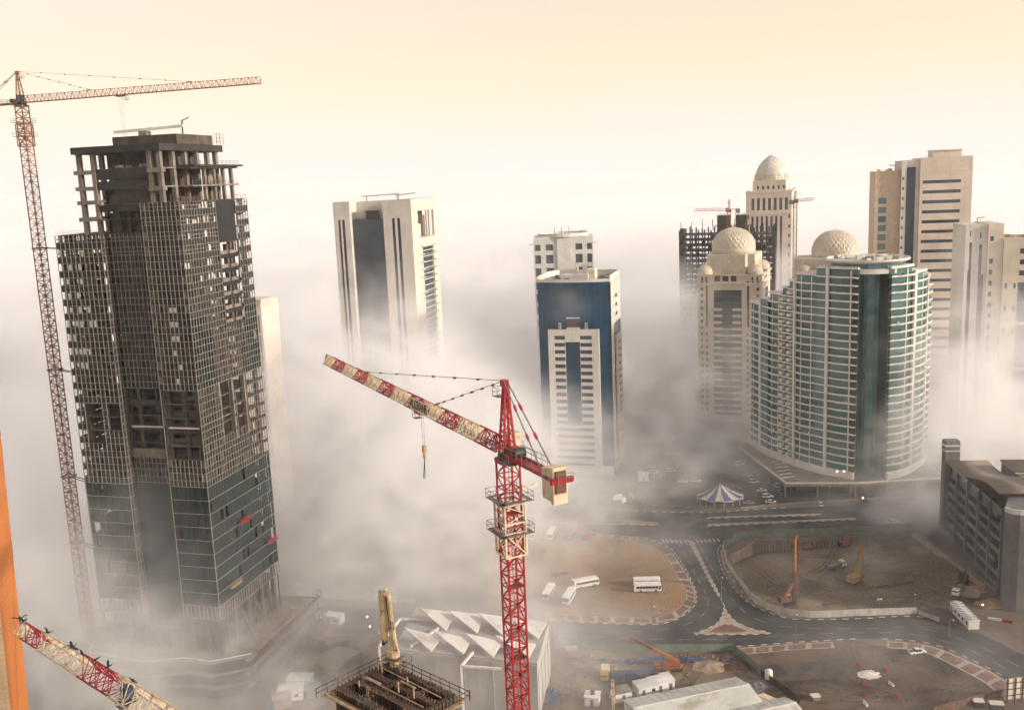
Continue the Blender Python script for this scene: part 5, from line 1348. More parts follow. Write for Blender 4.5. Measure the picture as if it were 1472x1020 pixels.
        lo.location = (t, h * .58 + .03, zj + h * .52); lo.rotation_euler = (math.pi / 2, 0, math.pi); lo.scale = (.78, 1.0, 1)
    return T
RC = big_crane('red and cream lattice tower crane with counterweight blocks and hanging hook', (-1.0, 108, 0), math.atan2(.892, -.453), 113.1, 70.5, 12.2, 12, 'red_paint', 'cream_paint', trolley=26, banner=24.6, hook_drop=5.6)
big_crane('orange lattice tower crane tied to the unfinished tower', (-136.3, 286, 0), math.atan2(-25, 75), 171.0, 78, 17, 10, 'orange_paint', None, mast_w=2.5, jib_h=1.9, apex=8.6, trolley=34, hook_drop=24, red_weight=False, ties=(.3, .72))
oc = bpy.data.objects[[o.name for o in bpy.data.objects if o.get('label', '').startswith('orange lattice')][0]]
for z in (41, 62, 95, 131):
    inv = Matrix.Rotation(-oc.rotation_euler.z, 4, 'Z')
    a = inv @ (Vector((-124.5, 277.5, z)) - Vector(oc.location)); MB().bar((1.3, .4, z), a, .22).bar((1.3, -.6, z), a + Vector((0, -1.5, 0)), .22).build('wall_tie', M['dark_steel'], oc)
    MB().band([(-1.7, 1.7), (-1.7, -1.7), (1.7, -1.7), (1.7, 1.7), (-1.7, 1.7)], .3, z - .15, z + .15).build('collar', M['dark_steel'], oc)

BW = ['on the very tip of the jib', 'just behind the tip of the jib', 'where the outer red section meets the cream one', 'in the middle of the long cream section', 'beside the spread-winged bird on the cream section', 'towards the inner red section on the cream one', 'at the cream end of the inner red section', 'next to the bird in mid cream section', 'over the inner red section', 'on the cream section by the winch']
def flat_top_crane():
    p0 = Vector((-25.5, 73.0, 100.6)); p1 = Vector((-53.0, 97.0, 101.2)); d = p1 - p0; L = d.length
    T = thing('flat_top_crane', 'flat top crane jib with white and dark red sections and birds perched on it', 'crane', (p0.x, p0.y, 0), math.atan2(d.y, d.x))
    z = p0.z; x = 1.2; hs = [2.0, 2.0, 1.9, 1.7, 1.5, 1.3, 1.15]
    Ls = [L * .20, L * .22, L * .17, L * .25, L * .11, L * .05]; cols = ['cream_paint', 'cream_paint', 'red_paint', 'cream_paint', 'red_paint', 'cream_paint']
    for k, l in enumerate(Ls):
        h = hs[k]
        lattice(MB(), (x, 0, z + h / 2 - .9), (x + l - .02, 0, z + h / 2 - .9), h, max(2, int(l / 1.15)), .12, tri=True).build('jib_section', M[cols[k]], T); x += l
    MB().box(-1.2, 1.1, -1.2, 1.2, z - 1.6, z + .9).build('slewing_unit', M['yellow_paint'], T)
    MB().box(-9, -1.2, -.8, .8, z - .6, z).build('counter_jib', M['yellow_paint'], T)
    MB().box(-9.5, -7, -1, 1, z - 3.4, z + .4).build('counterweight', M['block'], T)
    MB().box(.2, 1.8, -2.4, -1.2, z - 2.6, z - .4).build('cab', M['cream_paint'], T)
    s = lattice(MB(), (0, 0, 0), (0, 0, 3), 1.9, 2, .18).build('mast_section', M['yellow_paint'], T); s.location = (0, 0, z - 4.6)
    for k in range(1, 33): dup(s, T, (0, 0, z - 4.6 - 3 * k))
    t = L * .40
    MB().box(t - .7, t + .7, -.7, .7, z - 1.15, z - .95).build('trolley', M['dark_steel'], T)
    MB().box(t - .3, t + .5, -.5, .4, z - .9, z + .3).build('winch', M['tarp_blue'], T)
    MB().box(t + .8, t + 1.7, -.4, .4, z - 2.2, z - 2.1).build('trolley_basket', M['steel'], T); rail_parts(T, [(t + .8, -.4, z - 2.15), (t + 1.7, -.4, z - 2.15), (t + 1.7, .4, z - 2.15), (t + .8, .4, z - 2.15)], gap=.5)
    for dx in (-.4, .4): MB().bar((t + dx, 0, z - 1.1), (t + dx, 0, z - 12), .035).build('hoist_rope', M['dark_steel'], T)
    # birds on the top chord, each a body with head, tail and wings
    for i, (f, wing) in enumerate(((.985, 1), (.96, 1), (.80, 1), (.655, 1), (.635, 0), (.60, 0), (.52, 0), (.66, 0), (.455, 1), (.33, 0))):
        # body
        px = 1.2 + f * L; k = 0; acc = 0
        for k, l in enumerate(Ls):
            acc += l
            if px - 1.2 < acc: break
        b = bpy.data.objects.new('bird', None); COL.objects.link(b)
        wp = Matrix.Rotation(T.rotation_euler.z, 4, 'Z') @ Vector((px, 0, 0)) + Vector((p0.x, p0.y, z - .9 + hs[k] + .1))
        b.location = wp; b.rotation_euler = (0, 0, random.uniform(0, 6.28))
        tag(b, 'dark bird with spread wings perched ' + BW[i] if wing else 'dark bird with folded wings perched ' + BW[i], 'bird', 'birds on the crane jib')
        body = MB()
        prof = [(.01, -.26), (.07, -.2), (.11, -.06), (.11, .06), (.07, .18), (.05, .22), (.065, .28), (.05, .34), (.012, .42)]
        n = 8; vs = []; fs = []
        for j, (r, xx) in enumerate(prof):
            for q in range(n): a = 2 * math.pi * q / n; vs.append((xx, r * math.cos(a), .13 + xx * .45 + r * math.sin(a)))
        for j in range(len(prof) - 1):
            for q in range(n): fs.append((j * n + q, j * n + (q + 1) % n, (j + 1) * n + (q + 1) % n, (j + 1) * n + q))
        body.add(vs, fs).add([(-.2, -.05, .05), (-.2, .05, .05), (-.48, .09, -.06), (-.48, -.09, -.06)], [(0, 1, 2, 3)])
        body.build('body', M['bird'], b, smooth=True)
        for s in (-1, 1):
            if wing: w = MB().add([(.1, s * .08, .2), (-.12, s * .08, .15), (-.2, s * .5, .4), (.02, s * .55, .46), (-.1, s * .95, .42)], [(0, 1, 2, 3), (3, 2, 4)])
            else: w = MB().add([(.14, s * .1, .24), (.0, s * .14, .1), (-.34, s * .05, .0), (-.2, s * .07, .14)], [(0, 1, 2, 3)])
            w.build('wing', M['bird'], b)
flat_top_crane()

# ---------------------------------------------------------------- rising core with placing boom
def core_formwork():
    rnd = random.Random(2)
    zt = 84.5
    T = thing('core_formwork', 'dark formwork of a rising concrete core with guard rails, ladders and ribs', 'formwork', (-17.8, 116.9, 0), math.atan2(-8.9, 9.5))
    LX, LY = 13.0, 8.4                                   # x to the right, -y towards the camera
    walls = [(0, LX, -.75, -.15), (0, LX, -LY + .15, -LY + .75), (.1, .7, -LY, 0), (LX - .7, LX - .1, -LY, 0), (0, LX, -3.4, -2.8), (0, LX, -5.6, -5.0), (4.4, 5.0, -LY, 0), (8.6, 9.2, -5.2, 0)]
    for i, (x0, x1, y0, y1) in enumerate(walls):
        MB().box(x0, x1, y0, y1, 10 if i < 4 else 60, zt - .1 - .003 * i).build('core_wall', M['core_concrete'], T)
    # ribs: vertical soldiers on both sides of every wall
    rib = MB().box(-.06, .06, -.1, .1, -3.6, .12).mesh('rib'); rib.materials.append(M['rust'])
    rib2 = MB().box(-.06, .06, -.1, .1, -3.6, .12).mesh('rib'); rib2.materials.append(M['timber_dark'])
    def put(x, y, r=0):
        o = bpy.data.objects.new('rib', rib if rnd.random() < .55 else rib2); COL.objects.link(o); o.parent = T; o.location = (x, y, zt - rnd.uniform(0, .12)); o.rotation_euler = (0, 0, r)
    for x0, x1, y0, y1 in walls:
        if x1 - x0 > y1 - y0:
            k = x0 + .4
            while k < x1 - .3: put(k, y0 - .14); put(k, y1 + .14); k += .55
        else:
            k = y0 + .6
            while k < y1 - .4: put(x0 - .14, k, math.pi / 2); put(x1 + .14, k, math.pi / 2); k += .6
    for x0, x1, y0, y1 in ((-.6, LX + .6, .1, .9), (-.6, LX + .6, -LY - 1.0, -LY - .2), (-1.0, -.15, -LY, .1), (LX + .15, LX + 1.0, -LY, .1)):
        MB().box(x0, x1, y0, y1, zt - .9, zt - .8).build('work_platform', M['plywood'], T)
    MB().box(-.9, LX + .9, -LY - 1.05, -LY - .95, zt - .8, zt - .45).build('toe_board', M['boom_paint'], T)
    for p, q in (((-1.2, .9), (LX + 1.2, .9)), ((-1.0, -LY - 2), (-1.0, 1.2)), ((LX + 1.0, -LY - 1), (LX + 1.0, 1.2))):
        rail_parts(T, [(p[0], p[1], zt - .8), (q[0], q[1], zt - .8)], 'timber_dark', 1.2, r=.07, gap=1.6)
    for x, y in ((.8, -2.2), (1.6, -2.3), (3.6, -1.0), (6.6, -2.4), (9.6, -4.0), (11.6, -7.2), (2.2, -6.4), (7, -4.2)):
        MB().box(x, x + .16, y, y + .16, zt, zt + rnd.uniform(.7, 1.5)).build('post', M['plywood'], T)
    for i in range(4): MB().bar((.9, -1.6 - i * 1.5, zt + .15), (LX - .8, -1.9 - i * 1.4, zt + .15), .16, .08).build('waler', M['rust'] if i % 2 else M['plywood'], T)
    MB().box(5.4, 8.2, -2.5, -2.2, zt + .1, zt + .2).build('plank', M['plywood'], T); MB().box(1.2, 4, -4.6, -4.2, zt + .1, zt + .2).build('plank', M['plywood'], T)
    for i in range(16): x = rnd.uniform(.4, LX); MB().bar((x, rnd.choice([-.45, -3.1, -5.3]), zt - .2), (x + rnd.uniform(-.1, .1), rnd.choice([-.45, -3.1, -5.3]) * 0 - .45 if rnd.random() < .3 else -3.1, zt + .1), .03).build('rebar', M['rust'], T) if False else None
    for i in range(60):
        wy = rnd.choice([-.45, -3.1, -5.3, -LY + .45]); x = rnd.uniform(.3, LX - .3); MB().bar((x, wy, zt - .3), (x + rnd.uniform(-.05, .05), wy, zt + rnd.uniform(.3, .9)), .035).build('rebar', M['rust'], T)
    la = MB()
    for s in (0, .42): la.bar((4.2 + s, -7.4, zt - 2.4), (4.5 + s, -6.8, zt + 1.1), .07)
    for i in range(10): t = i / 9; la.bar((4.2 + .3 * t, -7.4 + .6 * t, zt - 2.3 + 3.3 * t), (4.62 + .3 * t, -7.4 + .6 * t, zt - 2.3 + 3.3 * t), .05)
    la.build('ladder', M['plywood'], T)
    # lower neighbour core
    U = thing('core_formwork', 'low corner of a second concrete core bristling with rebar', 'formwork', (-27.0, 112.0, 0), math.atan2(-8.9, 9.5)); zl = 79.4
    for x0, x1, y0, y1 in ((0, 7, -.7, -.1), (.0, .6, -9, -.71), (6.4, 7, -9, -.71), (.7, 6.3, -5, -4.4)): MB().box(x0, x1, y0, y1, 10, zl).build('core_wall', M['core_concrete'], U)
    for i in range(48):
        if i < 24: x, y = i * .29 + .1, -.4
        else: x, y = .3, -.4 - (i - 24) * .34
        MB().bar((x, y, zl - .2), (x + rnd.uniform(-.08, .08), y, zl + rnd.uniform(.9, 1.7)), .04).build('rebar', M['rust'], U)
    MB().box(-.3, 7.3, -.06, .2, zl - 1.2, zl - 1.0).build('work_platform', M['plywood'], U)
    for i in range(16): o = bpy.data.objects.new('rib', rib); COL.objects.link(o); o.parent = U; o.location = (.8 + i * .36, -.86, zl)
    # concrete placing boom
    B = thing('placing_boom', 'folded cream concrete placing boom standing on the core formwork', 'boom', (-16.7, 116.0, zt), R_(-20))
    MB().lathe((0, 0, -1), [(.75, 0), (.75, .5), (.6, .7), (.6, 2.0), (.75, 2.2), (.75, 3.0), (.5, 3.1)], 14).build('pedestal', M['boom_paint'], B)
    MB().box(-1.05, .95, -.8, .8, .9, 1.1).build('pedestal_platform', M['steel'], B); rail_parts(B, [(.4, -1.0, 0), (2.0, -1.0, 0), (2.0, .9, 0)], 'timber_dark')
    MB().box(-.75, .55, -.55, .55, 1.2, 2.0).build('slewing_drive', M['boom_paint'], B)
    def arm(p, q, w0, w1, name='boom_arm', m='boom_paint'):
        p, q = Vector(p), Vector(q); d = (q - p); n = d.cross(Vector((0, 1, 0))).normalized()
        MB().add([p + n * w0 - Vector((0, w0 * .5, 0)), p - n * w0 - Vector((0, w0 * .5, 0)), p - n * w0 + Vector((0, w0 * .5, 0)), p + n * w0 + Vector((0, w0 * .5, 0)), q + n * w1 - Vector((0, w1 * .5, 0)), q - n * w1 - Vector((0, w1 * .5, 0)), q - n * w1 + Vector((0, w1 * .5, 0)), q + n * w1 + Vector((0, w1 * .5, 0))], [(0, 1, 2, 3), (4, 7, 6, 5), (0, 4, 5, 1), (1, 5, 6, 2), (2, 6, 7, 3), (3, 7, 4, 0)]).build(name, M[m], B)
    arm((.1, 0, 2.2), (-.35, 0, 9.8), .42, .3); arm((-.75, .1, 9.9), (-1.0, .1, 3.0), .28, .22); arm((-1.15, -.35, 3.1), (-.95, -.35, 9.6), .22, .18); arm((-1.55, .3, 9.9), (-1.75, .3, 3.0), .2, .14)
    MB().tube((-.35, -.5, 9.8), (-.9, .5, 9.9), .26, n=10).build('boom_joint', M['boom_paint'], B); MB().tube((-1.1, -.6, 3.0), (-1.1, .5, 3.0), .24, n=10).build('boom_joint', M['dark_steel'], B)
    for pp in (((.4, -.42, 2.4), (-.05, -.36, 9.4)), ((-.78, -.3, 9.6), (-.9, -.3, 3.4)), ((-1.5, -.05, 3.2), (-1.4, -.05, 9.8))): MB().tube(*pp, .1, n=6).build('delivery_pipe', M['boom_paint'], B)
    pts = [(-.05, -.36, 9.4), (-.3, -.36, 10.0), (-.7, -.33, 10.05), (-.85, -.3, 9.6)]
    for a, b in zip(pts, pts[1:]): MB().tube(a, b, .1, n=6).build('pipe_bend', M['boom_paint'], B)
    MB().tube((.45, -.1, 2.0), (.05, -.1, 5.2), .13, n=8).build('hydraulic_ram', M['dark_steel'], B); MB().tube((-.55, -.1, 9.3), (-.35, -.1, 6.0), .1, n=8).build('hydraulic_ram', M['dark_steel'], B)
    MB().box(-.12, .05, -.24, -.2, 7.0, 8.2).build('name_plate', M['black_letter'], B)
core_formwork()

# ---------------------------------------------------------------- pavilion with folded white roof
def sail_pavilion():
    zr = 18.0
    T = thing('sail_roof_hall', 'grey hall roofed with two rows of white triangular sail panels', 'building', (-30, 270, 0))
    loc = Vector((-30, 270, 0))
    A, B, C_, D_ = [G(*p, zr - 1.2) - loc for p in ((598, 872), (789, 893), (772, 951), (566, 930))]
    foot = [(p.x, p.y) for p in (A, B, C_, D_)]
    MB().prism(foot, 0, zr - 1.5).build('hall_body', M['hall_wall'], T)
    tri = [((603, 873), (655, 880), (641, 905)), ((645, 877), (697, 883), (686, 909)), ((687, 880), (739, 888), (725, 914)), ((731, 885), (786, 894), (773, 917)),
           ((581, 901), (634, 915), (620, 935)), ((623, 905), (678, 918), (666, 939)), ((669, 909), (722, 922), (709, 943)), ((712, 912), (770, 925), (759, 946))]
    for a, b, c in tri:
        P = [G(*a, zr + 2.4) - loc, G(*b, zr + .9) - loc, G(*c, zr - .8) - loc]
        # keep the plan position of the ground truth while lifting the outer corner
        mb = MB().add([p for p in P] + [p - Z3 * .35 for p in P], [(0, 1, 2), (3, 5, 4), (0, 3, 4, 1), (1, 4, 5, 2), (2, 5, 3, 0)])
        mb.build('sail_panel', M['white_sheet'], T)
    for (a, b) in (((663, 958), (680, 938)), ((663, 958), (663, 1040)), ((663, 958), (720, 962)), ((575, 890), (640, 893)), ((575, 890), (545, 930)), ((590, 930), (640, 897)), ((545, 930), (548, 1000))):
        P, Q = G(*a, zr - 1.2) - loc, G(*b, zr - 1.2 if a[0] != b[0] and abs(a[0] - b[0]) > 6 else 2) - loc
        if abs(a[0] - b[0]) <= 6: Q = Vector((P.x, P.y, 0))
        MB().bar(P + Z3 * .25, Q + Z3 * .25, .6).build('frame_member', M['white_sheet'], T)
    e = [(p.x, p.y) for p in (D_, C_)]
    MB().band(e, -.3, 1, zr - 2.2).build('glazed_front', M['hall_wall'], T)
    for i in range(5):
        p = Vector(e[0]).lerp(Vector(e[1]), (i + .5) / 5); MB().box(p.x - .12, p.x + .12, p.y - .5, p.y - .28, 0, zr - 2).build('mullion', M['hall_wall'], T)
    p, q = Vector((B.x, B.y)), Vector((C_.x, C_.y))
    for i in range(4):
        a, b = p.lerp(q, (i + .15) / 4), p.lerp(q, (i + .85) / 4); MB().band([tuple(b), tuple(a)], -.2, 2, zr - 5).build('side_panel', M['hall_wall'], T)
sail_pavilion()
# ---------------------------------------------------------------- vehicles
def heading(a, b):
    p, q = G(*a), G(*b); return math.atan2(q.y - p.y, q.x - p.x)
def wheel(parent, x, y, r, w=.28):
    s = 1 if y > 0 else -1
    o = MB().tube((x, y - w / 2, r), (x, y + w / 2, r), r, n=14).build('wheel', M['tyre'], parent)
    MB().tube((x, y + s * w / 2, r), (x, y + s * (w / 2 + .02), r), r * .55, n=10).build('rim', M['steel'], o)
def make_bus(label, stripe='car_dark'):
    T = thing('bus', label, 'bus', group='white buses on the sand lot')
    L, W, H = 9.6, 2.45, 3.05
    prof = [(-L / 2, .45), (-L / 2, H - .25), (-L / 2 + .25, H), (L / 2 - .5, H), (L / 2 - .12, H - .3), (L / 2, 1.4), (L / 2, .45)]
    MB().xprism(prof, -W / 2, W / 2).build('body', M['bus_white'], T)
    for s in (-1, 1):
        for i in range(7):
            x = -L / 2 + .7 + i * 1.12
            MB().box(x, x + 1.02, s * (W / 2) - .02, s * (W / 2) + .02, 1.45, 2.35).build('window', M['window_dark'], T)
        MB().box(L / 2 - .95, L / 2 - .25, s * (W / 2) - .02, s * (W / 2) + .02, 1.25, 2.3).build('cab_window', M['window_dark'], T)
        MB().box(-L / 2 + .2, L / 2 - .6, s * (W / 2) - .015, s * (W / 2) + .025, 1.05, 1.15).build('side_stripe', M[stripe], T)
        for x in (-L / 2 + 2.3, L / 2 - 2.0): wheel(T, x, s * (W / 2 - .12), .48)
        MB().box(L / 2 + .005, L / 2 + .06, s * .95 - .18, s * .95 + .18, .7, .95).build('headlight', M['plastic_film'], T)
        MB().bar((L / 2 - .1, s * (W / 2 + .05), 2.3), (L / 2 + .3, s * (W / 2 + .22), 2.1), .1, .35).build('mirror', M['car_dark'], T)
    MB().add([(L / 2 - .1, -W / 2 + .15, H - .38), (L / 2 - .1, W / 2 - .15, H - .38), (L / 2 + .015, W / 2 - .15, 1.45), (L / 2 + .015, -W / 2 + .15, 1.45)], [(0, 1, 2, 3)]).build('windscreen', M['window_dark'], T)
    MB().box(-L / 2 - .02, -L / 2 + .01, -.9, .9, 1.5, 2.4).build('rear_window', M['window_dark'], T)
    MB().box(L / 2, L / 2 + .08, -W / 2 + .1, W / 2 - .1, .4, .62).build('bumper', M['car_grey'], T)
    for x in (-2.6, .8): MB().box(x, x + .8, -.45, .45, H, H + .14).build('roof_hatch', M['bus_white'], T)
    return T
bus0 = make_bus('white bus parked alongside another bus, on the side towards the kerb')
bus_at = [((931, 849), heading((911, 850), (952, 849)), None),
          ((930, 841.5), heading((911, 843), (950, 842)), 'white bus half hidden behind the bus parked alongside it'),
          ((842, 842), heading((824, 847), (862, 840)), 'white bus parked with its tail against the nose of the angled bus'),
          ((818, 862), heading((826, 848), (810, 875)), 'white bus turned end on beside the bus it nearly touches'),
          ((789, 856), heading((797, 842), (782, 868)), 'pale bus parked alone on the sand in thin fog'),
          ((793, 771), heading((798, 761), (787, 781)), 'pale bus parked beside the orange trucks'),
          ((767, 771), heading((772, 761), (760, 783)), 'bus almost lost in fog at the end of the truck row')]
for i, (p, h, lb) in enumerate(bus_at):
    o = bus0 if i == 0 else copy_tree(bus0, label=lb)
    o.location = G(*p) + Z3 * .014; o.rotation_euler = (0, 0, h)

def make_truck(label, cabm, bedm, loc, rz, kind='flatbed', group=None, L=8.0, cat='truck'):
    T = thing('truck', label, cat, loc, rz, group); W = 2.4
    prof = [(L / 2 - 2.0, .7), (L / 2 - 2.0, 2.7), (L / 2 - .5, 2.7), (L / 2 - .12, 1.7), (L / 2, 1.5), (L / 2, .7)]
    MB().xprism(prof, -W / 2 + .05, W / 2 - .05).build('cab', M[cabm], T)
    MB().add([(L / 2 - .47, -W / 2 + .2, 2.55), (L / 2 - .47, W / 2 - .2, 2.55), (L / 2 - .11, W / 2 - .2, 1.75), (L / 2 - .11, -W / 2 + .2, 1.75)], [(0, 1, 2, 3)]).build('windscreen', M['window_dark'], T)
    for s in (-1, 1):
        MB().box(L / 2 - 1.6, L / 2 - .7, s * (W / 2 - .05) - .02, s * (W / 2 - .05) + .02, 1.7, 2.45).build('side_window', M['window_dark'], T)
        for x in (-L / 2 + 1.2, -L / 2 + 2.4, L / 2 - 1.1): wheel(T, x, s * (W / 2 - .2), .5, .35)
    MB().box(-L / 2, L / 2 - 2.1, -.5, .5, .6, .95).build('chassis', M['dark_steel'], T)
    if kind == 'flatbed':
        MB().box(-L / 2, L / 2 - 2.2, -W / 2, W / 2, 1.0, 1.2).build('bed', M[bedm], T)
        for s in (-1, 1): MB().box(-L / 2, L / 2 - 2.2, s * W / 2 - .05, s * W / 2 + .05, 1.2, 1.7).build('side_board', M[bedm], T)
        MB().box(L / 2 - 2.3, L / 2 - 2.2, -W / 2, W / 2, 1.2, 2.4).build('headboard', M[bedm], T)
    elif kind == 'tipper':
        tub = MB().add([(-L / 2, -1, 1.1), (L / 2 - 2.3, -1, 1.1), (L / 2 - 2.3, 1, 1.1), (-L / 2, 1, 1.1), (-L / 2 - .3, -1.25, 2.3), (L / 2 - 2.2, -1.25, 2.3), (L / 2 - 2.2, 1.25, 2.3), (-L / 2 - .3, 1.25, 2.3)], [(0, 3, 2, 1), (0, 1, 5, 4), (1, 2, 6, 5), (2, 3, 7, 6), (3, 0, 4, 7)])
        tub.build('tipper_body', M[bedm], T)
        MB().box(-L / 2, L / 2 - 2.4, -1.05, 1.05, 1.2, 1.9).build('load', M['sand_pile'], T)
    elif kind == 'box':
        MB().box(-L / 2, L / 2 - 2.2, -W / 2, W / 2, 1.0, 3.0).build('box_body', M[bedm], T)
    return T
ORT = heading((852, 760), (838, 785))
make_truck('orange flatbed truck parked beside the pale bus', 'orange_paint', 'rust', G(805, 772) + Z3 * .014, ORT, group='orange trucks in the sand lot')
make_truck('orange truck with dark load parked between two other orange trucks', 'orange_paint', 'dark_concrete', G(822, 772) + Z3 * .014, ORT, group='orange trucks in the sand lot')
make_truck('bright orange truck parked at the open end of the truck row', 'barrier_red', 'orange_paint', G(844, 772) + Z3 * .014, ORT, group='orange trucks in the sand lot')
make_truck('small cream truck beside the blue container', 'yellow_paint', 'cream_paint', G(870, 974) + Z3 * .016, heading((871, 964), (869, 984)), 'box', L=5.6)
make_truck('white tipper truck standing in the sandy pit', 'car_white', 'mesh_green', G(1202, 817, -3.6), heading((1192, 820), (1212, 814)), 'tipper', L=8.5)
make_truck('dark tipper truck being loaded by the excavator', 'car_white', 'dark_steel', G(1377, 852, -1.2), heading((1384, 840), (1372, 858)), 'tipper', L=8.0)
# low trailer
T = thing('trailer', 'low dark flat trailer standing alone on the sand lot', 'trailer', G(804, 827) + Z3 * .014, heading((795, 827), (813, 826)))
MB().box(-3, 3, -1.1, 1.1, .7, .9).build('deck', M['dark_steel'], T); MB().bar((3, 0, .7), (4.4, 0, .6), .15).build('drawbar', M['dark_steel'], T)
for s in (-1, 1):
    for x in (-1.2, -.2): wheel(T, x, s * .9, .4)

def make_car(label, mat, kind='saloon'):
    T = thing('parked_car', label, 'car')
    L, W = (4.5, 1.78) if kind == 'saloon' else (4.7, 1.9)
    body = [(-L / 2, .35), (-L / 2 - .02, .8), (-L / 2 + .15, .92), (L / 2 - .9, .88), (L / 2 - .12, .72), (L / 2, .5), (L / 2 - .05, .32)]
    MB().xprism(body, -W / 2, W / 2).build('body', M[mat], T)
    h = 1.42 if kind == 'saloon' else 1.75
    b = .5 if kind == 'saloon' else .06
    cab = MB(); w2 = W / 2 - .08; w3 = W / 2 - .26
    pts = [(-L / 2 + b, .9), (-L / 2 + b + .55 * (b > .1) + .12, h), (.45, h), (1.2, .88)]
    vs = [(x, -(w2 if z < 1 else w3), z) for x, z in pts] + [(x, (w2 if z < 1 else w3), z) for x, z in pts]
    cab.add(vs, [(0, 1, 2, 3), (4, 7, 6, 5), (0, 4, 5, 1), (2, 6, 7, 3), (0, 3, 7, 4)]); cab.build('windows', M['window_dark'], T)
    MB().box(pts[1][0] - .03, .47, -w3 - .02, w3 + .02, h - .03, h + .03).build('roof', M[mat], T)
    for s in (-1, 1):
        for x in (-L / 2 + .85, L / 2 - .9): wheel(T, x, s * (W / 2 - .1), .32, .22)
        MB().box(L / 2 - .14, L / 2 - .02, s * .62 - .16, s * .62 + .16, .58, .7).build('headlight', M['plastic_film'], T)
        MB().box(-L / 2 - .03, -L / 2 + .02, s * .66 - .14, s * .66 + .14, .66, .84).build('tail_light', M['barrier_red'], T)
    return T
protos = {(m, k): None for m in ('car_white', 'car_grey', 'car_dark') for k in ('saloon', 'suv')}
def car(px, py, deg, mat, kind, label, group):
    p = protos[(mat, kind)]
    loc = G(px, py) + Z3 * .03
    if p is None: o = protos[(mat, kind)] = make_car(label, mat, kind); o.location = loc; o.rotation_euler = (0, 0, R_(deg))
    else: o = copy_tree(p, label=label, loc=loc, rz=R_(deg))
    o['group'] = group; return o
gname = 'cars parked between the blue tower and the curved building'
rows = [(1075, 684), (1083.5, 693.5), (1095.5, 706), (1103.5, 714.5), (1108, 722.5), (1077, 724), (1057, 703), (1116, 699), (1122, 708)]
kinds = [('car_white', 'saloon'), ('car_white', 'suv'), ('car_white', 'saloon'), ('car_white', 'suv'), ('car_white', 'saloon'), ('car_grey', 'saloon'), ('car_dark', 'suv'), ('car_white', 'suv'), ('car_grey', 'saloon')]
near = ['along the podium fence, first from the curved wing', 'along the podium fence, second from the curved wing', 'along the podium fence, third from the curved wing', 'along the podium fence, fourth from the curved wing', 'along the podium fence, closest to the avenue', 'beside the striped marquee', 'behind the striped marquee', 'under the podium edge', 'under the podium edge, next to its corner']
for (x, y), (m, k), nr in zip(rows, kinds, near):
    car(x, y, random.uniform(-14, 6) + (0 if x < 1110 else 90), m, k, f"{m[4:]} {'saloon' if k == 'saloon' else 'off-roader'} {nr}", gname)
mid = [(936, 672), (940, 680), (945, 686), (984, 667), (1015, 667), (982, 693), (1001, 692), (930, 664), (1062, 668), (1056, 659), (965, 655), (1000, 655), (1030, 680), (965, 678)]
wh = ['first of the row beside the small kiosk', 'second of the row beside the small kiosk', 'just behind the small white kiosk', 'alone in the foggy middle of the car park', 'in the foggy car park, closest to the domed tower', 'in front pair of the open car park, by the kiosk', 'in front pair of the open car park, by the marquee', 'at the blue tower edge of the car park', 'near the podium corner, nose to the lane', 'far end of the podium lane', 'deep in the fog behind the kiosk', 'deep in the fog behind the marquee', 'between the marquee and the podium lane', 'between the kiosk and the front pair']
for i, ((x, y), nr) in enumerate(zip(mid, wh)):
    m, k = [('car_white', 'saloon'), ('car_white', 'suv'), ('car_grey', 'saloon'), ('car_white', 'suv'), ('car_dark', 'saloon')][i % 5]
    car(x, y, random.uniform(-12, 8), m, k, f"{m[4:]} {'saloon' if k == 'saloon' else 'off-roader'} {nr}", gname)
car(1180, 726, 78, 'car_white', 'saloon', 'white saloon turning out of the forecourt onto the avenue', 'cars on the avenue')
car(1283, 751, 3, 'car_white', 'saloon', 'white saloon driving along the avenue past the pit', 'cars on the avenue')
car(1245, 722, 4, 'car_dark', 'suv', 'dark off-roader driving past the podium of the curved building', 'cars on the avenue')

# pickup
T = thing('pickup', 'white double cab pickup with open bed on the dirt lot', 'pickup', G(1318, 939) + Z3 * .02, heading((1304, 942), (1331, 938)))
L, W = 5.3, 1.85
MB().xprism([(-L / 2, .5), (-L / 2, .95), (.0, .95), (L / 2 - 1.2, 1.05), (L / 2 - .1, .9), (L / 2, .5)], -W / 2, W / 2).build('body', M['car_white'], T)
MB().box(-L / 2 + .1, -.95, -W / 2 + .12, W / 2 - .12, .94, .97).build('bed_floor', M['car_dark'], T)
for s in (-1, 1):
    MB().box(-L / 2, -.85, s * (W / 2 - .06) - .05, s * (W / 2 - .06) + .05, .96, 1.25).build('bed_side', M['car_white'], T)
    for x in (-L / 2 + 1.1, L / 2 - 1.0): wheel(T, x, s * (W / 2 - .1), .38, .26)
    MB().box(L / 2 - .12, L / 2 + .02, s * .65 - .18, s * .65 + .18, .72, .88).build('headlight', M['plastic_film'], T)
MB().box(-L / 2 - .03, -L / 2 + .06, -W / 2 + .1, W / 2 - .1, .96, 1.25).build('tailgate', M['car_white'], T)
MB().add([(-.85, -.85, .98), (-.7, -.68, 1.75), (.7, -.68, 1.75), (1.4, -.85, 1.02), (-.85, .85, .98), (-.7, .68, 1.75), (.7, .68, 1.75), (1.4, .85, 1.02)], [(0, 1, 2, 3), (4, 7, 6, 5), (0, 4, 5, 1), (2, 6, 7, 3)]).build('windows', M['window_dark'], T)
MB().box(-.75, .74, -.7, .7, 1.73, 1.8).build('roof', M['car_white'], T)
for s in (-1, 1): MB().box(-.1, .02, s * .8 - .03, s * .8 + .03, 1.0, 1.74).build('door_pillar', M['car_white'], T)

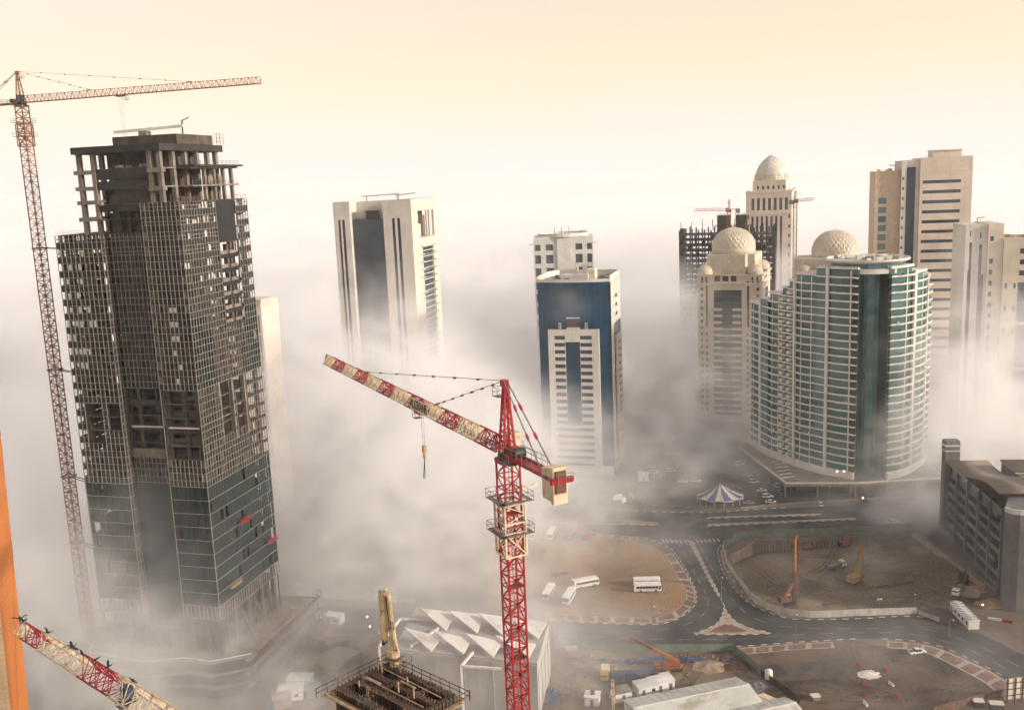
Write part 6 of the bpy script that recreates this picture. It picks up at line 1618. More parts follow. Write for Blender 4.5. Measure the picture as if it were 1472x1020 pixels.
# ---------------------------------------------------------------- plant
def tracks(T, L=4.0, g=1.1, w=.6, h=.9):
    for s in (-1, 1):
        MB().xprism([(-L / 2, h * .5), (-L / 2 + .3, .04), (L / 2 - .3, .04), (L / 2, h * .5), (L / 2 - .3, h), (-L / 2 + .3, h)], s * g - w / 2, s * g + w / 2).build('track', M['tyre'], T)
def excavator(label, loc, rz, mat, reach=1.0):
    T = thing('excavator', label, 'excavator', loc, rz); tracks(T)
    MB().box(-1.9, 1.3, -1.3, 1.3, 1.0, 2.1).build('upper_body', M[mat], T); MB().box(-2.3, -1.5, -1.3, 1.3, 1.1, 2.3).build('counterweight', M['dark_steel'], T)
    c = MB().box(.3, 1.7, .3, 1.3, 1.1, 2.9).build('cab', M[mat], T); MB().box(1.7, 1.73, .4, 1.2, 1.6, 2.8).build('windscreen', M['window_dark'], c)
    a, b, d = Vector((1.2, 0, 1.8)), Vector((3.4 * reach, 0, 5.0)), Vector((5.6 * reach, 0, 4.0)); e = Vector((6.4 * reach, 0, 1.6))
    MB().bar(a, b, .45, .6).build('boom', M[mat], T); MB().bar(b, d, .4, .5).build('boom_tip', M[mat], T); MB().bar(d, e, .35, .45).build('stick', M[mat], T)
    MB().tube((1.5, .3, 1.6), b.lerp(a, .35) + Vector((0, .3, -.3)), .1).build('ram', M['steel'], T)
    MB().xprism([(e.x - .5, e.z), (e.x + .5, e.z + .1), (e.x + .3, e.z - 1.0), (e.x - .7, e.z - .8)], -.6, .6).build('bucket', M['dark_steel'], T)
    return T
excavator('orange excavator parked by the sheet piles at the back of the pit', G(1160, 789, -3.4), R_(175), 'orange_paint', .9)
excavator('dark excavator with raised arm loading the tipper truck', G(1385, 834, -1.6), R_(-105), 'dark_steel', .75)
excavator('small orange excavator in the haze of the pit', G(1213, 785, -3.0), R_(20), 'orange_paint', .6)
def drill_rig(label, loc, rz, h):
    T = thing('piling_rig', label, 'piling rig', loc, rz); tracks(T, 5.0, 1.5, .75, 1.0)
    MB().box(-3.2, 1.0, -1.4, 1.4, 1.1, 2.7).build('upper_body', M['rust'], T); c = MB().box(.2, 1.6, .5, 1.5, 1.2, 3.0).build('cab', M['cream_paint'], T); MB().box(1.6, 1.63, .6, 1.4, 1.8, 2.9).build('windscreen', M['window_dark'], c)
    lattice(MB(), (2.8, 0, .3), (2.8, 0, h * .5), .8, 9, .3).build('mast', M['rust'], T)
    MB().box(2.45, 3.15, -.35, .35, h * .5, h).build('upper_mast', M['orange_paint'], T)
    MB().bar((2.8, 0, h), (3.6, 0, h + 1.8), .5, .6).build('mast_head', M['orange_paint'], T)
    MB().tube((3.6, 0, .2), (3.6, 0, h + 1.0), .16).build('kelly_bar', M['dark_steel'], T)
    MB().box(3.1, 4.1, -.5, .5, h * .32, h * .42).build('rotary_head', M['rust'], T); MB().tube((3.6, 0, .3), (3.6, 0, h * .3), .45).build('auger', M['rust'], T)
    MB().bar((-1.2, .5, 2.4), (2.5, .3, h * .34), .3).build('back_stay', M['orange_paint'], T); MB().bar((-1.2, -.5, 2.4), (2.5, -.3, h * .34), .3).build('back_stay', M['orange_paint'], T)
    return T
drill_rig('tall orange and brown piling rig beside the white hoarding', G(1132, 867, -2.6), R_(15), 22.5)
T = thing('crawler_crane', 'yellow crawler crane with a short lattice boom in the pit', 'crane', G(1228, 838, -3.2), R_(40)); tracks(T, 5, 1.6, .8, 1.1)
MB().box(-3, 1.6, -1.6, 1.6, 1.2, 3.2).build('upper_body', M['yellow_paint'], T); c = MB().box(.3, 1.9, .5, 1.6, 1.2, 3.1).build('cab', M['yellow_paint'], T); MB().box(1.9, 1.93, .6, 1.5, 1.9, 3.0).build('windscreen', M['window_dark'], c)
lattice(MB(), (1.2, 0, 2.0), (5.2, 0, 13.5), 1.1, 8, .28).build('boom', M['yellow_paint'], T); MB().bar((-2.6, 0, 3.2), (5.2, 0, 13.4), .1).build('pendant', M['dark_steel'], T)
MB().bar((5.6, 0, 13.4), (5.6, 0, .6), .1).build('hoist_rope', M['dark_steel'], T); MB().box(5.2, 6.0, -.4, .4, .1, 1.6).build('grab', M['rust'], T)
T = thing('mobile_crane', 'red orange telescopic crane with its boom raised over blue tarpaulins', 'crane', G(962, 962) + Z3 * .02, heading((972, 962), (940, 961)))
MB().box(-4.2, 4.0, -1.3, 1.3, .7, 1.3).build('carrier', M['orange_paint'], T); MB().box(2.6, 4.2, -1.2, 1.2, 1.3, 2.3).build('driver_cab', M['orange_paint'], T); MB().box(-3.2, .8, -1.2, 1.2, 1.4, 2.8).build('upper_body', M['orange_paint'], T); c = MB().box(.3, 1.7, .5, 1.3, 1.4, 3.0).build('cab', M['orange_paint'], T); MB().box(1.7, 1.73, .6, 1.2, 1.8, 2.9).build('windscreen', M['window_dark'], c)
for s in (-1, 1):
    for x in (-3, -1.7, 1.6, 3.0): wheel(T, x, s * 1.1, .55, .4)
P = Vector((-2.4, 0, 2.9)); Q = Vector((11.0, 1.5, 10.4))
MB().bar(P, P.lerp(Q, .55), .9, .95).build('boom_base', M['orange_paint'], T); MB().bar(P.lerp(Q, .55), P.lerp(Q, .93), .6, .65).build('boom_extension', M['rust'], T); MB().bar(P.lerp(Q, .93), Q, .8, .9).build('boom_head', M['orange_paint'], T); MB().tube((.8, 0, 2.2), P.lerp(Q, .38), .22).build('lift_ram', M['steel'], T)
# ---------------------------------------------------------------- site furniture
def hoarding(line, step, h, mat, label, name='hoarding_fence', base=0.0, post='steel', every=1):
    T = thing(name, label, 'fence', (0, 0, 0))
    me = MB().box(-step * .48, step * .48, -.04, .04, .05, h).mesh('panel'); me.materials.append(M[mat])
    pe = MB().box(-.06, .06, .05, .17, 0, h + .1).mesh('post'); pe.materials.append(M[post])
    pts = along(line, step); random.seed(len(pts))
    for i, (p, d) in enumerate(pts):
        o = bpy.data.objects.new('panel', me); COL.objects.link(o); o.parent = T; a = math.atan2(d.y, d.x)
        o.location = (p.x, p.y, base); o.rotation_euler = (random.uniform(-.03, .03), 0, a + random.uniform(-.02, .02))
        if i % every == 0:
            q = bpy.data.objects.new('post', pe); COL.objects.link(q); q.parent = T; q.location = (p.x - d.x * step / 2, p.y - d.y * step / 2, base); q.rotation_euler = (0, 0, a)
    return T
HL = smooth_line(GL([(1039, 789), (1046, 812), (1065, 841), (1085, 866), (1119, 881), (1150, 886), (1180, 887), (1231, 885), (1290, 883), (1322, 882)]), 5)
hoarding(HL, 1.85, 2.4, 'hoarding', 'white panel hoarding curving along the street side of the pit')
hoarding(GL([(1324, 884), (1348, 893)]), 1.85, 1.6, 'hoarding', 'short low run of white hoarding leading off to the site cabin')
hoarding(GL([(1042, 786), (1060, 776), (1090, 771), (1180, 769), (1314, 762)]), 2.4, 3.0, 'mesh_green', 'green mesh fence along the avenue above the pit')
hoarding(GL([(803, 931), (863, 935), (941, 937), (1052, 936)]), 2.5, 2.6, 'mesh_green', 'green mesh fence between the street and the crane yard')
hoarding(GL([(1055, 937), (1075, 953), (1094, 970)]), 2.2, 2.6, 'mesh_green', 'green mesh fence at the side of the crane yard by the dirt lot')
hoarding(GL([(1096, 972), (1125, 992), (1150, 1012)]), 1.6, 2.0, 'timber_dark', 'dark picket fence running beside the water tank', name='picket_fence')
hoarding(GL([(1345, 1026), (1395, 1013), (1449, 999)]), 1.5, 2.4, 'rust', 'brown corrugated fence beside the dirt lot', name='corrugated_fence')
hoarding(GL([(1320, 767), (1352, 792), (1432, 852)]), 2.4, 1.4, 'concrete', 'low concrete barrier wall between the pit and the parking garage', name='barrier_wall')
hoarding(GL([(431, 858), (520, 862), (600, 868)]), 2.4, 2.4, 'hoarding', 'pale hoarding along the far side of the street by the unfinished tower', every=2)
# sheet piles at the back of the pit
T = thing('sheet_pile_wall', 'row of concrete piles retaining the back of the sandy pit', 'retaining wall')
pe = MB().tube((0, 0, -6), (0, 0, .35), .38, n=8).mesh('pile'); pe.materials.append(M['concrete'])
for p, d in along(GL([(1083, 781), (1160, 777), (1310, 765)]), 1.15):
    o = bpy.data.objects.new('pile', pe); COL.objects.link(o); o.parent = T; o.location = (p.x, p.y, random.uniform(-.3, .1))
MB().band([tuple(p[:2]) for p in GL([(1083, 780), (1160, 776), (1310, 764)])], .7, .36, .8).build('capping_beam', M['concrete'], T)

def street_lamp(px, py, h, label, arms=1, glow=False):
    T = thing('street_lamp', label, 'street lamp', G(px, py), random.uniform(-.3, .3), 'street lamps along the roads')
    MB().tube((0, 0, 0), (0, 0, h), .14, .07, 8).build('pole', M['steel'], T); MB().lathe((0, 0, 0), [(.3, 0), (.3, .3), (.15, .5)], 10).build('base', M['steel'], T)
    for s in ((1,) if arms == 1 else (-1, 1)):
        MB().bar((0, 0, h - .1), (0, s * -1.6, h + .25), .08).build('arm', M['steel'], T); MB().box(-.16, .16, min(s * -1.5, s * -2.3), max(s * -1.5, s * -2.3), h + .18, h + .32).build('lamp_head', M['water_tank'], T)
for a in ((938, 929, 14, 'lamp post at the kerb between street and crane yard, opposite the two buses'), (1144, 928, 11, 'lamp post on the brick pavement opposite the piling rig'), (1037, 863, 9, 'lamp post at the tip of the traffic island'), (1314, 880, 7, 'lamp post at the end of the white hoarding'),
          (1364, 914, 6, 'lamp post at the site gate by the long cabin'), (803, 930, 4.5, 'short lamp post beside the white sail roof'), (887, 729, 9, 'lamp post on the avenue verge beside the blue tower'), (931, 733, 9, 'lamp post on the avenue verge beside the car park'), (1037, 734, 11, 'lamp post in front of the striped marquee'), (1045, 741, 10, 'lamp post on the avenue median'), (1192, 722, 8, 'lamp post in front of the podium'), (1008, 757, 7, 'signal post on the junction island')): street_lamp(*a)
T = thing('floodlight_mast', 'twin floodlight on a post behind the white hoarding', 'floodlight', G(1264, 881, -1)); MB().tube((0, 0, 0), (0, 0, 5), .1, n=8).build('pole', M['steel'], T)
for s in (-.5, .5): MB().box(s - .3, s + .3, -.2, .1, 4.8, 5.3).build('lamp_head', M['water_tank'], T)
for i, (x, y, z, wh) in enumerate(((529, 903, 4, 'by the site huts, nearest the street'), (533, 917, 4, 'by the site huts, towards the core'), (1252, 692, 3, 'on the forecourt of the curved building'), (1412, 882, 3, 'beside the grey block'), (1240, 722, 2, 'at the avenue edge of the forecourt'))):
    T = thing('lit_lamp', 'small lit lamp glowing through fog ' + wh, 'lamp', G(x, y)); MB().tube((0, 0, 0), (0, 0, z), .06, n=6).build('pole', M['steel'], T); MB().lathe((0, 0, z), [(.04, 0), (.2, .12), (.2, .3), (.04, .42)], 8).build('bulb', M['lamp_glow'], T)

def hut(label, px, w, d, h, rz, wall, roof, gable=0.0, name='site_hut', cat='hut', group=None):
    T = thing(name, label, cat, G(*px) + Z3 * .02, rz, group)
    MB().box(-w / 2, w / 2, -d / 2, d / 2, 0, h).build('wall', M[wall], T); e = .25
    if gable: MB().add([(-w / 2 - e, -d / 2 - e, h + .02), (w / 2 + e, -d / 2 - e, h + .02), (w / 2 + e, 0, h + gable), (-w / 2 - e, 0, h + gable), (w / 2 + e, d / 2 + e, h + .02), (-w / 2 - e, d / 2 + e, h + .02)], [(0, 1, 2, 3), (3, 2, 4, 5), (0, 3, 5), (1, 4, 2)]).build('roof', M[roof], T)
    else:
        MB().box(-w / 2 - e, w / 2 + e, -d / 2 - e, d / 2 + e, h + .01, h + .18).build('roof', M[roof], T)
    n = max(1, int(w / 2.6))
    for i in range(n):
        x = -w / 2 + (i + .5) * w / n
        if i == 0: MB().box(x - .45, x + .45, -d / 2 - .04, -d / 2 + .02, .05, 2.05).build('door', M['steel'], T)
        else: MB().box(x - .5, x + .5, -d / 2 - .04, -d / 2 + .02, 1.1, min(2.0, h - .2)).build('window', M['window_dark'], T)
    return T
T = hut('long white site cabin with a ribbed roof beside the garage', (1386, 890), 14, 3.4, 2.9, heading((1370, 872), (1402, 905)), 'white_sheet', 'white_sheet', .35, 'site_cabin', 'cabin')
for i in range(12): MB().box(-6.6 + i * 1.2, -6.5 + i * 1.2, -1.75, 1.75, 2.95, 3.3).build('roof_rib', M['steel'], T)
# sheds at the lower edge
a1 = heading((895, 1010), (1062, 976))
def shed(label, p, w, d, h, rise, rz, mat, ribs=True):
    T = thing('shed', label, 'shed', (p.x, p.y, .02), rz)
    MB().box(0, w, -d, 0, 0, h).build('wall', M['white_sheet'], T)
    MB().add([(-.4, .4, h), (w + .4, .4, h), (w + .4, -d / 2, h + rise), (-.4, -d / 2, h + rise), (w + .4, -d - .4, h), (-.4, -d - .4, h)], [(0, 1, 2, 3), (3, 2, 4, 5), (0, 3, 5), (1, 4, 2)]).build('roof', M[mat], T)
    MB().bar((-.4, -d / 2, h + rise + .05), (w + .4, -d / 2, h + rise + .05), .5, .12).build('ridge_cap', M['white_sheet'], T)
    if ribs:
        n = int(w / 2.2)
        for i in range(n): x = i * w / n; MB().bar((x, .35, h + .06), (x, -d / 2, h + rise + .06), .08, .07).build('roof_seam', M['white_sheet'], T)
    return T
P1 = G(897, 1006, 4)
shed('large pale green metal shed with a low ribbed roof', P1, 34, 14, 4, 1.6, a1, 'shed_sheet')
P2 = G(1004, 1030, 4); shed('second pale metal shed set in front of the large one', P2, 26, 10, 4, 1.2, a1 + .02, 'shed_sheet')
P3 = G(1098, 997, 3.2); shed('small cream roofed shed beside the picket fence', P3, 9, 5, 3.2, .6, heading((1100, 997), (1142, 1014)), 'cream_paint', False)
hut('longest pale cabin of the three behind the large shed', (928, 994), 6, 4.5, 2.8, a1, 'white_sheet', 'shed_sheet', .3, group=None)
hut('middle pale cabin behind the large shed', (945, 989), 4.5, 4.5, 2.8, a1, 'white_sheet', 'white_sheet', .3)
hut('narrow white cabin at the end of the cabins behind the shed', (959, 985), 2.4, 5, 2.8, a1, 'white_sheet', 'white_sheet', .3)
hut('white flat roofed booth with a blue water can on top', (852, 1010), 4, 3.6, 2.6, R_(-12), 'white_sheet', 'white_sheet')
hut('grey cabin with brown roof behind the shed end', (893, 1003), 5, 4, 2.6, a1, 'white_sheet', 'concrete')
o = MB().box(-.6, .6, -.5, .5, 2.82, 3.7).build('water_can', M['tarp_blue']); o.location = G(852, 1010); tag(o, 'blue water can on the white flat roofed booth', 'tank')
T = thing('container', 'long blue shipping container in the crane yard', 'container', G(911, 976) + Z3 * .02, heading((880, 977), (943, 974)))
MB().box(-6.8, 6.8, -1.2, 1.2, 0, 2.5).build('box', M['tarp_blue'], T)
for i in range(22): MB().box(-6.5 + i * .6, -6.3 + i * .6, -1.25, -1.2, .2, 2.4).build('rib', M['tarp_blue'], T)
MB().box(6.8, 6.86, -1.1, 1.1, .1, 2.4).build('door', M['tarp_blue'], T)
def tarp(label, px, w, d, h, seed):
    rnd = random.Random(seed); N = 12; mb = MB(); vs = []
    for j in range(N + 1):
        for i in range(N + 1):
            u, v = i / N * 2 - 1, j / N * 2 - 1; e = max(0, (1 - abs(u) ** 3) * (1 - abs(v) ** 3))
            vs.append((u * w / 2 + rnd.uniform(-.25, .25), v * d / 2 + rnd.uniform(-.2, .2), .04 + h * e ** .7 * rnd.uniform(.6, 1.15)))
    mb.add(vs, [(j * (N + 1) + i, j * (N + 1) + i + 1, (j + 1) * (N + 1) + i + 1, (j + 1) * (N + 1) + i) for j in range(N) for i in range(N)])
    o = mb.build('tarpaulin', M['tarp_blue']); o.location = G(*px); tag(o, label, 'tarpaulin')
tarp('blue tarpaulin over a stack near the sail roof end of the fence', (880, 949), 8, 3.4, 1.2, 1); tarp('long blue tarpaulin under the raised crane boom', (928, 950), 13, 3.2, 1.1, 2); tarp('blue tarpaulin between the crane body and the brown earth heap', (990, 949), 10, 3, 1.0, 3); tarp('blue tarpaulin beside the sail roof hall wall', (790, 1000), 5, 9, 1.0, 4); tarp('small blue tarpaulin by the yard corner', (1046, 949), 4, 2.4, .7, 5)
def heap(label, px, r, h, mat, seed, z=0, name='rubble_heap', cat='heap'):
    rnd = random.Random(seed); mb = MB(); n = 18; rings = 6; vs = [(0, 0, h)]
    for k in range(1, rings + 1):
        for i in range(n): a = 2 * math.pi * i / n; rr = r * k / rings * rnd.uniform(.85, 1.15); vs.append((rr * math.cos(a) * 1.3, rr * math.sin(a), max(-.1, h * (1 - k / rings) ** 1.2 + rnd.uniform(-.1, .14) * h)))
    fs = [(0, 1 + i, 1 + (i + 1) % n) for i in range(n)] + [(1 + (k - 1) * n + i, 1 + k * n + i, 1 + k * n + (i + 1) % n, 1 + (k - 1) * n + (i + 1) % n) for k in range(1, rings) for i in range(n)]
    o = mb.add(vs, fs).build(name, M[mat]); o.location = G(*px, z); tag(o, label, cat)
heap('pale sand heap among the red barriers', (1248, 969), 2.6, .8, 'white_sheet', 1); heap('dark debris heap by the yard corner', (1062, 957), 4, 1.2, 'rust', 2); heap('grey scrap heap next to the water tank', (1090, 985), 3, 1.2, 'steel', 3); heap('dug sand mound in the middle of the pit', (1180, 832), 6, 1.8, 'pit_sand', 4, -3.8); heap('brown spoil mound behind the crawler crane', (1270, 830), 8, 2.0, 'pit_sand', 5, -3.4)
heap('spoil mound beside the tipper truck', (1400, 850), 5, 1.6, 'sand_pile', 6, -.6); heap('planks and rubble by the cabin', (1425, 868), 4, 1.0, 'plywood', 7); heap('brown earth heap between the mobile crane and the yard corner', (1018, 958), 4, .9, 'sand_pile', 8)
T = thing('water_tank', 'white upright plastic water tank on blocks', 'tank', G(1105, 976) + Z3 * .02); MB().lathe((0, 0, .4), [(1.1, 0), (1.15, .5), (1.1, .6), (1.15, 1.6), (1.1, 1.7), (1.1, 2.4), (.5, 2.8), (.3, 2.9)], 18).build('tank', M['water_tank'], T, smooth=True); MB().box(-1.1, 1.1, -1.1, 1.1, 0, .4).build('plinth', M['concrete'], T)
def barrier(px, red, rz, label):
    T = thing('plastic_barrier', label, 'barrier', G(*px) + Z3 * .02, rz, 'plastic barriers on the dirt lot')
    prof = [(-.28, 0), (-.28, .3), (-.12, .55), (-.09, .95), (.09, .95), (.12, .55), (.28, .3), (.28, 0)]
    MB().xprism(prof, -1.0, 1.0).build('shell', M['barrier_red' if red else 'barrier_white'], T)
    for s in (-.95, .9): MB().box(-.06, .06, s, s + .05, .35, .9).build('joint_lug', M['dark_steel'], T)
for a in (((1234, 957), 1, .2, 'red plastic barrier by the tarmac strip edge'), ((1273, 965), 1, .35, 'red plastic barrier beside the pale sand heap'), ((1242, 983), 1, .1, 'red plastic barrier between the sand heap and the concrete box'), ((1241, 999), 1, .15, 'red plastic barrier joined end on to a white one'), ((1288, 1003), 1, .2, 'red plastic barrier standing apart on the wheel tracks'), ((1281, 984), 0, .3, 'white plastic barrier between two red ones'), ((1244, 1012), 0, .15, 'white plastic barrier joined end on to a red one')): barrier(*a)
T = thing('concrete_box', 'small weathered concrete box on the dirt lot', 'box', G(1172, 1004) + Z3 * .02, .1); MB().box(-1.1, 1.1, -.9, .9, 0, 1.0).build('box', M['concrete'], T); MB().box(-1.25, 1.25, -1.05, 1.05, 1.01, 1.2).build('lid', M['cream_trim'], T)
for i, (p, s) in enumerate((((1406, 1014), 2.6), ((1432, 1018), 3.4))):
    T = thing('crate', ['small', 'larger'][i] + ' pale topped crate behind the corrugated fence', 'crate', G(*p) + Z3 * .02, -.2); MB().box(-s / 2, s / 2, -1, 1, 0, 1.6).build('box', M['timber_dark'], T); MB().box(-s / 2 - .1, s / 2 + .1, -1.1, 1.1, 1.61, 1.8).build('lid', M['cream_trim'], T)
T = thing('billboard', 'back of a large timber framed billboard behind the corrugated fence', 'billboard', G(1463, 1010), R_(8)); MB().box(-4, 4, -.1, .1, 1.5, 7.5).build('board', M['cream_trim'], T)
for x in (-3.4, -1.1, 1.1, 3.4): MB().box(x - .15, x + .15, -.45, -.12, 0, 7.6).build('post', M['timber_dark'], T)
for z in (2.6, 4.4, 6.2): MB().box(-4, 4, -.3, -.11, z, z + .2).build('rail', M['timber_dark'], T)
# striped marquee
T = thing('marquee', 'round marquee with radial cream and navy stripes beside the avenue', 'tent', G(1035, 721) + Z3 * .02); n = 16; R0 = 10.5
for i in range(n):
    a, b = 2 * math.pi * i / n, 2 * math.pi * (i + 1) / n; prof = [(R0, 3.0), (R0 * .72, 3.9), (R0 * .42, 5.4), (R0 * .16, 7.4), (.05, 8.4)]
    vs = [(r * math.cos(t), r * math.sin(t) * .8, z) for r, z in prof for t in (a, b)]
    MB().add(vs, [(2 * k, 2 * k + 1, 2 * k + 3, 2 * k + 2) for k in range(len(prof) - 1)]).build('roof_stripe', M['canvas_white' if i % 2 else 'canvas_blue'], T)
    MB().tube((R0 * .98 * math.cos(a), R0 * .784 * math.sin(a), 0), (R0 * .98 * math.cos(a), R0 * .784 * math.sin(a), 3), .09, n=6).build('pole', M['water_tank'], T)
    MB().add([(R0 * math.cos(a), R0 * .8 * math.sin(a), 3), (R0 * math.cos(b), R0 * .8 * math.sin(b), 3), (R0 * math.cos(b), R0 * .8 * math.sin(b), 2.4), (R0 * math.cos(a), R0 * .8 * math.sin(a), 2.4)], [(0, 1, 2, 3)]).build('valance', M['canvas_blue' if i % 2 else 'canvas_white'], T)
hut('small white kiosk at the edge of the foggy car park', (925, 690), 5, 4.5, 3.6, R_(-8), 'white_sheet', 'white_sheet', name='kiosk', cat='kiosk')
hoarding(GL([(905, 726), (998, 731)]), 3.0, .9, 'concrete', 'low wall between the avenue and the car park', name='low_wall', post='concrete')
hoarding(GL([(1070, 731), (1134, 725), (1350, 712)]), 3.0, 1.0, 'concrete', 'low wall between the avenue and the podium forecourt', name='low_wall', post='concrete')
for i, (x, y, s, wh) in enumerate(((888, 718, 2.4, 'leaning closest to the blue tower'), (898, 722, 2.0, 'leaning in the middle of the rubble'), (910, 717, 2.6, 'standing by the car park wall'))):
    o = MB().add([(-s, 0, 0), (s, 0, 0), (s * .8, .9, s), (-s * .5, .7, s * .9), (-s, .25, 0), (s, .25, 0), (s * .8, 1.15, s), (-s * .5, .95, s * .9)], [(0, 1, 2, 3), (4, 7, 6, 5), (0, 4, 5, 1), (1, 5, 6, 2), (2, 6, 7, 3), (3, 7, 4, 0)]).build('broken_slab', M['white_sheet']); o.location = G(x, y); o.rotation_euler = (0, 0, i * .9); tag(o, 'broken pale slab ' + wh, 'slab')
# shrubs: stems with many small leaves
def shrub(px, py, r, h, label):
    rnd = random.Random(int(px)); T = thing('shrub', label, 'shrub', G(px, py)); st = MB()
    for i in range(5): a = rnd.uniform(0, 6.28); st.tube((0, 0, 0), (math.cos(a) * r * .5, math.sin(a) * r * .5, h * .7), .06, .02, 5)
    st.build('stem', M['timber_dark'], T); lf = MB()
    for i in range(420):
        a, u, v = rnd.uniform(0, 6.28), rnd.random() ** .5, rnd.random(); c = Vector((math.cos(a) * r * u, math.sin(a) * r * u, h * (.2 + .8 * v * (1 - .4 * u * u)))); d = Vector((rnd.uniform(-1, 1), rnd.uniform(-1, 1), rnd.uniform(-.5, 1))).normalized() * rnd.uniform(.12, .28); e = d.cross(Z3).normalized() * rnd.uniform(.08, .16)
        lf.add([c - d, c + e, c + d, c - e], [(0, 1, 2, 3)])
    lf.build('foliage', M['leaf'], T, kind='stuff')
for i, (x, y, wh) in enumerate(((845, 722, 'at the blue tower end of the verge'), (858, 720, 'on the verge by the lamp post'), (872, 723, 'on the verge beside the broken slabs'), (915, 724, 'against the car park wall'), (828, 718, 'below the blue tower entrance'), (1345, 770, 'at the foot of the garage stair tower'), (1338, 775, 'between the barrier wall and the garage'))): shrub(x, y, 2.2, 2.6, 'dusty green shrub ' + wh)
# huts beside the unfinished tower
G0 = 'huts and roofs beside the unfinished tower'
for a in (('long grey hut against the hoarding by the tower', (445, 890), 10, 3.2, 2.8, heading((424, 884), (467, 890)), 'white_sheet', 'grey_wall', 0), ('white flat hut at the end of the long grey hut', (481, 894), 6, 3.4, 2.8, heading((467, 890), (494, 893)), 'white_sheet', 'white_sheet', 0),
          ('narrow ochre board roof below the grey hut', (450, 921), 2.6, 6, 1.6, .2, 'plywood', 'plywood', 0), ('slanted ochre board roof beside the narrow one', (468, 922), 2.6, 7, 1.6, -.35, 'plywood', 'plywood', 0), ('brown shed with a low pitched roof', (484, 930), 7, 5, 3, .35, 'concrete', 'roof_sheet', .7), ('large brown roofed store beside the concrete core', (487, 962), 9, 12, 4, -.5, 'concrete', 'roof_sheet', 1.0),
          ('patched brown roof between the tower scaffold and the large store', (450, 962), 7, 8, 3.4, -.35, 'concrete', 'roof_sheet', .4), ('greenish flat roof hut', (432, 986), 7, 4.5, 3, -.1, 'white_sheet', 'shed_sheet', 0), ('greenish hut with boarded roof nearest the podium', (419, 1001), 7, 4.5, 3, .1, 'white_sheet', 'shed_sheet', .3), ('small green hut between the two greenish roofs', (452, 998), 3.4, 4, 2.6, .0, 'mesh_green', 'mesh_green', 0),
          ('grey roofed hut below the podium scaffold', (405, 1012), 5, 5, 3, .4, 'concrete', 'grey_wall', .3)):
    hut(a[0], a[1], a[2], a[3], a[4], a[5], a[6], a[7], a[8], group=G0)
tarp('blue tarpaulin under the tower scaffold', (424, 966), 3, 6, 1, 9); tarp('blue tarpaulin in front of the greenish huts', (396, 1014), 4, 5, 1.2, 10)
T = thing('lattice_pole', 'slim cream lattice pole rising beside the large shed', 'pole', G(882, 1030)); lattice(MB(), (0, 0, 0), (0, 0, 11), .6, 12, .14).build('pole', M['cream_paint'], T)
for z in (6, 8.5, 10.4): MB().box(-.6, .6, -.3, .3, z, z + .25).build('bracket', M['rust'], T)
T = thing('generator_skid', 'small skid with canopy frame by the yard gate', 'generator', G(822, 944) + Z3 * .02, .1); MB().box(-1.6, 1.6, -1.2, 1.2, .3, 1.6).build('engine', M['plywood'], T); MB().box(-1.9, 1.9, -1.4, 1.4, 3.0, 3.15).build('canopy', M['canvas_white'], T)
for x in (-1.7, 1.7):
    for y in (-1.2, 1.2): MB().tube((x, y, 0), (x, y, 3), .06, n=6).build('canopy_post', M['dark_steel'], T)
T = thing('red_white_barrier', 'red and white road barrier beside the grey block', 'barrier', G(1440, 893), -.5); MB().box(-4, 0, -.2, .2, .1, .9).build('white_half', M['barrier_white'], T); MB().box(.02, 3, -.2, .2, .1, .9).build('red_half', M['barrier_red'], T)
# ---------------------------------------------------------------- ruts and rubble
M['rut'] = pm('rut', (.075, .056, .04), .95, .3, .5)
M['rut_pale'] = pm('rut_pale', (.20, .15, .10), .95, .3, .5)
def ruts(pts, mat, n=2, z=.03, gauge=1.8, w=.42, zf=None):
    L = smooth_line(pts, 10)
    for s in range(n):
        q = offset(L, gauge * (s - (n - 1) / 2)); a = offset(q, w / 2); b = offset(q, -w / 2); m = len(a)
        hz_ = (lambda p: zf(p[0], p[1])) if zf else (lambda p: z)
        o = MB().add([(p[0], p[1], hz_(p)) for p in a] + [(p[0], p[1], hz_(p)) for p in b], [(i, i + 1, m + i + 1, m + i) for i in range(m - 1)]).build('tyre_tracks', M[mat]); o['kind'] = 'structure'
for q in ([(1262, 930), (1275, 960), (1305, 990), (1322, 1020)], [(1256, 928), (1266, 962), (1292, 995), (1306, 1025)], [(1225, 925), (1235, 950), (1262, 975), (1280, 1010)], [(1300, 935), (1335, 960), (1360, 985), (1355, 1012)], [(1120, 1000), (1180, 990), (1240, 985), (1330, 968), (1390, 975)], [(1210, 930), (1195, 960), (1150, 990)], [(1140, 985), (1220, 1005), (1320, 1000), (1390, 985)]): ruts(GL(q), 'rut')
for q in ([(780, 872), (840, 860), (900, 852), (960, 868)], [(800, 800), (860, 815), (920, 812), (955, 835)], [(880, 790), (900, 830), (880, 870)], [(790, 850), (850, 870), (930, 876)], [(930, 855), (958, 850), (965, 830), (945, 800)]): ruts(GL(q), 'rut_pale', z=.022)
for q in ([(800, 960), (850, 958), (900, 962), (1000, 968), (1040, 962)], [(800, 1005), (830, 985), (850, 955), (845, 940)], [(790, 980), (840, 1000), (890, 990)]): ruts(GL(q), 'rut_pale', z=.022)
for q in ([(1100, 850), (1170, 845), (1230, 855), (1330, 855), (1380, 845)], [(1090, 800), (1130, 825), (1200, 845), (1290, 840)], [(1080, 815), (1120, 840), (1180, 855), (1260, 860)], [(1200, 790), (1180, 815), (1120, 845)], [(1110, 790), (1180, 800), (1260, 790), (1320, 800)]): ruts(GL(q, -3.6), 'rut', zf=lambda x, y: min(-.3, pit_z(x, y)) + .06)
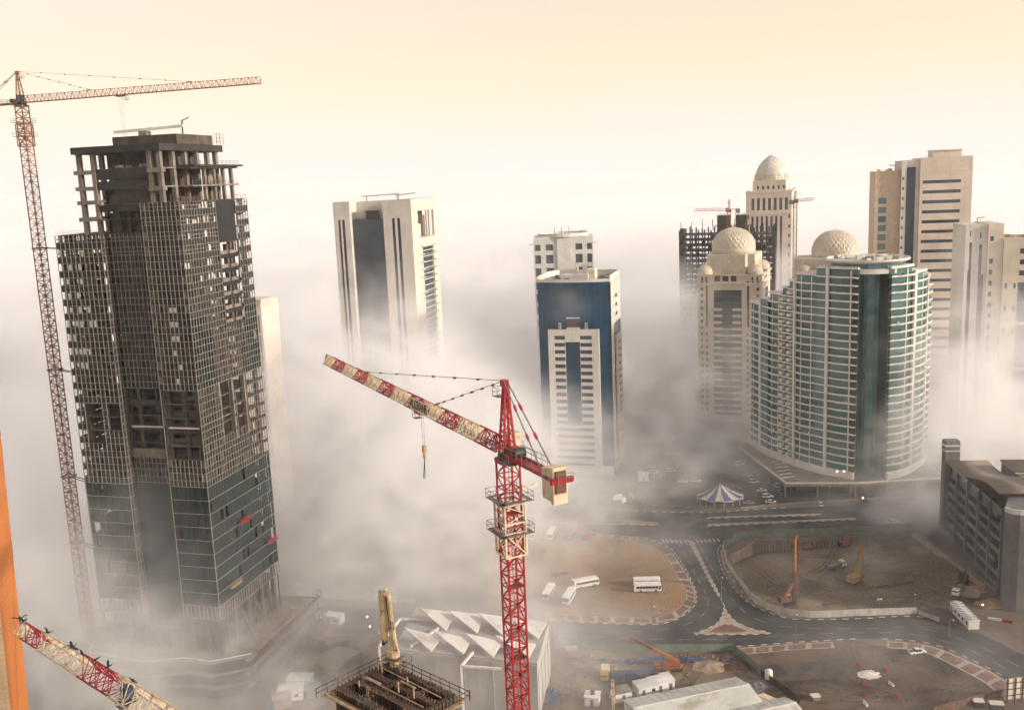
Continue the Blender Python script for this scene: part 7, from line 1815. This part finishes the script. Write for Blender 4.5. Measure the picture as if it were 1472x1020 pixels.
def rubble(name, px_poly, n, mat, zf, s0, s1, seed):
    rnd = random.Random(seed); P = GL(px_poly); xs = [p.x for p in P]; ys = [p.y for p in P]; mb = MB(); k = 0
    def inside(x, y):
        c = False; j = len(P) - 1
        for i in range(len(P)):
            if (P[i].y > y) != (P[j].y > y) and x < (P[j].x - P[i].x) * (y - P[i].y) / (P[j].y - P[i].y) + P[i].x: c = not c
            j = i
        return c
    clus = [(rnd.uniform(min(xs), max(xs)), rnd.uniform(min(ys), max(ys))) for _ in range(14)]
    while k < n:
        if rnd.random() < .6: c = rnd.choice(clus); x, y = rnd.gauss(c[0], 2.6), rnd.gauss(c[1], 2.2)
        else: x, y = rnd.uniform(min(xs), max(xs)), rnd.uniform(min(ys), max(ys))
        k += 1
        if not inside(x, y): continue
        s = rnd.uniform(s0, s1) * (2.2 if rnd.random() < .06 else 1); a = rnd.uniform(0, 3.14); z = zf(x, y)
        mb.ob((x, y, z + s * .3), (s * math.cos(a), s * math.sin(a), rnd.uniform(-.2, .2) * s), (-s * .7 * math.sin(a), s * .7 * math.cos(a), 0), (0, 0, s * .5))
    o = mb.build(name, M[mat]); o['kind'] = 'stuff'
flat = lambda x, y: .01
rubble('gravel', [(1070, 945), (1226, 932), (1340, 944), (1440, 990), (1460, 1040), (1180, 1040), (1110, 985)], 700, 'dirt', flat, .06, .2, 1)
rubble('gravel', [(1080, 975), (1330, 945), (1430, 1000), (1180, 1030)], 160, 'timber_dark', flat, .08, .25, 2)
rubble('gravel', [(775, 880), (930, 884), (980, 862), (950, 800), (800, 775)], 300, 'sand', flat, .06, .16, 3)
rubble('gravel', [(785, 935), (1050, 942), (1080, 970), (900, 1000), (800, 1040)], 900, 'plywood', flat, .08, .35, 4)
rubble('gravel', [(1070, 800), (1310, 775), (1400, 840), (1330, 868), (1110, 866)], 600, 'pit_sand', lambda x, y: min(-.3, pit_z(x, y)), .1, .3, 5)
rubble('gravel', [(410, 900), (560, 910), (560, 1010), (400, 1020)], 700, 'concrete', flat, .12, .5, 6)
def box_obj(name, x0, x1, y0, y1, z0, z1):
    me = bpy.data.meshes.new(name); bm = bmesh.new(); bmesh.ops.create_cube(bm, size=1)
    for v in bm.verts: v.co = Vector(((x0+x1)/2+v.co.x*(x1-x0), (y0+y1)/2+v.co.y*(y1-y0), (z0+z1)/2+v.co.z*(z1-z0)))
    bm.to_mesh(me); bm.free(); o = bpy.data.objects.new(name, me); COL.objects.link(o); return o

def vol_mat(name, col, aniso):
    m = bpy.data.materials.new(name); m.use_nodes = True; nt = m.node_tree; nt.nodes.clear()
    out = nt.nodes.new('ShaderNodeOutputMaterial'); pv = nt.nodes.new('ShaderNodeVolumePrincipled')
    pv.inputs['Color'].default_value = (*col, 1); pv.inputs['Anisotropy'].default_value = aniso
    nt.links.new(pv.outputs[0], out.inputs['Volume']); return m, nt, pv

hz = box_obj('haze', -12000, 12000, -300, 25000, -8, 200)
m, nt, pv = vol_mat('haze_air', (1.0, 1.0, 1.0), 0.0); pv.inputs['Density'].default_value = 0.00008
hz.data.materials.append(m); hz['kind'] = 'stuff'

def fog_fields(b, P, X, Y, Z):
    n = b.noise(b.vmul(P, (1, 1, 1.25)), 0.0125, 4.0, .58, 0.5)
    n2 = b.noise(b.vmul(P, (1, 1, 1.6)), 0.045, 3.0, .6, 0.8)
    def blob(cx, cy_, rx, ry, a):
        dx = b.m('DIVIDE', b.m('SUBTRACT', X, cx), rx); dy = b.m('DIVIDE', b.m('SUBTRACT', Y, cy_), ry)
        r2 = b.m('ADD', b.m('MULTIPLY', dx, dx), b.m('MULTIPLY', dy, dy))
        return b.m('MULTIPLY', b.m('EXPONENT', b.m('MULTIPLY', r2, -1.0)), a)
    # height of the fog's upper side above the ground, metres
    h = b.mr(Y, 495, 560, 0, 70)                                   # the bank beyond the first towers
    h = b.m('ADD', h, b.mr(Y, 600, 900, 0, 22))
    for q in FOG_BLOBS: h = b.m('ADD', h, blob(*q))
    h = b.m('ADD', h, b.m('MULTIPLY', b.m('SUBTRACT', n, .5), 80.0))
    h = b.m('ADD', h, b.m('MULTIPLY', b.m('SUBTRACT', n2, .5), 26.0))
    t = b.mr(b.m('SUBTRACT', h, Z), -4, 34)
    n3 = b.noise(b.vmul(P, (1, 1, 1.4)), 0.028, 5.0, .66, 1.6)
    body = b.m('MULTIPLY', t, b.mr(n3, .38, .64, .25, 1.7))
    n4 = b.noise(b.vmul(P, (1, 1, 1.3)), 0.075, 3.0, .65, 1.0)
    body = b.m('MULTIPLY', body, b.mr(n4, .34, .66, .45, 1.5))
    for cx, cy_, cz, rx, ry, rz, a in FOG_PUFFS:      # loose shreds of cloud drifting past the towers
        r2 = None
        for c, v, r in ((cx, X, rx), (cy_, Y, ry), (cz, Z, rz)):
            q = b.m('DIVIDE', b.m('SUBTRACT', v, c), r); q = b.m('MULTIPLY', q, q); r2 = q if r2 is None else b.m('ADD', r2, q)
        puff = b.m('MULTIPLY', b.m('MULTIPLY', b.m('EXPONENT', b.m('MULTIPLY', r2, -1.0)), a / FOG_DENSITY), b.m('MULTIPLY', b.mr(n3, .38, .64), b.mr(n4, .34, .66, .3, 1.4)))
        body = b.m('ADD', body, puff)
    mist = b.m('MULTIPLY', b.mr(Z, 62, 0), b.mr(n3, .47, .68, .0, 1.0))
    mist = b.m('MULTIPLY', mist, b.m('ADD', b.mr(Y, 280, 380, .2, 1.0), b.mr(X, 60, -40, 0, .55), clamp=True))
    return b.m('ADD', b.m('MULTIPLY', body, FOG_DENSITY), b.m('MULTIPLY', mist, .0085))
FOG_DENSITY = 0.019
FOG_BLOBS = [(-55, 455, 64, 75, 84), (-28, 385, 62, 52, 66), (-155, 310, 45, 75, 66), (-35, 325, 50, 35, 40), (245, 475, 62, 55, 84), (190, 408, 30, 20, 104), (215, 400, 30, 30, 40), (165, 360, 32, 22, 28), (85, 465, 60, 45, 30), (-108, 245, 40, 28, 46), (-12, 272, 50, 28, 44), (25, 455, 40, 20, 26), (130, 520, 45, 40, 26), (-100, 395, 28, 28, 50), (-250, 430, 110, 120, 72), (-205, 300, 55, 70, 62)]
FOG_PUFFS = [(29, 451, 88, 9, 5, 8, .03), (180, 409, 72, 15, 8, 18, .028), (196, 410, 45, 16, 10, 22, .03), (-72, 490, 92, 22, 9, 26, .012), (-116, 262, 44, 14, 9, 24, .02), (-94, 256, 36, 12, 8, 20, .016), (172, 405, 30, 14, 8, 16, .02), (-70, 262, 30, 14, 14, 20, .014), (-15, 246, 14, 24, 10, 12, .02), (150, 410, 50, 12, 7, 22, .010)]

def fog_volume(name, lo, hi, vox, core, col=(1.0, 1.0, 1.0), aniso=.05):
    g = bpy.data.node_groups.new(name + '_field', 'GeometryNodeTree')
    g.interface.new_socket('Geometry', in_out='OUTPUT', socket_type='NodeSocketGeometry')
    b = NB(g)
    ps = g.nodes.new('GeometryNodeInputPosition'); x = g.nodes.new('ShaderNodeSeparateXYZ')
    g.links.new(ps.outputs[0], x.inputs[0])
    vc = g.nodes.new('GeometryNodeVolumeCube')
    vc.inputs['Min'].default_value = lo; vc.inputs['Max'].default_value = hi
    for k, i in zip(('Resolution X', 'Resolution Y', 'Resolution Z'), range(3)):
        vc.inputs[k].default_value = int((hi[i]-lo[i])/vox[i])
    g.links.new(core(b, ps.outputs[0], *x.outputs[:3]), vc.inputs['Density'])
    m, nt, pv = vol_mat(name + '_vapour', col, aniso)
    pv.inputs['Density'].default_value = 1.0
    sm = g.nodes.new('GeometryNodeSetMaterial'); sm.inputs['Material'].default_value = m
    go = g.nodes.new('NodeGroupOutput')
    g.links.new(vc.outputs[0], sm.inputs[0]); g.links.new(sm.outputs[0], go.inputs[0])
    v = bpy.data.volumes.new(name); v.materials.append(m)
    o = bpy.data.objects.new(name, v); COL.objects.link(o); o['kind'] = 'stuff'
    md = o.modifiers.new('field', 'NODES'); md.node_group = g
    return o
fog_volume('fog', (-290, 190, -1), (350, 640, 131), (3.4, 3.4, 3.0), fog_fields)
fog_volume('fog_bank', (-1300, 640, -1), (1500, 2800, 131), (18, 18, 8), fog_fields)
fb = box_obj('fog_sea', -11900, 11900, 2810, 24900, -1, 92); m, nt, pv = vol_mat('fog_sea_vapour', (1.0, 1.0, 1.0), .0); pv.inputs['Density'].default_value = .006
fb.data.materials.append(m); fb['kind'] = 'stuff'
cy.volume_step_rate = 3.0
cy.volume_max_steps = 256
